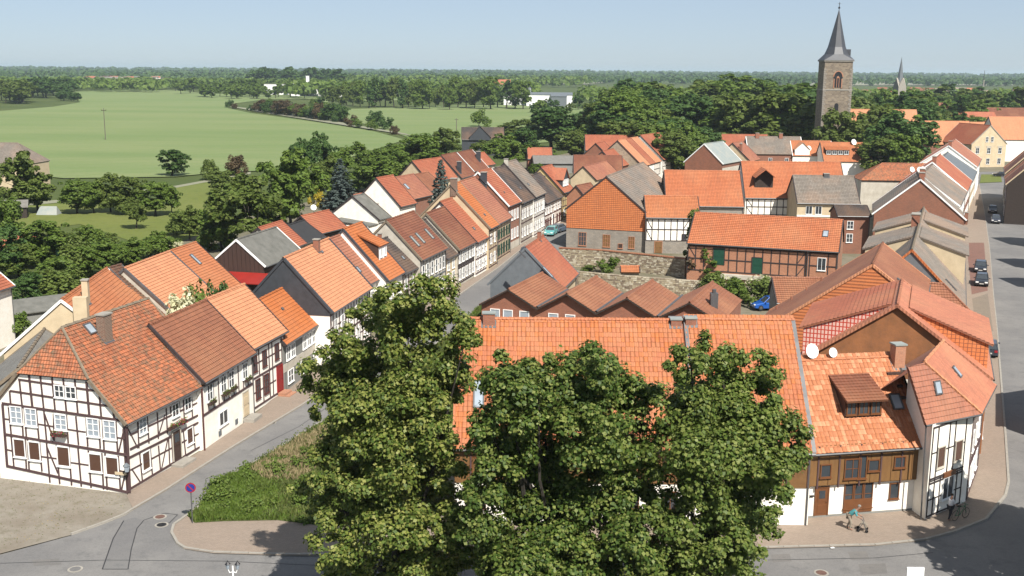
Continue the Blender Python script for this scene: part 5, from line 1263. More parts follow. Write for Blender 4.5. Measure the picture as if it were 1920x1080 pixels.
timber(h, F, 0, h.L - 4, [1.7, 3.3, 5.0], 1.15, 'beam_dark', [(0, 3.9, 1.4, 0, 0), (1, 3.9, 1.4, 0, 0), (0, 9.2, 1.3, 0, 0)], mid=False); timber(h, F, h.L - 3.6, h.L, [1.2, 3.3, 5.0], 1.15, 'beam_dark', [(0, h.L - 2, 1.0, 0, 0), (1, h.L - 2, 1.0, 0, 0)], mid=False, braces=False)
s_, z_ = onF(h, 1348, 480); door(h, F, s_, 2.6, 1.4, 2.2, 'green_door', 'beam_dark', False); s_, z_ = onF(h, 1420, 492); door(h, F, s_, 1.75, 1.3, 2.1, 'green_door', 'beam_dark', False); window(h, F, h.L - 2, 2.7, 1.1, 1.7, 2, 1)
skylight(h, 1548, 439, .75, 1.2)
b = MB(); b.box(4, h.L - 3.7, -.7, -.02, .9, 1.45); b.build('ledge', 'pale_wall', h.root); b = MB(); b.tube((h.L - 3.8, -.15, .1), (h.L - 3.8, -.15, 5.2), .07, n=6); b.build('downpipe', 'zinc', h.root)
FBARN = h
h = house('house', 'dark brick house in shade between the front barn and the brick gable', (1572, 405), (1620, 409), 6.0, (1590, 385), 25, wall='brick_dark', roof='tile_dark', ang=-3, L=5, group=G3); window(h, h.front, 2, 1.8, 1.0, 1.4); window(h, h.front, 2, 3.9, 1, 1.3)

# ---------------- houses beyond the barns
GD = 'houses beyond the barns'
def H2(lab, e1, e2, he, r, roof, wall='white_wall', pitch=42, **k):
    return house('town_house', lab, e1, e2, he, r, pitch, wall=wall, roof=roof, group=GD, gutter=False, **k)
H2('brown-roofed house between cream gable and orange gables', (1076, 330), (1120, 332), 4.5, (1085, 291), 'tile_brown', 'pale_wall', ang=-2, L=11)
h = H2('cream gabled house with pink roof left of the orange barn gable', (1119, 338), (1142, 326), 5.0, (1130, 304), 'tile_pink', 'cream_wall', ang=66, verge='dark_wood')
h = H2('brick gabled house with coral roof above the pink roof', (1160, 314), (1185, 300), 5.5, (1136, 282), 'tile_red', 'brick_red', ang=68, L=14)
h = H2('long orange roof at the foot of the dark wood', (1098, 282), (1178, 282), 5.5, (1130, 253.5), 'tile_red', 'pale_wall', ang=-1, L=26)
h = H2('small brick gable with coral roof in front of the long roof', (1144, 296), (1152, 290), 5.0, (1120, 268), 'tile_red', 'brick_dark', ang=66, L=7)
h = H2('stone-gabled house with pale orange roof strip', (1206, 312), (1214, 305), 5.2, (1166, 262), 'tile_light', 'rubble', ang=66, L=6)
h = H2('house with dark coral roof strip beside the stone gable', (1216, 309), (1226, 304), 5.2, (1180, 259), 'tile_red', 'white_wall', ang=66, L=6)
h = H2('house with pale orange roof strip and timbered eaves wall', (1226, 306), (1243, 300), 5.2, (1205, 255), 'tile_light', 'white_wall', ang=66, L=7); timber(h, h.front, 0, h.L, [2, 3.5, 5], 1.0, 'beam_dark', mid=False)
h = H2('house with long rust coral roof at the wood edge', (1245, 300), (1283, 289), 5.2, (1228, 250), 'tile_red', 'white_wall', ang=62, L=14); timber(h, h.front, 0, h.L, [2, 3.5, 5], 1.2, 'beam_dark', mid=False)
h = H2('brick building with pale sheet metal roof', (1357, 308), (1387, 299), 6.2, (1347, 266), 'metal_pale', 'brick_dark', ang=58, L=12, flat=True, verge='white_paint'); 
b = MB(); b.box(0, h.L, -.08, -.01, 3.6, 5.2); b.build('upper_cladding', 'pale_wall', h.root)
h = H2('pink-orange roof poking out of the wood', (1322, 268), (1336, 262), 4.5, (1303, 234), 'tile_pink', 'white_wall', ang=62, L=7)
h = H2('orange roof with chimney pots and vents beside the sheet metal roof', (1408, 303), (1418, 296), 5.5, (1385, 266), 'tile_pink', 'cream_wall', ang=62, L=9); chimney(h, x=.8, t=h.T * .6, px=0, py=0, w=.8, d=.6, ht=1.6, m='brick_red', pots=3)
h = H2('orange roofed cluster house left of the grey roof', (1355, 282), (1420, 284), 5.0, (1370, 252), 'tile_red', 'white_wall', ang=-1, L=14)
h = H2('house with broad grey tile roof and two brick chimneys', (1404, 289), (1468, 291), 5.8, (1430, 256), 'tile_grey', 'brick_dark', ang=-1, L=15, verge='white_paint'); chimney(h, x=3, t=h.T - .4, px=0, py=0, w=1, d=.7, ht=1.2, m='brick_red'); chimney(h, x=9.5, t=h.T - .4, px=0, py=0, w=1, d=.7, ht=1.2, m='brick_red'); window(h, h.front, 6, 3, 1, 1.8, 2, 2); window(h, h.front, 10.5, 3, 1, 1.8, 2, 2)
h = H2('orange-roofed house with two white satellite dishes and white gable', (1487, 292), (1536, 293), 5.5, (1500, 264), 'tile_orange', 'white_wall', ang=-2, L=11, verge='white_paint'); dish(h, 1499, 284, .75, pole=.4); dish(h, 1516, 281, .75, pole=.4)
gable_dormer(h, .5, 4.5, .3, 1.6, 1.8, 'tile_light', 'white_wall', 0); gable_dormer(h, 8, 11.2, -.6, 1.4, 2.2, 'tile_light', 'white_wall', 1)
h = H2('orange-roofed house with a row of white dormer windows', (1545, 303), (1602, 305), 4.6, (1560, 267), 'tile_orange', 'white_wall', ang=-2, L=13); x_, t_ = onR(h, 1568, 291); shed_dormer(h, x_ - 2.8, x_ + 3.4, t_, 0, 1.4, 'tile_orange', 'dark_wood', 'dark_wood', .3, wins=4, frame='white_paint', ww=1.2); dish(h, 1600, 270, .8, pole=.5)
# right of the church
h = H2('orange house roof behind the street trees with a slate chimney edge', (1741, 271), (1799, 273), 6.0, (1750, 227), 'tile_light', 'brick_dark', ang=-1, L=15)
h = H2('brick-coloured hip roof between birch and brick gable', (1616, 338), (1750, 345), 6.2, (1655, 306), 'tile_old', 'pale_wall', ang=-3, L=18, hip=((5, 0), 0))
# cream gable house
rn = P(1858, 235, 12.6); uc2 = np.array([math.cos(R(104)), math.sin(R(104)), 0]); nc2 = np.array([-uc2[1], uc2[0], 0])
h = house('gabled_townhouse', 'large cream gabled house with white windows facing down the right street', None, None, 6.9, None, wall='cream_wall', roof='tile_red', ang=104, L=15, A=rn - nc2 * 6.4 - [0, 0, 5.7], dd=6.4, hr=12.6, group=GC, verge='concrete')
print('cream gable', h.o, [Q(h.o + h.n * y_) for y_ in (0, h.D)])
for i in range(3):
    s_ = h.D * (i + 1) / 4 + (i - 1) * .9; window(h, h.g0, s_, 4.1, 1.25, 1.8, 2, 2); b = MB(); b.box(-.12, -.02, h.D - s_ - .9, h.D - s_ + .9, 6.1, 6.35); b.build('lintel', 'pale_wall', h.root)
for i in range(3): window(h, h.g0, h.D * (i + 1) / 4 + (i - 1) * .9, .9, 1.25, 1.8, 2, 2)
for i in (-.9, .9): window(h, h.g0, h.D / 2 + i, 7.6, .95, 1.6, 2, 2)
h = H2('orange roof behind the cream gable', (1868, 262), (1925, 262), 7, (1880, 219), 'tile_light', 'white_wall', ang=-2, L=18); h = H2('brownish roof further behind the cream gable', (1855, 222), (1900, 222), 6, (1875, 202), 'tile_brown', 'white_wall', ang=-2, L=22); h = H2('small coral roof at the right edge near the horizon trees', (1880, 222), (1925, 222), 5, (1905, 209), 'tile_red', 'white_wall', ang=-2, L=22); h = H2('orange roof behind the slate-edged roof', (1795, 250), (1862, 250), 6.5, (1820, 229), 'tile_light', 'white_wall', ang=-2, L=17)
# right side of the right street
rg = random.Random(5)
GE = 'houses on the shaded side of the right street'
ur = np.array([math.cos(R(66.5)), math.sin(R(66.5)), 0]); nr = np.array([ur[1], -ur[0], 0])
labs = ['dark half-timbered house in shade at the right edge', 'house with pale verge boards and brown roof at the right edge', 'house with coral roof strip at the right edge', 'cream verge house farthest along the shaded side', 'house outside the frame shading the lower street', 'house outside the frame shading the middle street']
# street-side eaves line runs away from the tower; the ridge lies to the right of it
def rh(px, py, z, L_, he, hr_, roof, wall, lab, dd_=5.5):
    c = P(px, py, z); a0 = np.array([c[0], c[1], 0])
    far = a0 + ur * L_
    return house('shaded_house', lab, None, None, he, None, wall=wall, roof=roof, ang=66.5 + 180, L=L_, A=far + [0, 0, he], dd=dd_, hr=hr_, group=GE, verge='cream_wall', vergew=.25)
g0 = P(1878, 420)
tmp = np.array([g0[0], g0[1], 0])
for i, (off, L_, he, hr_, roof, wall) in enumerate([(0, 12, 7.5, 13, 'tile_brown', 'dark_wood'), (12.6, 11, 7.0, 12.5, 'tile_red', 'pale_wall'), (24, 12, 7.6, 13.2, 'tile_brown', 'brown_boards'), (37, 12, 7, 12.5, 'tile_red', 'cream_wall')]):
    a0 = tmp + ur * off; h = house('shaded_house', labs[i], None, None, he, None, wall=wall, roof=roof, ang=66.5 + 180, L=L_, A=a0 + ur * L_ + [0, 0, he], dd=5.5, hr=hr_, group=GE, verge='cream_wall', vergew=.25)
    for s_ in (2, 5, 8): window(h, h.front, s_, 4.2, 1, 1.4); window(h, h.front, s_, 1.2, 1, 1.4)
def caster(px, py, hz): return np.array(P(px, py)) * [1, 1, 0] + np.array([SUN_H[0], SUN_H[1], 0]) * hz / math.tan(R(SUN_EL))
# gable fronts facing the street: the tip of each gable's shade lands on the carriageway
for i, (px, py, hr_, w_) in enumerate(((1858, 446, 12.5, 4.6), (1866, 486, 11.5, 4.2), (1872, 522, 10.0, 3.6))):
    tip = caster(px, py, hr_); ang = 66.5 - 90; uu = np.array([math.cos(R(ang)), math.sin(R(ang)), 0]); nn_ = np.array([-uu[1], uu[0], 0])
    house('shaded_house', ['gable-fronted house just outside the right edge', 'second gable-fronted house outside the right edge', 'third small gable-fronted house outside the right edge'][i], None, None, hr_ - w_, None, wall='pale_wall', roof='tile_red', ang=ang, L=9, A=tip - nn_ * w_ + [0, 0, hr_ - w_], dd=w_, hr=hr_, group=GE, ovv=.05, gutter=False)
he_ = 8.0; c = caster(1866, 800, he_); 
h = house('shaded_house', 'house just outside the right edge whose shadow crosses the street', None, None, he_, None, wall='pale_wall', roof='tile_red', ang=66.5 + 180, L=9.5, A=c + ur * 9.5 + [0, 0, he_], dd=5.5, hr=12.5, group=GE)

# ---------------- church
D_ = 325.0
c = V(1572, 160, D_); ce = empty('church_tower', (c[0], c[1] + 4.15, 0), R(-3), 'square rubble stone church tower with steep flared slate spire', 'church tower'); ch = Hh(); ch.root = ce
zt = V(1572, 113, D_)[2]; zs = V(1572, 168, D_)[2]; zap = V(1578, 16, D_)[2]; W_ = 4.15; print('tower', c, zt, zs, zap)
b = MB(); b.box(-W_, W_, -W_, W_, 0, zs); b.box(-W_ + .12, W_ - .12, -W_ + .12, W_ - .12, zs, zt); b.build('shaft', 'tower_stone', ce)
b = MB(); b.box(-W_ - .12, W_ + .12, -W_ - .12, W_ + .12, zs - .25, zs + .1); b.box(-W_ - .15, W_ + .15, -W_ - .15, W_ + .15, zt - .35, zt); b.build('string_course', 'concrete', ce)
# quoins
rg = random.Random(2)
for sx in (-1, 1):
    for k in range(34):
        z_ = 8 + k * .62
        if z_ > zt - .6: break
        w_ = .9 if k % 2 else .55; piece('quoin', 'block_grey', ce, (sx * (W_ - w_ / 2 + .03), -W_ + .25 - (.03 if z_ < zs - .3 else -.09), z_ + .3), (w_, .6, .56))
# spire: square flared base to octagon
b = MB(); prof = [(1.06, zt), (.80, zt + (zap - zt) * .12), (.60, zt + (zap - zt) * .26), (.34, zt + (zap - zt) * .58), (.012, zap)]
rings = []
for k, (r_, z_) in enumerate(prof):
    ring = []
    for i in range(8):
        a = math.pi / 8 + i * math.pi / 4; x, y = math.cos(a), math.sin(a)
        if k == 0: q = max(abs(x), abs(y)); sq = (x / q, y / q); f = 1.0; ring.append((W_ * r_ * (math.copysign(1, x)), W_ * r_ * math.copysign(1, y), z_))
        else:
            oc = 1 / math.cos(math.pi / 8); ring.append((W_ * r_ * x * oc * .96, W_ * r_ * y * oc * .96, z_))
    rings.append(ring)
for r0, r1 in zip(rings, rings[1:]):
    for i in range(8):
        j = (i + 1) % 8
        if np.allclose(r0[i], r0[j]): b.face([r0[i], r1[j], r1[i]])
        else: b.face([r0[i], r0[j], r1[j], r1[i]])
plain('spire_slate', (.085, .09, .105), .5, .12, .6, bmp=.2)
b.build('spire', 'spire_slate', ce)
b = MB(); b.tube((0, 0, zap - .2), (0, 0, zap + 2.0), .09, n=6); b.tube((0, 0, zap + .2), (0, 0, zap + .7), .28, .28, 8); b.tube((-.5, 0, zap + 1.6), (.5, 0, zap + 1.6), .05); b.build('finial', 'dark_metal', ce)
b = MB(); b.box(W_ * .62, W_ * .95, -1.0, .6, zt + .2, zt + 3.2); b.build('spire_dormer', 'spire_slate', ce)
def arch(w_, h_, y, z_, n=10):
    w_ *= 1.18; h_ *= 1.18
    r_ = w_ / 2; pts = [(-r_, y, z_), (r_, y, z_)]
    for i in range(n + 1):
        a = math.pi * i / n; pts.append((r_ * math.cos(a), y, z_ + h_ - r_ * 1.2 + r_ * 1.2 * math.sin(a)))
    return pts
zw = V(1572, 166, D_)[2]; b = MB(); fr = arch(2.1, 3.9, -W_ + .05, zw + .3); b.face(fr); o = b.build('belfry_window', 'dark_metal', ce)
b = MB(); a1 = arch(2.5, 4.2, -W_ - .06, zw + .1, 12)[2:]; a2 = arch(2.0, 3.85, -W_ - .06, zw + .3, 12)[2:]
for i in range(12): b.hexa([a2[i], a2[i + 1], a1[i + 1], a1[i]], [tuple(np.array(p) + [0, .3, 0]) for p in (a2[i], a2[i + 1], a1[i + 1], a1[i])])
b.box(-1.25, -1.0, -W_ - .06, -W_ + .2, zw + .1, zw + 2.8); b.box(1.0, 1.25, -W_ - .06, -W_ + .2, zw + .1, zw + 2.8); b.build('surround', 'brick_orange', o)
b = MB(); b.box(-.4, -.26, -W_ - .04, -W_ + .04, zw + .3, zw + 3.2); b.box(.26, .4, -W_ - .04, -W_ + .04, zw + .3, zw + 3.2); b.tube((0, -W_ - .03, zw + 3.3), (0, -W_ + .03, zw + 3.3), .34, n=12); b.build('tracery', 'brick_orange', o)
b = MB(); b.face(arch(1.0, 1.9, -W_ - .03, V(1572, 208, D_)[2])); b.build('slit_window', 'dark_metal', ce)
h = house('church_nave', 'broad bright orange church nave roof half hidden by trees', (1600, 252), (1690, 254), 8, (1620, 205), 50, wall='tower_stone', roof='tile_light', ang=-2, L=22, cat='church')

# second church far away
D2 = 620.; c = V(1687, 160, D2); e = empty('far_church', (c[0], c[1], 0), .3, 'distant slim pale church spire with four small gables', 'church'); zb_ = V(1687, 163, D2)[2]; za = V(1687, 106, D2)[2]; w_ = 2.5; print('far church', zb_, za)
b = MB(); b.box(-w_, w_, -w_, w_, 0, zb_); b.build('tower', 'concrete', e)
b = MB(); r0 = [(w_ * .9 * math.cos(i * math.pi / 4), w_ * .9 * math.sin(i * math.pi / 4), zb_) for i in range(8)]
for i in range(8): b.face([r0[i], r0[(i + 1) % 8], (0, 0, za)])
b.build('spire', 'slate_light', e)
for k in range(4):
    b = MB(); a = k * math.pi / 2; c_, s_ = math.cos(a), math.sin(a); rot = lambda x, y, z_: (x * c_ - y * s_, x * s_ + y * c_, z_); b.face([rot(-w_, -w_, zb_), rot(w_, -w_, zb_), rot(0, -w_, zb_ + 5)]); b.face([rot(-w_, -w_, zb_), rot(0, -w_, zb_ + 5), rot(0, 0, zb_ + 5)]); b.face([rot(w_, -w_, zb_), rot(0, 0, zb_ + 5), rot(0, -w_, zb_ + 5)]); b.build('gable', 'concrete', e)
e = empty('mast', V(1843, 170, 900) * [1, 1, 0], 0, 'tall thin pale transmitter mast beyond the town', 'mast'); zm = V(1843, 132, 900)[2]; b = MB(); b.tube((0, 0, 0), (0, 0, zm * .75), .7, .5, 6); b.build('tower', 'concrete', e); b = MB(); b.tube((0, 0, zm * .75), (0, 0, zm), .25, .15, 6); b.build('antenna', 'zinc', e)

# ---------------- rubble walls in the yard
def stone_wall(name, label, line, hgt, th=.5, m='rubble', seed=1, cap=None, most=150):
    rg = random.Random(seed); pts = [P(x, y, 0) for x, y in line]; root = None; o0 = pts[0]
    root = empty(name, o0, 0, label, 'wall', 'ruined walls of the yard'); acc = MB(); cnt = 0
    bd = MB()
    for a, c_ in zip(pts, pts[1:]):
        d = c_ - a; L_ = np.linalg.norm(d); d /= L_; nn = np.array([-d[1], d[0], 0]); q = [a - nn * th / 2, c_ - nn * th / 2, c_ + nn * th / 2, a + nn * th / 2]; q = [p - o0 for p in q]
        bd.hexa(q, [p + [0, 0, hgt - .05] for p in q]); F = Face(a - o0 - nn * th / 2, d, -nn)
        z_ = 0; 
        while z_ < hgt - .1:
            rhh = rg.uniform(.15, .27); s_ = 0
            while s_ < L_ - .1:
                w_ = min(rg.uniform(.18, .58), L_ - s_); hh = min(rhh, hgt + rg.uniform(-.05, .12) - z_); dd_ = rg.uniform(.02, .07)
                if hh > .06:
                    ctr = F.pt(s_ + w_ / 2, z_ + hh / 2, dd_ / 2)
                    if cnt < most and w_ > .4: piece('stone', rg.choice(['stone_tan', 'stone_pale', 'stone_brown', 'stone_tan']), root, ctr, (w_ - .03, dd_ + .05, hh - .03), F.X, F.Y, (0, 0, 1)); cnt += 1
                    else:
                        q = [F.pt(s_ + .02, z_ + .02, dd_), F.pt(s_ + w_ - .02, z_ + .02, dd_), F.pt(s_ + w_ - .02, z_ + hh - .02, dd_ * .7), F.pt(s_ + .03, z_ + hh - .02, dd_ * .8)]; acc.hexa([p - F.Y * (dd_ + .02) for p in q], q, m=rg.randrange(3), bottom=False)
                s_ += w_
            z_ += rhh
    bd.build('core', m, root)
    if acc.f: tag(acc.build('small_stones', ['stone_tan', 'stone_pale', 'stone_brown'], root), kind='stuff')
    if cap:
        b = MB()
        for a, c_ in zip(pts, pts[1:]):
            d = c_ - a; L_ = np.linalg.norm(d); d /= L_; nn = np.array([-d[1], d[0], 0]); q = [a - nn * (th / 2 + .1), c_ - nn * (th / 2 + .1), c_ + nn * (th / 2 + .1), a + nn * (th / 2 + .1)]; q = [p - o0 + [0, 0, hgt] for p in q]; b.hexa(q, [p + [0, 0, .12] for p in q])
        b.build('coping', cap, root)
    return root
stone_wall('rubble_wall', 'tall rubble terrace wall under the tile-hung barn with red tile coping', [(1048, 498), (1130, 503), (1285, 520)], 2.6, seed=2, cap='tile_chest')
stone_wall('rubble_wall', 'lower ruined pale rubble wall behind the brick gables', [(1080, 535), (1180, 545), (1330, 556)], 2.0, seed=5)
h = house('shed', 'tiny lean-to with orange tiles against the rubble wall', (1165, 510), (1199, 512), 1.6, (1182, 499), 25, wall='rubble', roof='tile_orange', ang=-3, cat='shed', gutter=False, db=.6)
# ================================================================ VEGETATION
def leafmesh(name, C, Nm, size, mats, mixf=.5, rg=None, elong=1.25):
    rg = rg or np.random.RandomState(0); C = np.asarray(C, float); n = len(C); Nm = Nm / (np.linalg.norm(Nm, axis=1, keepdims=True) + 1e-9)
    t = np.cross(Nm, rg.normal(size=(n, 3))); t /= np.linalg.norm(t, axis=1, keepdims=True) + 1e-9; b = np.cross(Nm, t)
    s = (size * rg.uniform(.65, 1.3, n))[:, None] * .5
    v = np.stack([C - t * s * elong, C - b * s + Nm * s * .15, C + t * s * elong, C + b * s + Nm * s * .15], 1).reshape(-1, 3)
    me = bpy.data.meshes.new(name); me.vertices.add(4 * n); me.vertices.foreach_set('co', v.astype(np.float32).ravel())
    me.loops.add(4 * n); me.loops.foreach_set('vertex_index', np.arange(4 * n, dtype=np.int32)); me.polygons.add(n)
    me.polygons.foreach_set('loop_start', np.arange(0, 4 * n, 4, dtype=np.int32)); me.polygons.foreach_set('loop_total', np.full(n, 4, dtype=np.int32))
    for m in mats: me.materials.append(mat(m))
    if len(mats) > 1: me.polygons.foreach_set('material_index', (rg.rand(n) > mixf).astype(np.int32))
    me.update(calc_edges=True); me.validate(); return me
def leafobj(name, C, Nm, size, mats, parent=None, mixf=.5, rg=None): 
    return tag(link(name, leafmesh(name, C, Nm, size, mats, mixf, rg), parent), kind='stuff')
def unit(n, rg): 
    d = rg.normal(size=(n, 3)); return d / np.linalg.norm(d, axis=1, keepdims=True)
def cloud(lobes, nclump, nleaf, rg, cr=(.28, .5), low=-.35, inner=.15, sp=(.75, 1.15)):
    """lobes -> clumps on their shells -> leaves on the clumps' shells"""
    Cs, Ns = [], []
    for x, y, z, r in lobes:
        k = max(4, int(nclump * r * r)); d = unit(k * 3, rg); d = d[d[:, 2] > low - .3][:k]
        rad = r * rg.uniform(.72, 1.05, len(d)); ii = rg.rand(len(d)) < inner; rad[ii] *= rg.uniform(.3, .8, ii.sum())
        cc = np.array([x, y, z]) + d * rad[:, None] * [1, 1, .85]
        for c, dd in zip(cc, d):
            q = r * rg.uniform(*cr); n_ = max(4, int(nleaf * rg.uniform(.7, 1.2))); e = unit(n_ * 2, rg); e = e[(e[:, 2] > low) | (rg.rand(len(e)) < .3)][:n_]
            Cs.append(c + e * q * rg.uniform(*sp, (len(e), 1)) * [1, 1, .88]); Ns.append(e * .8 + rg.normal(size=e.shape) * .45 + [0, 0, .55] + dd * .2)
    return np.concatenate(Cs), np.concatenate(Ns)
def trunk(mb, ends, base=(0, 0, 0), r=.3, fork=.35, rg=None, n=7):
    ends = np.array(ends, float); base = np.array(base, float); c = ends.mean(0); f = base + (c - base) * fork
    f[:2] = base[:2] + (c[:2] - base[:2]) * .3; f2 = base + (c - base) * min(.95, fork * 2.1)
    mb.tube(base, base + (f - base) * .12, r * 1.35, r, n); mb.tube(base + (f - base) * .12, f, r, r * .78, n); mb.tube(f, f2, r * .78, r * .45, n)
    for e in ends:
        s = f + (f2 - f) * rg.uniform(0, 1); m_ = (s + e) / 2 + rg.normal(0, .08, 3) * np.linalg.norm(e - s) * .6; q = r * rg.uniform(.25, .42)
        mb.tube(s, m_, q, q * .65, 5); mb.tube(m_, e, q * .65, q * .2, 5)

# three old lindens in the foreground: main boughs set out from the photograph's outline at their real distance
def linden(label, lobes_px, D, trunkx, leafm, seed, rr=.0262):
    rg = np.random.RandomState(seed); L_ = []
    for i, (x, y, r) in enumerate(lobes_px):
        dd = (rg.rand() - .5) * 4.2; p = V(x, y, D + dd); L_.append((p[0], p[1], p[2], r * rr * 1.0))
    zs_ = [l[2] for l in L_]; cx = np.mean([l[0] for l in L_])
    for k in range(len(lobes_px) // 2):   # the far side of the crown, seen only from elsewhere
        x, y, r = lobes_px[rg.randint(len(lobes_px))]; p = V(x, y, D + rg.uniform(2, 4)); L_.append((cx + (p[0] - cx) * .7, p[1], p[2] - .5, r * rr * .9))
    low = [l for l in L_ if l[2] < 6.5]
    base = np.array([V(trunkx, 900, D)[0], D, 0]); e = empty('linden_tree', base, 0, label, 'tree', 'old lindens in front of the long roof')
    L2 = np.array(L_); L2[:, :3] -= base
    C, Nn = cloud(L2, 11, 175, rg, (.20, .42), -.6, .15, (.35, 1.25))
    leafobj('crown', C, Nn, .15, leafm, e, .55, rg)
    b = MB(); trunk(b, L2[rg.permutation(len(L2))[:16], :3], (0, 0, 0), .42, .42, rg, 9); b.build('trunk', 'bark', e)
    return e, L2
linden('tall linden with the highest crown, left of the big orange roof', [(800, 560, 48), (745, 565, 34), (850, 600, 42), (700, 600, 46), (765, 625, 62), (650, 650, 42), (868, 655, 34), (820, 690, 56), (605, 700, 46), (690, 700, 66), (640, 745, 50), (770, 750, 66), (845, 745, 46), (610, 770, 28), (690, 790, 62), (655, 850, 52), (740, 845, 66), (825, 835, 52), (600, 880, 44), (700, 910, 60), (790, 920, 62), (575, 925, 30), (855, 900, 36), (640, 960, 52), (730, 985, 60), (825, 990, 48), (878, 950, 40), (885, 1010, 40), (625, 1025, 42), (700, 1050, 56), (800, 1060, 60), (860, 1040, 30), (650, 1095, 50), (750, 1120, 60), (840, 1120, 50)], 49, 745, ['leaf_linden', 'leaf_linden_dark'], 11)
linden('broad darker linden in the middle of the foreground', [(1115, 680, 40), (930, 700, 34), (1010, 715, 42), (1085, 730, 56), (960, 745, 52), (1150, 745, 52), (1205, 735, 38), (905, 800, 30), (1020, 800, 64), (1105, 810, 60), (940, 830, 50), (1180, 830, 52), (990, 890, 66), (1090, 890, 66), (925, 915, 42), (1185, 920, 50), (1030, 970, 66), (1130, 985, 62), (945, 1000, 52), (900, 965, 42), (895, 1020, 40), (1200, 1010, 46), (1060, 1050, 62), (980, 1075, 56), (1160, 1080, 60), (920, 1060, 30), (1060, 1130, 60), (1150, 1140, 60), (960, 1140, 50)], 47, 1080, ['leaf_linden_deep', 'leaf_linden_light'], 12, .0292)
linden('linden on the right reaching in front of the brown timber house', [(1345, 660, 38), (1295, 680, 34), (1425, 700, 36), (1330, 720, 52), (1385, 730, 44), (1285, 770, 48), (1360, 790, 58), (1440, 780, 46), (1480, 840, 40), (1410, 855, 60), (1320, 860, 60), (1250, 850, 42), (1455, 900, 34), (1380, 930, 60), (1290, 950, 62), (1430, 970, 34), (1240, 960, 40), (1350, 1010, 58), (1410, 1040, 34), (1265, 1050, 58), (1340, 1090, 58), (1240, 1120, 50), (1400, 1110, 36)], 47, 1335, ['leaf_linden_dark', 'leaf_linden_light'], 13, .0285)

PROTO = {}
def proto(kind, seed, leaf, n_lobe, nclump, nleaf, lsize, shape='round', trunk_r=.22):
    rg = np.random.RandomState(seed); L_ = []
    if shape == 'round':
        for i in range(n_lobe):
            d = unit(1, rg)[0]; q = rg.uniform(.35, 1) ** .5; z_ = 5.7 + d[2] * 3.7 * q; f = 1 - .25 * max(0, (z_ - 6) / 4); L_.append((d[0] * 2.9 * q * f, d[1] * 2.9 * q * f, z_, rg.uniform(.9, 1.6)))
        L_.append((0, 0, 8.6, 1.3))
    elif shape == 'tall':
        for i in range(n_lobe):
            t = i / n_lobe; a = rg.uniform(0, 6.28); q = (1 - t) ** .5 * 1.9; L_.append((q * math.cos(a) * rg.uniform(.3, 1), q * math.sin(a) * rg.uniform(.3, 1), 2.2 + t * 6.8, rg.uniform(.8, 1.2)))
    elif shape == 'shrub':
        for i in range(n_lobe):
            a = rg.uniform(0, 6.28); q = rg.uniform(0, 3.6); L_.append((q * math.cos(a), q * math.sin(a), rg.uniform(2, 7.0) * (1 - q / 8), rg.uniform(1.4, 2.4)))
    if shape == 'spruce':
        Cs, Ns = [], []
        for k in range(26):
            z_ = .8 + k * .35; R_ = (1 - z_ / 10) * 3.0 + .12; nb = max(5, int(13 * (1 - z_ / 11)))
            for j in range(nb):
                a = 2 * math.pi * (j + rg.rand() * .7) / nb; L2 = R_ * rg.uniform(.75, 1.12); m = max(6, int(nleaf * L2)); u = rg.rand(m) ** .7
                x = np.cos(a) * L2 * u; y = np.sin(a) * L2 * u; w = rg.normal(0, .12, m) * (1.1 - u); x += -np.sin(a) * w * 2; y += np.cos(a) * w * 2
                Cs.append(np.stack([x, y, z_ - .55 * u * L2 * .45 + .25 * u ** 3 + rg.normal(0, .05, m)], 1)); Ns.append(np.stack([np.cos(a) * .5 + rg.normal(0, .4, m), np.sin(a) * .5 + rg.normal(0, .4, m), .6 + rg.normal(0, .4, m)], 1))
        C = np.concatenate(Cs); Nn = np.concatenate(Ns); cr = leafmesh('crown', C, Nn, lsize, [leaf], 1, rg, 1.8)
        b = MB(); b.tube((0, 0, 0), (0, 0, 9.6), .2, .03, 7)
    else:
        C, Nn = cloud(np.array(L_), nclump, nleaf, rg, (.3, .5), -.75, .1); sc = 10 / C[:, 2].max() if shape != 'shrub' else 10 / C[:, 2].max()
        C *= [1, 1, sc]; cr = leafmesh('crown', C, Nn, lsize, [leaf], 1, rg)
        b = MB(); q = np.array(L_)[rg.permutation(len(L_))[:9], :3]
        trunk(b, q, (0, 0, 0), trunk_r, .3, rg, 6)
    tm = mesh('trunk', b.v, b.f, 'bark', b.u, b.m)
    wd = np.percentile(np.abs(C[:, :2]).max(1), 96) * 2
    PROTO.setdefault(kind, []).append((cr, tm, wd))
for s in range(4): proto('round', 20 + s, 'leaf_mid', 22, 4.5, 50, .36)
for s in range(2): proto('tall', 30 + s, 'leaf_mid', 14, 5.0, 40, .36, 'tall')
for s in range(2): proto('spruce', 40 + s, 'leaf_spruce', 0, 0, 16, .26, 'spruce')
for s in range(3): proto('shrub', 50 + s, 'leaf_mid', 9, 2.2, 46, .55, 'shrub', .15)
for s in range(3): proto('far', 60 + s, 'leaf_mid', 14, 2.4, 18, .9)
for s in range(2): proto('fartall', 70 + s, 'leaf_mid', 9, 2.4, 16, .9, 'tall')
TR = random.Random(77)
KC = {'round': 'tree', 'tall': 'tree', 'spruce': 'spruce', 'shrub': 'shrub', 'far': 'tree', 'fartall': 'tree'}
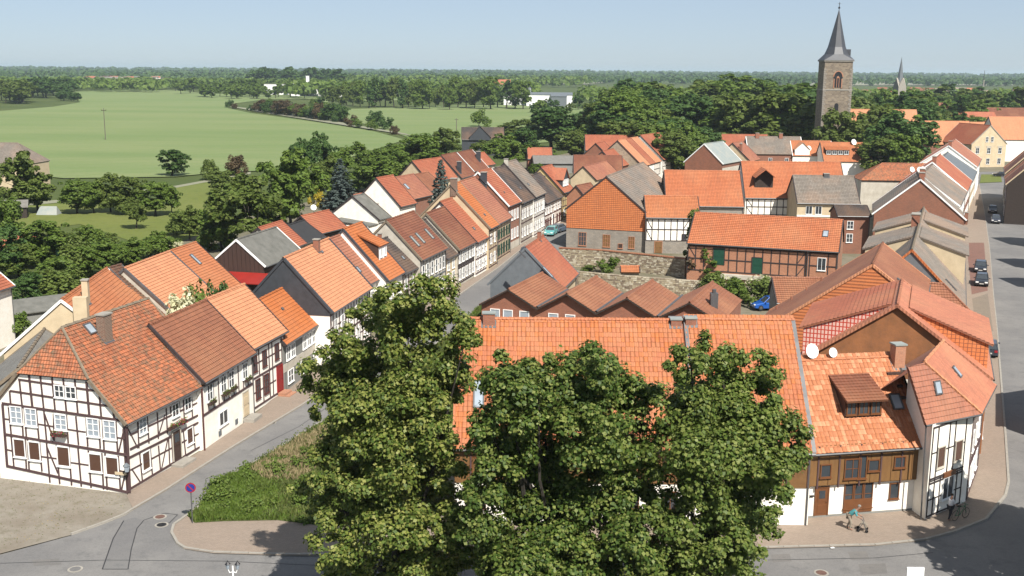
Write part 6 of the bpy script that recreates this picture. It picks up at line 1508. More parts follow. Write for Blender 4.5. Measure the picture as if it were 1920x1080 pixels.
def plant(kind, xy, hgt, wid, label, group=None, leaf=None, name=None):
    cr, tm, wd = PROTO[kind][TR.randrange(len(PROTO[kind]))]
    e = empty(name or {'spruce': 'spruce_tree', 'shrub': 'shrub'}.get(kind, 'garden_tree'), (xy[0], xy[1], 0), TR.uniform(0, 6.28), label, KC[kind], group)
    sx = wid / wd; e.scale = (sx, sx, hgt / 10)
    c = tag(link('crown', cr, e), kind='stuff')
    if leaf: c.material_slots[0].link = 'OBJECT'; c.material_slots[0].material = mat(leaf)
    link('trunk', tm, e); return e
def tree(kind, px, yb, yt, wpx, label, leaf=None, group=None, name=None, D=None):
    if D is None: p = P(px, yb, 0); D = p[1]
    p = V(px, yt, D); g = V(px, yt, D)
    return plant(kind, (p[0], p[1]), max(1.0, p[2]), wpx * D / FPX * 1.03, label, group, leaf, name)
# --- gardens at the left
for a in [
    ('round', 28, 402, 282, 70, 'dark leafy tree in front of the cream hip-roofed house', 'leaf_olive'), ('round', 66, 398, 322, 76, 'bright green tree right of the cream house', 'leaf_light'),
    ('round', 140, 401, 335, 62, 'orchard tree by the pale tent', 'leaf_mid'), ('round', 172, 400, 338, 44, 'slim orchard tree right of the tent', 'leaf_mid'), ('round', 203, 398, 322, 52, 'taller orchard tree with bright tip', 'leaf_light'),
    ('round', 240, 402, 330, 62, 'wide brownish orchard tree in the middle of the row', 'leaf_olive'), ('round', 252, 429, 372, 48, 'single small tree standing on the lawn with round shadow', 'leaf_olive'), ('round', 288, 405, 340, 66, 'last orchard tree beside the open meadow', 'leaf_mid'), ('round', 318, 404, 345, 40, 'small tree at the end of the orchard row', 'leaf_mid'),
    ('round', 320, 331, 279, 54, 'round dark tree alone at the edge of the wheat field', 'leaf_dark'), ('shrub', 395, 338, 298, 34, 'pale green bush by the lane at the field edge', 'leaf_light'), ('shrub', 443, 330, 290, 38, 'bronze leaved bush at the field edge', 'leaf_bronze'), ('round', 418, 365, 318, 56, 'light green tree below the bronze bush', 'leaf_light'),
    ('round', 75, 500, 410, 92, 'large garden tree above the small orange garden house', 'leaf_mid'), ('round', 160, 490, 420, 60, 'garden tree right of the garden house tree', 'leaf_mid'), ('shrub', 125, 500, 430, 60, 'bush between two garden trees', 'leaf_olive'), ('round', 10, 470, 370, 60, 'tree cut by the left edge above the shed', 'leaf_mid'), ('round', 5, 520, 420, 70, 'dark tree at the left edge below the garden path', 'leaf_dark'),
    ('round', 190, 522, 448, 80, 'dense bush tree behind the orange rear roofs', 'leaf_mid'), ('shrub', 140, 520, 455, 70, 'hedge bush left of the dense bush tree', 'leaf_light'), ('round', 45, 585, 512, 60, 'dark bush beside the white house wall', 'leaf_dark'), ('shrub', 110, 565, 500, 90, 'low hedge in front of the grey shed', 'leaf_light'), ('shrub', 235, 500, 458, 60, 'olive shrub behind the brown mossy roof', 'leaf_olive'),
    ('shrub', 320, 470, 446, 34, 'white flowering bush behind the pale orange roof', 'blossom'), ('shrub', 345, 440, 408, 60, 'blue-green reed bush on the meadow edge', 'leaf_olive'), ('shrub', 395, 470, 420, 50, 'loose shrub under the big tree', 'leaf_mid'), ('shrub', 280, 480, 455, 50, 'bush with yellowish tips by the path', 'leaf_olive'),
    ('round', 542, 440, 276, 118, 'huge dark round tree behind the sheds', 'leaf_mid'), ('round', 462, 475, 325, 128, 'broad lower tree left of the huge dark tree', 'leaf_olive'), ('round', 412, 470, 378, 70, 'outer left crown of the big garden group', 'leaf_mid'), ('round', 520, 430, 360, 90, 'lower crown in front of the huge tree', 'leaf_mid'),
    ('round', 600, 345, 246, 58, 'tall dark tree against the wheat field', 'leaf_dark'), ('round', 566, 330, 258, 46, 'smaller dark tree left of the tall one', 'leaf_dark'), ('round', 615, 375, 290, 54, 'olive tree below the tall dark tree', 'leaf_olive'),
    ('spruce', 637, 392, 296, 66, 'blue-grey spruce left of the white gable', 'leaf_spruce'),  ('shrub', 593, 388, 350, 26, 'yellow flowering bush beside the spruce', 'leaf_yellow'),
    ('round', 668, 330, 265, 62, 'tree with loose top right of the spruce', 'leaf_mid'), ('round', 705, 360, 290, 90, 'wide garden tree behind the white gable', 'leaf_mid'), ('round', 745, 345, 282, 70, 'garden tree above the pink roof', 'leaf_mid'), ('round', 790, 330, 250, 92, 'tall dense tree left of the dark house', 'leaf_mid'), ('round', 835, 300, 238, 60, 'pale olive tree beside the dark house', 'leaf_olive'), ('shrub', 690, 360, 325, 60, 'undergrowth behind the white gable', 'leaf_dark'),
    ('round', 948, 320, 250, 84, 'round bright tree between two slate roofs and the garage', 'leaf_mid'), ('round', 905, 300, 262, 40, 'small tree below the dark green house', 'leaf_olive'), ('round', 975, 268, 222, 64, 'brownish tree behind the round one', 'leaf_olive'), ('round', 1035, 280, 198, 104, 'very large dark tree at the field corner', 'leaf_dark'), ('round', 985, 300, 240, 60, 'dark tree left of the very large one', 'leaf_dark'),
    ('round', 1073, 298, 243, 68, 'lighter round tree above the garage', 'leaf_olive'), ('round', 1135, 262, 200, 74, 'dark purple copper beech beside the large tree', 'leaf_copper'), ('round', 1098, 262, 208, 50, 'dark tree left of the copper beech', 'leaf_dark'), ('shrub', 1015, 300, 270, 60, 'bushes above the garage roof', 'leaf_mid'), ('shrub', 1010, 325, 305, 34, 'bush below the garage', 'leaf_mid'),
    ('tall', 1285, 297, 234, 56, 'dark cone-shaped tree between the rust roof and the pink-orange roof', 'leaf_mid'), ('spruce', 1292, 262, 192, 34, 'bronze tinted conifer at the wood edge', 'leaf_bronze'),
    ('round', 1578, 319.5, 202, 84, 'bright green rounded tree in front of the church tower', 'leaf_olive'), ('round', 1690, 327.7, 205, 120, 'big dark tree right of the nave roof', 'leaf_dark'), ('round', 1660, 337.5, 250, 90, 'greyish willow-like tree above the old hip roof', 'leaf_olive'), ('round', 1710, 341.5, 250, 70, 'dark tree beside the orange roof with slate edge', 'leaf_mid'), ('round', 1630, 333.8, 262, 46, 'dark young tree between the dormer house and the willow-like tree', 'leaf_dark'), ('round', 1480, 278, 215, 80, 'tree behind the grey chimneyed roof', 'leaf_dark'), ('round', 1358, 250, 208, 60, 'white flowering tree in the wood above the pink-orange roof', 'leaf_light')]:
    tree(*a[:6], leaf=a[6], group='garden trees and bushes')
tree('spruce', 826, None, 296, 62, 'blue-grey spruce standing among the rear roofs', 'leaf_spruce', 'garden trees and bushes', D=178); tree('shrub', 332, None, 543, 92, 'white flowering elder bush between the front and rear orange roofs', 'blossom', 'garden trees and bushes', D=96); tree('shrub', 372, None, 520, 72, 'dark climbing bush behind the flowering elder', 'leaf_mid', 'garden trees and bushes', D=100); tree('shrub', 405, None, 525, 52, 'green bush on the rear wall by the skylight roof', 'leaf_dark', 'garden trees and bushes', D=104)
for a in [('round', 352, 452, 385, 60, 'young tree left of the broad lower garden tree', 'leaf_light'), ('round', 300, 492, 432, 64, 'tree behind the skylight roof', 'leaf_mid'), ('round', 245, 505, 445, 66, 'tree standing behind the mossy roof', 'leaf_mid'), ('shrub', 200, 470, 435, 70, 'long bush below the lawn', 'leaf_light'), ('round', 30, 520, 455, 66, 'tree between the garden house and the white house', 'leaf_olive'), ('round', 100, 545, 480, 70, 'tree above the grey felt shed', 'leaf_mid'), ('round', 350, 500, 462, 50, 'small tree at the corner of the skylight roof', 'leaf_olive'), ('round', 640, 350, 285, 60, 'tree closing the gap beside the blue-grey spruce', 'leaf_mid'), ('round', 735, 325, 268, 64, 'tree in the belt below the wheat field', 'leaf_mid'), ('shrub', 35, 640, 585, 46, 'bush between the white house and the cream gable', 'leaf_mid')]:
    tree(*a[:6], leaf=a[6], group='garden trees and bushes')
# yard bushes near the ivy barn
for a in [('shrub', 1345, 560, 510, 60, 'white flowering bush left of the cream ledge', 'leaf_light'), ('shrub', 1425, 572, 515, 70, 'white flowering bush before the front barn', 'leaf_light'), ('shrub', 1480, 566, 525, 60, 'clipped green hedge by the low wing', 'leaf_light'), ('shrub', 1385, 568, 520, 50, 'green bush between the two flowering bushes', 'leaf_mid'), ('shrub', 1145, 512, 480, 42, 'dark shrub growing on the rubble terrace', 'leaf_mid'), ('shrub', 1108, 510, 495, 30, 'weeds on the terrace wall', 'leaf_olive'), ('tall', 1304, 527.5, 462, 40, 'ivy column on the left corner of the front barn', 'leaf_bronze'), ('tall', 1332, 529, 465, 38, 'green creeper beside the ivy column', 'leaf_mid'), ('tall', 1299, 512, 390, 28, 'ivy climbing the wall between the two barns', 'leaf_light')]:
    tree(*a[:6], leaf=a[6], group='yard bushes')
# blossom sprinkled on two bushes
rg = np.random.RandomState(9)
for px, py, r_, n_ in ((1345, 525, 1.6, 220), (1425, 532, 2.0, 300), (1358, 228, 4.5, 300)):
    c = P(px, py + 30, 0) if py > 300 else V(px, py, P(px, 250)[1]); zc_ = 2.2 if py > 300 else c[2]
    d = unit(n_, rg); C = d * r_ * [1, 1, .8]; C = C[C[:, 2] > -.1 * r_]; d = d[:len(C)]; e = leafobj('blossom', C * [1, 1, .8] + [c[0], c[1], zc_ - .35], d, .2 if py > 300 else .5, ['blossom'], None, 1, rg)

# --- wood right of the fields: individual trees in depth
G5_ = 'trees of the park wood'
def wood(n, x0, x1, D0, D1, h0, h1, kinds, group, labels, leafs, w=(.8, 1.15)):
    for i in range(n):
        px = TR.uniform(x0, x1); D = TR.uniform(D0, D1); h_ = TR.uniform(h0, h1); p = V(px, 200, D); k = TR.randrange(len(labels))
        plant(kinds[TR.randrange(len(kinds))], (p[0], p[1]), h_, h_ * TR.uniform(*w), labels[k], group, leafs[k], 'park_tree')
LB_ = ['dark green tree in the park wood behind the roofs', 'mid green tree in the park wood behind the roofs', 'paler olive tree in the park wood behind the roofs']
LF_ = ['leaf_dark', 'leaf_mid', 'leaf_olive']
wood(16, 1150, 1320, 290, 335, 10, 15, ['round'], G5_, LB_, LF_); wood(50, 1120, 1560, 345, 470, 15, 23, ['round'], G5_, LB_, LF_); wood(30, 1160, 1560, 470, 640, 17, 24, ['far'], G5_, LB_, LF_)
for a in [(1385, 138, 560, 150), (1350, 146, 560, 80), (1430, 150, 540, 80), (1190, 150, 600, 90), (1240, 158, 560, 80), (1470, 156, 520, 60)]:
    tree('round', a[0], None, a[1], a[3], 'tall tree rising above the park wood', 'leaf_mid', 'tallest park trees', 'park_tree', D=a[2])
LB2 = ['dark tree among the houses right of the church', 'green tree among the houses right of the church', 'olive tree among the houses right of the church']
wood(24, 1600, 1735, 350, 620, 12, 19, ['round', 'far'], 'trees right of the church', LB2, LF_); wood(16, 1720, 1850, 400, 620, 11, 16, ['round', 'far'], 'trees right of the church', LB2, LF_); wood(20, 1760, 1960, 640, 900, 12, 20, ['far', 'fartall'], 'trees right of the church', LB2, LF_)
for a in [(1800, 176, 520, 40), (1895, 172, 600, 34), (1858, 178, 650, 30), (1700, 170, 480, 60), (1655, 178, 480, 50)]: tree('tall', a[0], None, a[1], a[3], 'pointed tree on the skyline of the right quarter', 'leaf_dark', 'skyline trees', 'park_tree', D=a[2])
for x_, yt_ in ((1660, 168), (1685, 170), (1712, 168), (1735, 172)): tree('far', x_, None, yt_, 42, 'tree standing before the distant slim spire', 'leaf_mid', 'trees before the distant spire', 'park_tree', D=560)
# --- avenue across the fields
LB3 = ['tall avenue tree with bare lower trunk beyond the fields', 'dense avenue tree beyond the fields', 'olive avenue tree beyond the fields']
x = 622
while x < 985:
    D = 800 + TR.uniform(-20, 60); k = TR.randrange(3); yt = TR.uniform(140, 166); p = V(x, yt, D)
    plant('round' if k else 'tall', (p[0], p[1]), p[2], p[2] * TR.uniform(.5, .75), LB3[k], 'avenue across the fields', LF_[k], 'avenue_tree'); x += TR.uniform(9, 17)
for x in range(1000, 1110, 14):
    D = TR.uniform(640, 860); h_ = TR.uniform(5, 11); p = V(x, 190, D); plant('far', (p[0], p[1]), h_, h_ * .8, 'tree near the white halls', 'trees near the white halls', LF_[TR.randrange(3)], 'field_tree')
# hedge along the lane
for i in range(34):
    t = i / 33; x = 476 + t * 170 + TR.uniform(-5, 5); y = 208 + t * 22; D = P(x, y)[1]; h_ = TR.uniform(4, 10); k = TR.randrange(3); p = V(x, y, D)
    plant('round' if TR.random() < .5 else 'shrub', (p[0], p[1]), h_, h_ * TR.uniform(.8, 1.5), ['dark bush in the lane hedge', 'bronze bush in the lane hedge', 'green bush in the lane hedge'][k], 'hedge along the field lane', ['leaf_dark', 'leaf_bronze', 'leaf_mid'][k], 'hedge_bush')
for x, y, h_, k in [(432, 202, 6, 0), (440, 204, 4, 1), (660, 238, 6, 1), (672, 240, 5, 2), (705, 238, 8, 0), (728, 243, 6, 0), (695, 244, 5, 2), (740, 252, 4, 1), (600, 203, 9, 0), (590, 203, 7, 2), (897, 238, 9, 2)]:
    D = P(x, y)[1]; p = V(x, y, D); plant('shrub', (p[0], p[1]), h_, h_ * 1.1, 'solitary bush standing by the field lane', 'solitary bushes by the lane', ['leaf_dark', 'leaf_bronze', 'leaf_mid'][k], 'hedge_bush')
# left wood corner and the trees behind the wheat field
wood(30, -60, 56, 820, 1000, 12, 18, ['far'], 'wood at the left edge of the field', ['rounded tree in the copse at the left edge'], ['leaf_olive'])
wood(24, 60, 130, 960, 1200, 12, 18, ['far'], 'trees at the far left corner of the field', ['dark tree beyond the left field corner'], ['leaf_dark'])
wood(8, 112, 150, 900, 960, 5, 8, ['far'], 'bushes at the left field corner', ['low bush at the left field corner'], ['leaf_dark'])
wood(46, 330, 640, 1130, 1450, 11, 17, ['far'], 'trees behind the wheat field', ['green tree lined up behind the wheat field'], ['leaf_mid'])
wood(30, 380, 640, 1010, 1120, 8, 14, ['far'], 'trees behind the wheat field', ['green tree lined up behind the wheat field'], ['leaf_mid'])
wood(16, 476, 640, 1500, 2000, 24, 30, ['far'], 'tall far trees', ['tall tree rising from the distant wood'], ['leaf_dark'])

# distant woods: masses nobody could count
def mass(name, boxes, seed, q=4, lp=26, leaf='leaf_mid'):
    rg = np.random.RandomState(seed); Cs, Ns = [], []; 
    for x0, x1, D0, D1, n, h_, ls in boxes:
        px = rg.uniform(x0, x1, n); D = rg.uniform(D0, D1, n); X = (px - 960) / FPX * D * 1.02; hh = h_ * rg.uniform(.65, 1.15, n)
        d = unit(n * lp, rg).reshape(n, lp, 3); d[:, :, 2] = abs(d[:, :, 2]) * .9 - .15
        C = np.stack([X, D, hh * .45], 1)[:, None, :] + d * (hh * np.array([[.55], [.55], [.55]])).T[:, None, :]
        Cs.append(C.reshape(-1, 3)); Ns.append((d + rg.normal(size=d.shape) * .4 + [0, 0, .4]).reshape(-1, 3))
    C = np.concatenate(Cs); n = len(C); return leafobj(name, C, np.concatenate(Ns), ls, [leaf], None, 1, rg)
mass('distant_wood', [(-150, 640, 1450, 1700, 500, 14, 4.5)], 1, leaf='leaf_mid'); mass('distant_wood', [(-300, 2200, 2300, 2700, 900, 17, 7)], 2, leaf='leaf_dark'); mass('distant_wood', [(-300, 2200, 3300, 4200, 1400, 20, 10)], 3, leaf='leaf_dark'); mass('distant_wood', [(-400, 2300, 5200, 7500, 1900, 26, 18)], 4, lp=18, leaf='leaf_dark')
mass('distant_wood', [(560, 1000, 1000, 1350, 260, 17, 4.0)], 5, leaf='leaf_mid'); mass('distant_wood', [(1080, 1960, 800, 1100, 420, 15, 3.0)], 6, leaf='leaf_mid'); mass('distant_wood', [(600, 1100, 1800, 2200, 200, 18, 6)], 7)
mass('distant_wood', [(-100, 330, 1250, 1450, 260, 14, 4)], 8)

# verge weeds and grass (stuff)
def grass(poly_px, n, hmin, hmax, name, mats, seed, w=.05, z=.15, clump=True):
    rg = np.random.RandomState(seed); W = [P(x, y, z)[:2] for x, y in poly_px]; xs = [p[0] for p in W]; ys = [p[1] for p in W]; pts = []
    while len(pts) < n:
        x, y = rg.uniform(min(xs), max(xs)), rg.uniform(min(ys), max(ys))
        if inpoly(x, y, W): pts.append((x, y))
    p = np.array(pts); k = .5 + .5 * np.sin(p[:, 0] * 1.3 + 2 * np.sin(p[:, 1] * .7)) * np.sin(p[:, 1] * 1.1); hh = (hmin + (hmax - hmin) * k * rg.rand(n))
    d = rg.normal(0, .35, (n, 2)); b0 = np.column_stack([p, np.full(n, z)]); top = b0 + np.column_stack([d * hh[:, None], hh]); a = rg.uniform(0, 3.14, n); s = np.column_stack([np.cos(a), np.sin(a), np.zeros(n)]) * w * (1 + hh[:, None])
    v = np.stack([b0 - s, b0 + s, top], 1).reshape(-1, 3); me = bpy.data.meshes.new(name); me.vertices.add(3 * n); me.vertices.foreach_set('co', v.astype(np.float32).ravel()); me.loops.add(3 * n); me.loops.foreach_set('vertex_index', np.arange(3 * n, dtype=np.int32)); me.polygons.add(n)
    me.polygons.foreach_set('loop_start', np.arange(0, 3 * n, 3, dtype=np.int32)); me.polygons.foreach_set('loop_total', np.full(n, 3, dtype=np.int32))
    for m in mats: me.materials.append(mat(m))
    if len(mats) > 1: me.polygons.foreach_set('material_index', (k + rg.normal(0, .25, n) > .72).astype(np.int32))
    me.update(calc_edges=True); me.validate(); return tag(link(name, me), kind='stuff')
grass(VERGE, 60000, .10, .5, 'verge_grass', ['grass_blade', 'leaf_mid'], 1, .05)
rg = np.random.RandomState(31); Wv = [P(x, y, .15)[:2] for x, y in VERGE]; Lw = []
while len(Lw) < 70:
    x, y = rg.uniform(-22, -5), rg.uniform(62, 88)
    if inpoly(x, y, Wv): Lw.append((x, y, .3, rg.uniform(.25, .75)))
C, Nn = cloud(np.array(Lw), 40, 26, rg, (.3, .6), -.6, .2); leafobj('weeds', C, Nn, .13, ['leaf_olive', 'leaf_mid'], None, .5, rg)
e_ = [P(x, y, .15) for x, y in ((352, 967), (373, 952), (400, 910), (500, 855), (580, 805), (627, 779))]; Cs = []
for a_, c_ in zip(e_, e_[1:]):
    k = int(np.linalg.norm(c_ - a_) * 26); t_ = rg.rand(k, 1); Cs.append(a_ + (c_ - a_) * t_ + rg.normal(0, .22, (k, 3)) * [1, 1, .25])
C = np.concatenate(Cs); leafobj('edge_weeds', C + [0, 0, .08], rg.normal(size=C.shape) + [0, 0, .7], .13, ['grass_blade', 'leaf_olive'], None, .5, rg)
grass([(470, 880), (560, 820), (640, 790), (620, 860), (560, 900), (500, 900)], 4500, .2, .7, 'dry_weeds', ['grass_dry'], 2, .04)
grass([(366, 975), (400, 905), (460, 880), (520, 930), (480, 975)], 12000, .15, .6, 'green_weeds', ['leaf_mid', 'leaf_light'], 3, .07)
grass([(-100, 980), (0, 1030), (230, 962), (240, 925), (0, 890)], 900, .02, .07, 'sparse_grass', ['grass_blade', 'grass_dry'], 4, .05, .1)
rg = np.random.RandomState(4); n = 900; W = [P(x, y, .1)[:2] for x, y in [(-60, 885), (0, 1030), (230, 962), (240, 925), (15, 890)]]; b = MB(); k = 0
while k < n:
    x, y = rg.uniform(-36, -22), rg.uniform(50, 76)
    if not inpoly(x, y, W): continue
    k += 1; s = rg.uniform(.015, .045); q = [(x - s, y - s, .1), (x + s, y - s * .7, .1), (x + s * .4, y + s, .1)]; b.face([q[0], q[1], (x, y, .1 + s)]); b.face([q[1], q[2], (x, y, .1 + s)]); b.face([q[2], q[0], (x, y, .1 + s)])
tag(b.build('pebbles', 'gravel'), kind='stuff')
for h_, F_, s_, z_, w_, m_ in FB: flowerbox(h_, F_, s_, z_, w_, m_)

# ================================================================ DISTANT BUILDINGS
def far_house(px, D, w, d, he, hr, roof, wall, label, group, name='distant_house', cat='house', rz=0):
    p = V(px, 150, D); e = empty(name, (p[0], p[1], 0), R(rz), label, cat, group)
    b = MB(); b.box(-w / 2, w / 2, -d / 2, d / 2, 0, he)
    if hr > he: b.face([(-w / 2, -d / 2, he), (-w / 2, 0, hr), (-w / 2, d / 2, he)]); b.face([(w / 2, -d / 2, he), (w / 2, d / 2, he), (w / 2, 0, hr)])
    b.build('wall', wall, e)
    b = MB(); o = .4
    if hr > he: b.hexa([(-w / 2 - o, -d / 2 - o, he - .1), (w / 2 + o, -d / 2 - o, he - .1), (w / 2 + o, 0, hr), (-w / 2 - o, 0, hr)], [(-w / 2 - o, -d / 2 - o, he + .2), (w / 2 + o, -d / 2 - o, he + .2), (w / 2 + o, 0, hr + .3), (-w / 2 - o, 0, hr + .3)]); b.hexa([(-w / 2 - o, 0, hr), (w / 2 + o, 0, hr), (w / 2 + o, d / 2 + o, he), (-w / 2 - o, d / 2 + o, he)], [(-w / 2 - o, 0, hr + .3), (w / 2 + o, 0, hr + .3), (w / 2 + o, d / 2 + o, he + .3), (-w / 2 - o, d / 2 + o, he + .3)])
    else: b.box(-w / 2 - .2, w / 2 + .2, -d / 2 - .2, d / 2 + .2, he, he + .4)
    b.build('roof', roof, e); return e
rr_ = random.Random(8); cnt = 0
for i in range(26):
    px = rr_.uniform(160, 262) if i < 20 else rr_.uniform(285, 320); rf_ = rr_.choice(['tile_red', 'tile_dark', 'tile_grey', 'felt_lichen'])
    far_house(px, rr_.uniform(1750, 2100), rr_.uniform(10, 15), 10, 9, 11.5, rf_, 'white_wall', 'tiny white walled house of the village beyond the wheat field', 'houses of the distant village', rz=rr_.uniform(-40, 40))
GI = 'white works buildings beyond the trees'
for px, D, w, he, lab in [(562, 1150, 16, 14, 'tallest white block of the works beyond the trees'), (520, 1200, 26, 11, 'low white block left of the works tower'), (600, 1150, 26, 9, 'long white hall right of the works tower'), (632, 1120, 14, 10, 'small white hall at the right end of the works')]:
    far_house(px, D, w, 14, he, he, 'felt_lichen', 'white_paint', lab, GI, 'works_building', 'works')
far_house(577, 1150, 3, 3, 20, 20, 'white_paint', 'white_paint', 'slim white tower of the distant works', GI, 'works_tower', 'tower')
for px, D, w, he, lab in [(975, 900, 26, 8, 'white hall left of two silos'), (1030, 880, 36, 9, 'large white hall beyond the meadow'), (1048, 870, 12, 8, 'grey-sided end of the large white hall'), (1142, 980, 26, 8, 'pale hall right of the large white hall')]:
    far_house(px, D, w, 16, he, he + 1.5, 'slate_light' if 'large' in lab else 'metal_pale', 'white_paint' if 'grey' not in lab else 'slate_light', lab, 'white halls at the field edge', 'warehouse', 'warehouse')
for px in (987, 993):
    p = V(px, 165, 880); e = empty('silo', (p[0], p[1], 0), 0, 'left metal silo beside the white hall' if px == 987 else 'right metal silo beside the white hall', 'silo', 'silos'); b = MB(); b.tube((0, 0, 0), (0, 0, 14), 1.3, n=10); b.build('tank', 'metal_pale', e); b = MB(); b.tube((0, 0, 14), (0, 0, 15), 1.4, .2, 10); b.build('cap', 'zinc', e)
for px, D, w, he, hr in [(876, 1350, 30, 9, 13), (935, 1250, 26, 12, 17)]: far_house(px, D, w, 14, he, hr, 'tile_red', 'pale_wall', 'long red roof showing above the avenue, ' + ('left one' if px == 876 else 'right one with tower-like gable'), 'red roofs above the avenue')
for i in range(64):
    px = rr_.uniform(1440, 1960); D = rr_.uniform(900, 1500); far_house(px, D, rr_.uniform(12, 20), 10, 5, 9, rr_.choice(['tile_red', 'tile_grey', 'tile_brown']), 'white_wall', 'small house scattered on the plain beyond the church', 'houses on the far plain', rz=rr_.uniform(-40, 40))
far_house(1738, 560, 26, 14, 6, 13, 'tile_brown', 'pale_wall', 'large dull brown roof right of the far spire', 'roofs near the far spire')
far_house(1828, 520, 20, 12, 5, 10, 'tile_red', 'pale_wall', 'red roof below the transmitter mast', 'roofs near the far spire')
# ================================================================ STREET FURNITURE
c = P(361, 981, .12); e = empty('traffic_sign', c, R(8), 'round blue and red no-stopping sign on a thin grey post at the grass corner', 'traffic sign')
hs = hv(361, 981, 905); plain('sign_blue', (.02, .05, .35), .4, .02); plain('sign_red', (.5, .02, .03), .4, .02)
b = MB(); b.tube((0, 0, 0), (0, 0, hs), .035, n=8); b.build('post', 'zinc', e)
b = MB(); b.tube((0, -.05, hs - .32), (0, -.07, hs - .32), .32, n=28); b.build('plate', 'sign_red', e)
b = MB(); b.tube((0, -.071, hs - .32), (0, -.08, hs - .32), .25, n=28); pl_ = b.build('blue_field', 'sign_blue', e)
b = MB(); b.hexa([(-.2, -.081, hs - .15), (-.15, -.081, hs - .10), (.2, -.081, hs - .49), (.15, -.081, hs - .54)], [(-.2, -.086, hs - .15), (-.15, -.086, hs - .10), (.2, -.086, hs - .49), (.15, -.086, hs - .54)]); b.build('bar', 'sign_red', e)
D = 50.0; c = V(437, 1080, D); zt_ = V(437, 1056, D)[2]; e = empty('street_lantern', (c[0], D, 0), 0, 'two-armed street lantern with dark caps at the bottom edge', 'street lamp')
b = MB(); b.tube((0, 0, 0), (0, 0, zt_ - .15), .06, .04, 8); b.build('pole', 'white_paint', e)
for s in (-1, 1):
    b = MB(); b.tube((0, 0, zt_ - .45), (s * .16, 0, zt_ - .5), .02, n=6); b.tube((s * .16, 0, zt_ - .5), (s * .24, 0, zt_ - .3), .02, n=6); b.build('arm', 'white_paint', e)
    b = MB(); b.tube((s * .24, 0, zt_ - .3), (s * .24, 0, zt_ - .05), .06, .12, 6); o = b.build('lamp_glass', 'glass_sky', e); b = MB(); b.tube((s * .24, 0, zt_ - .05), (s * .24, 0, zt_ + .08), .15, .03, 6); b.tube((s * .24, 0, zt_ + .08), (s * .24, 0, zt_ + .14), .02, n=5); b.build('cap', 'dark_metal', o)
D = 51.0; c = V(1717, 1064, D); e = empty('sign_board', (c[0], D, 0), 0, 'blank white board on a post cut by the bottom edge', 'sign'); b = MB(); b.box(-.43, .43, -.05, .05, c[2] - .9, c[2]); b.build('board', 'white_paint', e); b = MB(); b.tube((0, .08, 0), (0, .08, c[2]), .04); b.build('post', 'zinc', e)
# field pole
c = P(198, 263); e = empty('power_pole', c, 0, 'thin wooden power pole standing in the wheat field', 'power pole'); hh = hv(198, 263, 203); b = MB(); b.tube((0, 0, 0), (0, 0, hh), .16, .12, 6); b.build('pole', 'bark_pale', e); b = MB(); b.box(-1, 1, -.08, .08, hh - .9, hh - .7); 
for s in (-.9, 0, .9): b.tube((s, 0, hh - .7), (s, 0, hh - .4), .07, n=5)
b.build('crossarm', 'dark_wood', e)
c = P(330, 332); e = empty('street_lamp', c, 0, 'slim white street lamp in front of the lone round tree', 'street lamp'); hh = hv(330, 332, 300); b = MB(); b.tube((0, 0, 0), (0, 0, hh), .09, .06, 6); b.build('pole', 'metal_pale', e); b = MB(); b.box(-.7, .1, -.12, .12, hh, hh + .14); b.build('lamp_head', 'white_paint', e)
c = P(856, 262); e = empty('power_pole', c, 0, 'grey mast-like pole left of the dark house', 'power pole'); hh = hv(856, 262, 222); b = MB(); b.tube((0, 0, 0), (0, 0, hh), .2, .14, 6); b.build('pole', 'bark_pale', e); b = MB(); b.box(-.8, .8, -.08, .08, hh - .6, hh - .45); b.build('crossarm', 'dark_wood', e)
# garden structures
far_g = 'garden sheds at the left'
def small(lab, px, py, w, d, he, hr, roof, wall, rz=0, nm='garden_shed'):
    p = P(px, py); e = empty(nm, p, R(rz), lab, 'shed', far_g); b = MB(); b.box(-w / 2, w / 2, -d / 2, d / 2, 0, he); b.face([(-w / 2, -d / 2, he), (-w / 2, 0, hr), (-w / 2, d / 2, he)]); b.face([(w / 2, -d / 2, he), (w / 2, d / 2, he), (w / 2, 0, hr)]); b.build('wall', wall, e); o = .3
    for s in (-1, 1):
        b = MB(); q = [(-w / 2 - o, s * (d / 2 + o), he - .15), (w / 2 + o, s * (d / 2 + o), he - .15), (w / 2 + o, 0, hr), (-w / 2 - o, 0, hr)]; q = q if s < 0 else q[::-1]; b.hexa(q, [(x, y, z + .12) for x, y, z in q]); b.build('roof', roof, e)
    b = MB(); b.box(-.45, .45, -d / 2 - .04, -d / 2, 0, he * .8); b.build('door', 'dark_wood', e)
small('orange-roofed garden house under a large tree', 52, 490, 6, 5, 2.2, 3.8, 'tile_red', 'brick_orange', 10); small('second orange-roofed garden shed', 88, 486, 3, 3, 2.2, 3.2, 'tile_red', 'green_door', 0)
small('dark shed with blue side at the left edge of the lawn', 20, 408, 6, 4, 2.2, 3.2, 'felt_lichen', 'dark_wood', 20); small('low grey felt shed beside the cream gabled rear house', 75, 608, 8, 6, 2.2, 3.0, 'felt_grey', 'grey_wall', 40)
p = P(92, 402); e = empty('tent', p, 0, 'low pale tent in the shade of the orchard', 'tent', None); b = MB(); b.face([(-2, -1.3, 0), (2, -1.3, 0), (1.6, 0, 1.6), (-1.6, 0, 1.6)]); b.face([(2, 1.3, 0), (-2, 1.3, 0), (-1.6, 0, 1.6), (1.6, 0, 1.6)]); b.face([(-2, 1.3, 0), (-2, -1.3, 0), (-1.6, 0, 1.6)]); b.face([(2, -1.3, 0), (2, 1.3, 0), (1.6, 0, 1.6)]); b.build('canvas', 'metal_pale', e); b = MB(); b.tube((-1.6, 0, 0), (-1.6, 0, 1.6), .03); b.tube((1.6, 0, 0), (1.6, 0, 1.6), .03); b.build('pole', 'zinc', e)

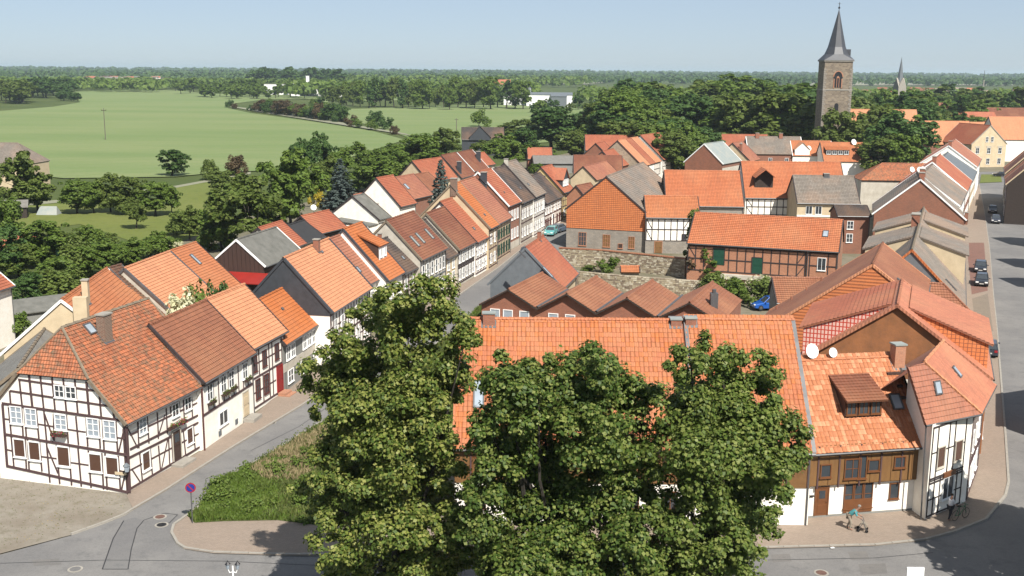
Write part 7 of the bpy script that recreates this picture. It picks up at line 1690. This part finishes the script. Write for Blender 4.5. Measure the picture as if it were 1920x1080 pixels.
# ================================================================ CARS
def carmat(name, c):
    m, nt, b = newmat(name); b.inputs['Base Color'].default_value = (*c, 1); b.inputs['Roughness'].default_value = .28; b.inputs['Coat Weight'].default_value = .5; b.inputs['Coat Roughness'].default_value = .08; b.inputs['Metallic'].default_value = .15
    f = noise(nt, 6, 3); nt.links.new(mixc(nt, f, c, tuple(x * .8 for x in c)), b.inputs['Base Color'])
for n_, c_ in dict(car_black=(.02, .022, .028), car_teal=(.13, .42, .42), car_grey=(.10, .13, .17), car_blue=(.015, .10, .42), car_dark=(.04, .045, .06)).items(): carmat(n_, c_)
plain('tyre', (.02, .02, .02), .9, .1, 4); plain('plate', (.8, .8, .75), .5, .02)
def car(px, py, ang, m, label, L_=4.2, W_=1.7, Hh_=1.42, kind='hatch', yb=None):
    p = P(px, py, .14); e = empty('parked_car' , p, R(ang), label, 'car', 'parked cars')
    h2 = W_ / 2; x1 = L_ / 2
    prof = [(-x1, .32), (-x1 + .05, .80), (-x1 + .35, .92), (-.55 * x1, .94), (.42 * x1, .92), (.86 * x1, .78), (x1, .62), (x1, .30), (.55 * x1, .22), (-.6 * x1, .22)]
    b = MB(); inn = .06
    def sec(y, f): return [(x * (1 - f * .02), y, z if z < .5 else z - f * .03) for x, z in prof]
    S = [sec(-h2 + .0, 1), sec(-h2 + .10, 0), sec(h2 - .10, 0), sec(h2, 1)]
    S[0] = [(x * .97, y, max(z - (.06 if z > .6 else 0), .25)) for x, y, z in S[0]]; S[3] = [(x * .97, y, max(z - (.06 if z > .6 else 0), .25)) for x, y, z in S[3]]
    for a_, c_ in zip(S, S[1:]):
        for i in range(len(prof)): j = (i + 1) % len(prof); b.face([a_[i], c_[i], c_[j], a_[j]])
    b.face(S[0]); b.face(S[-1][::-1]); body = b.build('body', m, e)
    rear = -x1 + (.12 if kind == 'hatch' else .95); b = MB(); lo = [(rear, -h2 + .08, .90), (.42 * x1, -h2 + .08, .90), (.42 * x1, h2 - .08, .90), (rear, h2 - .08, .90)]; hi = [(rear + .35, -h2 + .22, Hh_ - .05), (.10 * x1, -h2 + .22, Hh_ - .05), (.10 * x1, h2 - .22, Hh_ - .05), (rear + .35, h2 - .22, Hh_ - .05)]
    b.hexa(lo, hi); b.build('windows', 'glass', e)
    b = MB(); q = [(x + (.0), y * 1.03, z - .01) for x, y, z in hi]; b.hexa(q, [(x * .96, y * .93, z + .07) for x, y, z in q]); b.build('roof', m, e)
    for k in range(4): b = MB(); b.tube(lo[k], hi[k], .045, n=5); b.build('pillar', m, e)
    for s in (-1, 1): b = MB(); b.tube((-.15, s * (h2 - .075), .9), (-.12, s * (h2 - .21), Hh_ - .04), .04, n=5); b.build('pillar', m, e)
    for sx in (-.62, .62):
        for sy in (-1, 1):
            b = MB(); b.tube((sx * x1, sy * (h2 - .2), .31), (sx * x1, sy * (h2 + .01), .31), .31, n=18); w = b.build('wheel', 'tyre', e); b = MB(); b.tube((sx * x1, sy * (h2 - .0), .31), (sx * x1, sy * (h2 + .02), .31), .18, n=12); b.build('rim', 'zinc', w)
    for sy in (-1, 1):
        b = MB(); b.box(x1 - .12, x1 + .02, sy * h2 * .66 - .18, sy * h2 * .66 + .18, .55, .70); b.build('headlight', 'white_paint', e)
        b = MB(); b.box(-x1 - .015, -x1 + .1, sy * h2 * .72 - .14, sy * h2 * .72 + .14, .62, .82); b.build('tail_light', 'sign_red', e)
        b = MB(); b.box(.30 * x1, .38 * x1, sy * (h2 + .02), sy * (h2 + .18), .92, 1.04); b.build('mirror', m, e)
    b = MB(); b.box(x1, x1 + .02, -.26, .26, .38, .50); b.box(-x1 - .02, -x1, -.26, .26, .45, .57); b.build('number_plate', 'plate', e)
    return e
car(1840, 533, 67 + 180, 'car_black', 'black hatchback parked nearest on the brick strip of the right street'); car(1838, 508, 67 + 180, 'car_black', 'black hatchback parked behind the nearest black one')
car(1867, 417, 66 + 180, 'car_dark', 'dark saloon on the right street, nearer of the two in the road', kind='saloon'); car(1861, 398, 66 + 180, 'car_dark', 'dark saloon farther up the right street', kind='saloon')
car(1853, 662, 68, 'car_dark', 'dark car half hidden behind the corner roofs at the right kerb', L_=4.4)
car(1033, 440, 75 + 180, 'car_teal', 'light teal car parked facing down the left street', L_=4.0); car(1049, 434, 62, 'car_grey', 'blue-grey car standing beside the teal car')
car(1440, 579, 188, 'car_blue', 'bright blue hatchback parked in the yard by the bushes', L_=3.9, Hh_=1.5)
car(1876, 331, 160, 'car_black', 'small black car crossing in front of the cream gabled house')
car(990, 478, 76, 'car_dark', 'dark car partly hidden behind the coral roof on the left street')

# ================================================================ PEOPLE
for n_, c_ in dict(skin=(.45, .24, .16), shirt_teal=(.10, .42, .45), trousers_pale=(.42, .36, .28), shirt_white=(.7, .7, .72), trousers_dark=(.03, .03, .04), hair_grey=(.35, .32, .28), hair_dark=(.05, .03, .02), bike_green=(.03, .2, .08)).items(): plain(n_, c_, .8, .08, 6)
def skinned(name, m, parent, V_, E_, rad, sub=1):
    me = bpy.data.meshes.new(name); me.from_pydata(V_, E_, []); me.materials.append(mat(m)); o = link(name, me, parent)
    sk = o.modifiers.new('skin', 'SKIN'); 
    for i, r_ in enumerate(rad): me.skin_vertices[0].data[i].radius = (r_, r_) if not isinstance(r_, tuple) else r_
    me.skin_vertices[0].data[0].use_root = True; sk.use_smooth_shade = True; s = o.modifiers.new('sub', 'SUBSURF'); s.levels = s.render_levels = sub; return o
def person(p, rz, label, J, shirt, trousers, hair, scale=1.0):
    """J: joints of the pose in metres"""
    e = empty('person', p, rz, label, 'person'); e.scale = (scale,) * 3
    names = ['pelvis', 'chest', 'neck', 'head', 'head_top', 'sl', 'el', 'wl', 'hl', 'sr', 'er', 'wr', 'hr', 'kl', 'al', 'tl', 'kr', 'ar', 'tr', 'hipl', 'hipr']
    V_ = [J[n] for n in names]; ix = {n: i for i, n in enumerate(names)}
    Ed = [('pelvis', 'chest'), ('chest', 'neck'), ('neck', 'head'), ('head', 'head_top'), ('chest', 'sl'), ('sl', 'el'), ('el', 'wl'), ('wl', 'hl'), ('chest', 'sr'), ('sr', 'er'), ('er', 'wr'), ('wr', 'hr'), ('pelvis', 'hipl'), ('hipl', 'kl'), ('kl', 'al'), ('al', 'tl'), ('pelvis', 'hipr'), ('hipr', 'kr'), ('kr', 'ar'), ('ar', 'tr')]
    R_ = dict(pelvis=.13, chest=.14, neck=.055, head=.085, head_top=.075, sl=.06, el=.042, wl=.03, hl=.035, sr=.06, er=.042, wr=.03, hr=.035, kl=.06, al=.04, tl=.035, kr=.06, ar=.04, tr=.035, hipl=.085, hipr=.085)
    skinned('body', 'skin', e, V_, [(ix[a], ix[b_]) for a, b_ in Ed], [R_[n] for n in names], 2)
    def sub_(nm, m, ns, ed, f): skinned(nm, m, e, [J[n] for n in ns], [(ns.index(a), ns.index(b_)) for a, b_ in ed], [R_[n] * f for n in ns], 2)
    sub_('shirt', shirt, ['pelvis', 'chest', 'neck', 'sl', 'el', 'sr', 'er'], [('pelvis', 'chest'), ('chest', 'neck'), ('chest', 'sl'), ('sl', 'el'), ('chest', 'sr'), ('sr', 'er')], 1.16)
    sub_('trousers', trousers, ['pelvis', 'hipl', 'kl', 'al', 'hipr', 'kr', 'ar'], [('pelvis', 'hipl'), ('hipl', 'kl'), ('kl', 'al'), ('pelvis', 'hipr'), ('hipr', 'kr'), ('kr', 'ar')], 1.22)
    hd = Vector(J['head_top']); q = MB(); bm = bmesh.new(); bmesh.ops.create_icosphere(bm, subdivisions=2, radius=.105); 
    for v in bm.verts: v.co = Vector((v.co.x, v.co.y + .02, v.co.z * .8 + .03)) + hd
    me = bpy.data.meshes.new('hair'); bm.to_mesh(me); bm.free(); me.materials.append(mat(hair)); link('hair', me, e)
    return e
p = P(1590, 992, .13)
J = dict(pelvis=(0, 0, .86), chest=(.30, 0, 1.16), neck=(.42, 0, 1.27), head=(.50, 0, 1.36), head_top=(.53, 0, 1.45), sl=(.32, .19, 1.16), el=(.46, .23, .92), wl=(.66, .2, .82), hl=(.73, .19, .80), sr=(.32, -.19, 1.16), er=(.46, -.23, .92), wr=(.66, -.2, .82), hr=(.73, -.19, .80), hipl=(0, .1, .82), kl=(.08, .11, .46), al=(-.08, .11, .08), tl=(.08, .12, .03), hipr=(0, -.1, .82), kr=(.14, -.11, .46), ar=(.10, -.11, .08), tr=(.26, -.12, .03))
person(p, R(-18), 'person in a teal top and pale trousers bending over a wheeled walker', J, 'shirt_teal', 'trousers_pale', 'hair_grey', 1.08)
e = empty('wheeled_walker', (p[0] + .78, p[1] - .25, .13), R(-18), 'light metal wheeled walker pushed along the pavement', 'walker'); b = MB()
for s in (-.25, .25): b.tube((.28, s, .12), (.0, s, .82), .02); b.tube((-.22, s, .12), (.02, s, .6), .02); b.tube((.0, s, .82), (-.14, s, .85), .02)
b.tube((.1, -.25, .5), (.1, .25, .5), .02); b.build('frame', 'zinc', e); b = MB(); b.box(-.1, .2, -.2, .2, .5, .56); b.box(.1, .3, -.17, .17, .3, .48); b.build('seat', 'trousers_pale', e)
for sx in (-.22, .28):
    for s in (-.25, .25): b = MB(); b.tube((sx, s - .02, .1), (sx, s + .02, .1), .1, n=12); b.build('wheel', 'tyre', e)
p = P(1780, 975, .13)
J2 = dict(pelvis=(0, 0, .92), chest=(0.03, 0, 1.32), neck=(.04, 0, 1.48), head=(.06, 0, 1.58), head_top=(.06, 0, 1.67), sl=(.03, .19, 1.38), el=(.12, .24, 1.12), wl=(.34, .2, 1.02), hl=(.42, .18, 1.02), sr=(.03, -.19, 1.38), er=(.12, -.24, 1.12), wr=(.34, -.2, 1.02), hr=(.42, -.18, 1.02), hipl=(0, .1, .88), kl=(.12, .1, .48), al=(.05, .1, .08), tl=(.2, .11, .03), hipr=(0, -.1, .88), kr=(-.02, -.1, .48), ar=(-.18, -.1, .1), tr=(-.03, -.11, .03))
person(p, R(20), 'person in a white top standing in the tree shade with a bicycle', J2, 'shirt_white', 'trousers_dark', 'hair_dark')
e = empty('bicycle', (p[0] + .75, p[1] + .15, .13), R(30), 'dark green bicycle held in the shade by the corner house', 'bicycle')
for x in (-.5, .5):
    b = MB(); n_ = 20
    for k in range(n_): a0, a1 = 2 * math.pi * k / n_, 2 * math.pi * (k + 1) / n_; b.tube((x + .33 * math.cos(a0), 0, .34 + .33 * math.sin(a0)), (x + .33 * math.cos(a1), 0, .34 + .33 * math.sin(a1)), .018, n=5, cap=False)
    for k in range(6): a0 = math.pi * k / 6; b.tube((x - .33 * math.cos(a0), 0, .34 - .33 * math.sin(a0)), (x + .33 * math.cos(a0), 0, .34 + .33 * math.sin(a0)), .004, n=3, cap=False)
    b.build('wheel', 'tyre', e)
b = MB(); Pn = dict(r=(-.5, 0, .34), f=(.5, 0, .34), b=(-.08, 0, .3), s=(-.2, 0, .85), h=(.36, 0, .85), ht=(.34, 0, 1.0))
for u_, v_ in (('r', 'b'), ('b', 's'), ('s', 'h'), ('b', 'h'), ('r', 's'), ('f', 'h'), ('h', 'ht')): b.tube(Pn[u_], Pn[v_], .022, n=6)
b.tube((.3, -.28, 1.0), (.3, .28, 1.0), .015); b.build('frame', 'bike_green', e); b = MB(); b.box(-.33, -.08, -.07, .07, .88, .94); b.build('saddle', 'tyre', e)

# trees outside the frame at the lower right whose shade falls on the street
for i, (px, py, hgt, wd_) in enumerate(((1830, 985, 13, 7.5), (1915, 1010, 14, 8), (1850, 1050, 14, 8))):
    c = caster(px, py, hgt * .62); plant('round', (c[0] + 1.3, c[1]), hgt, wd_, ['tree beyond the lower right edge that shades the corner', 'second tree beyond the lower right edge', 'third tree beyond the lower right edge'][i], 'trees outside the lower right edge', 'leaf_mid', 'street_tree')

# ================================================================ HAZE
hz = MB(); hz.box(-18050, 18050, -3050, 24050, -1.5, 60)
m, nt, b = newmat('haze'); nt.nodes.remove(b); vp = nt.nodes.new('ShaderNodeVolumePrincipled'); vp.inputs['Color'].default_value = (.72, .85, 1, 1); vp.inputs['Density'].default_value = 8.5e-5; vp.inputs['Anisotropy'].default_value = .2
nt.links.new(vp.outputs[0], nt.nodes['Material Output'].inputs['Volume'])
tag(hz.build('haze', 'haze'), kind='stuff')
print('objects', len(bpy.data.objects))
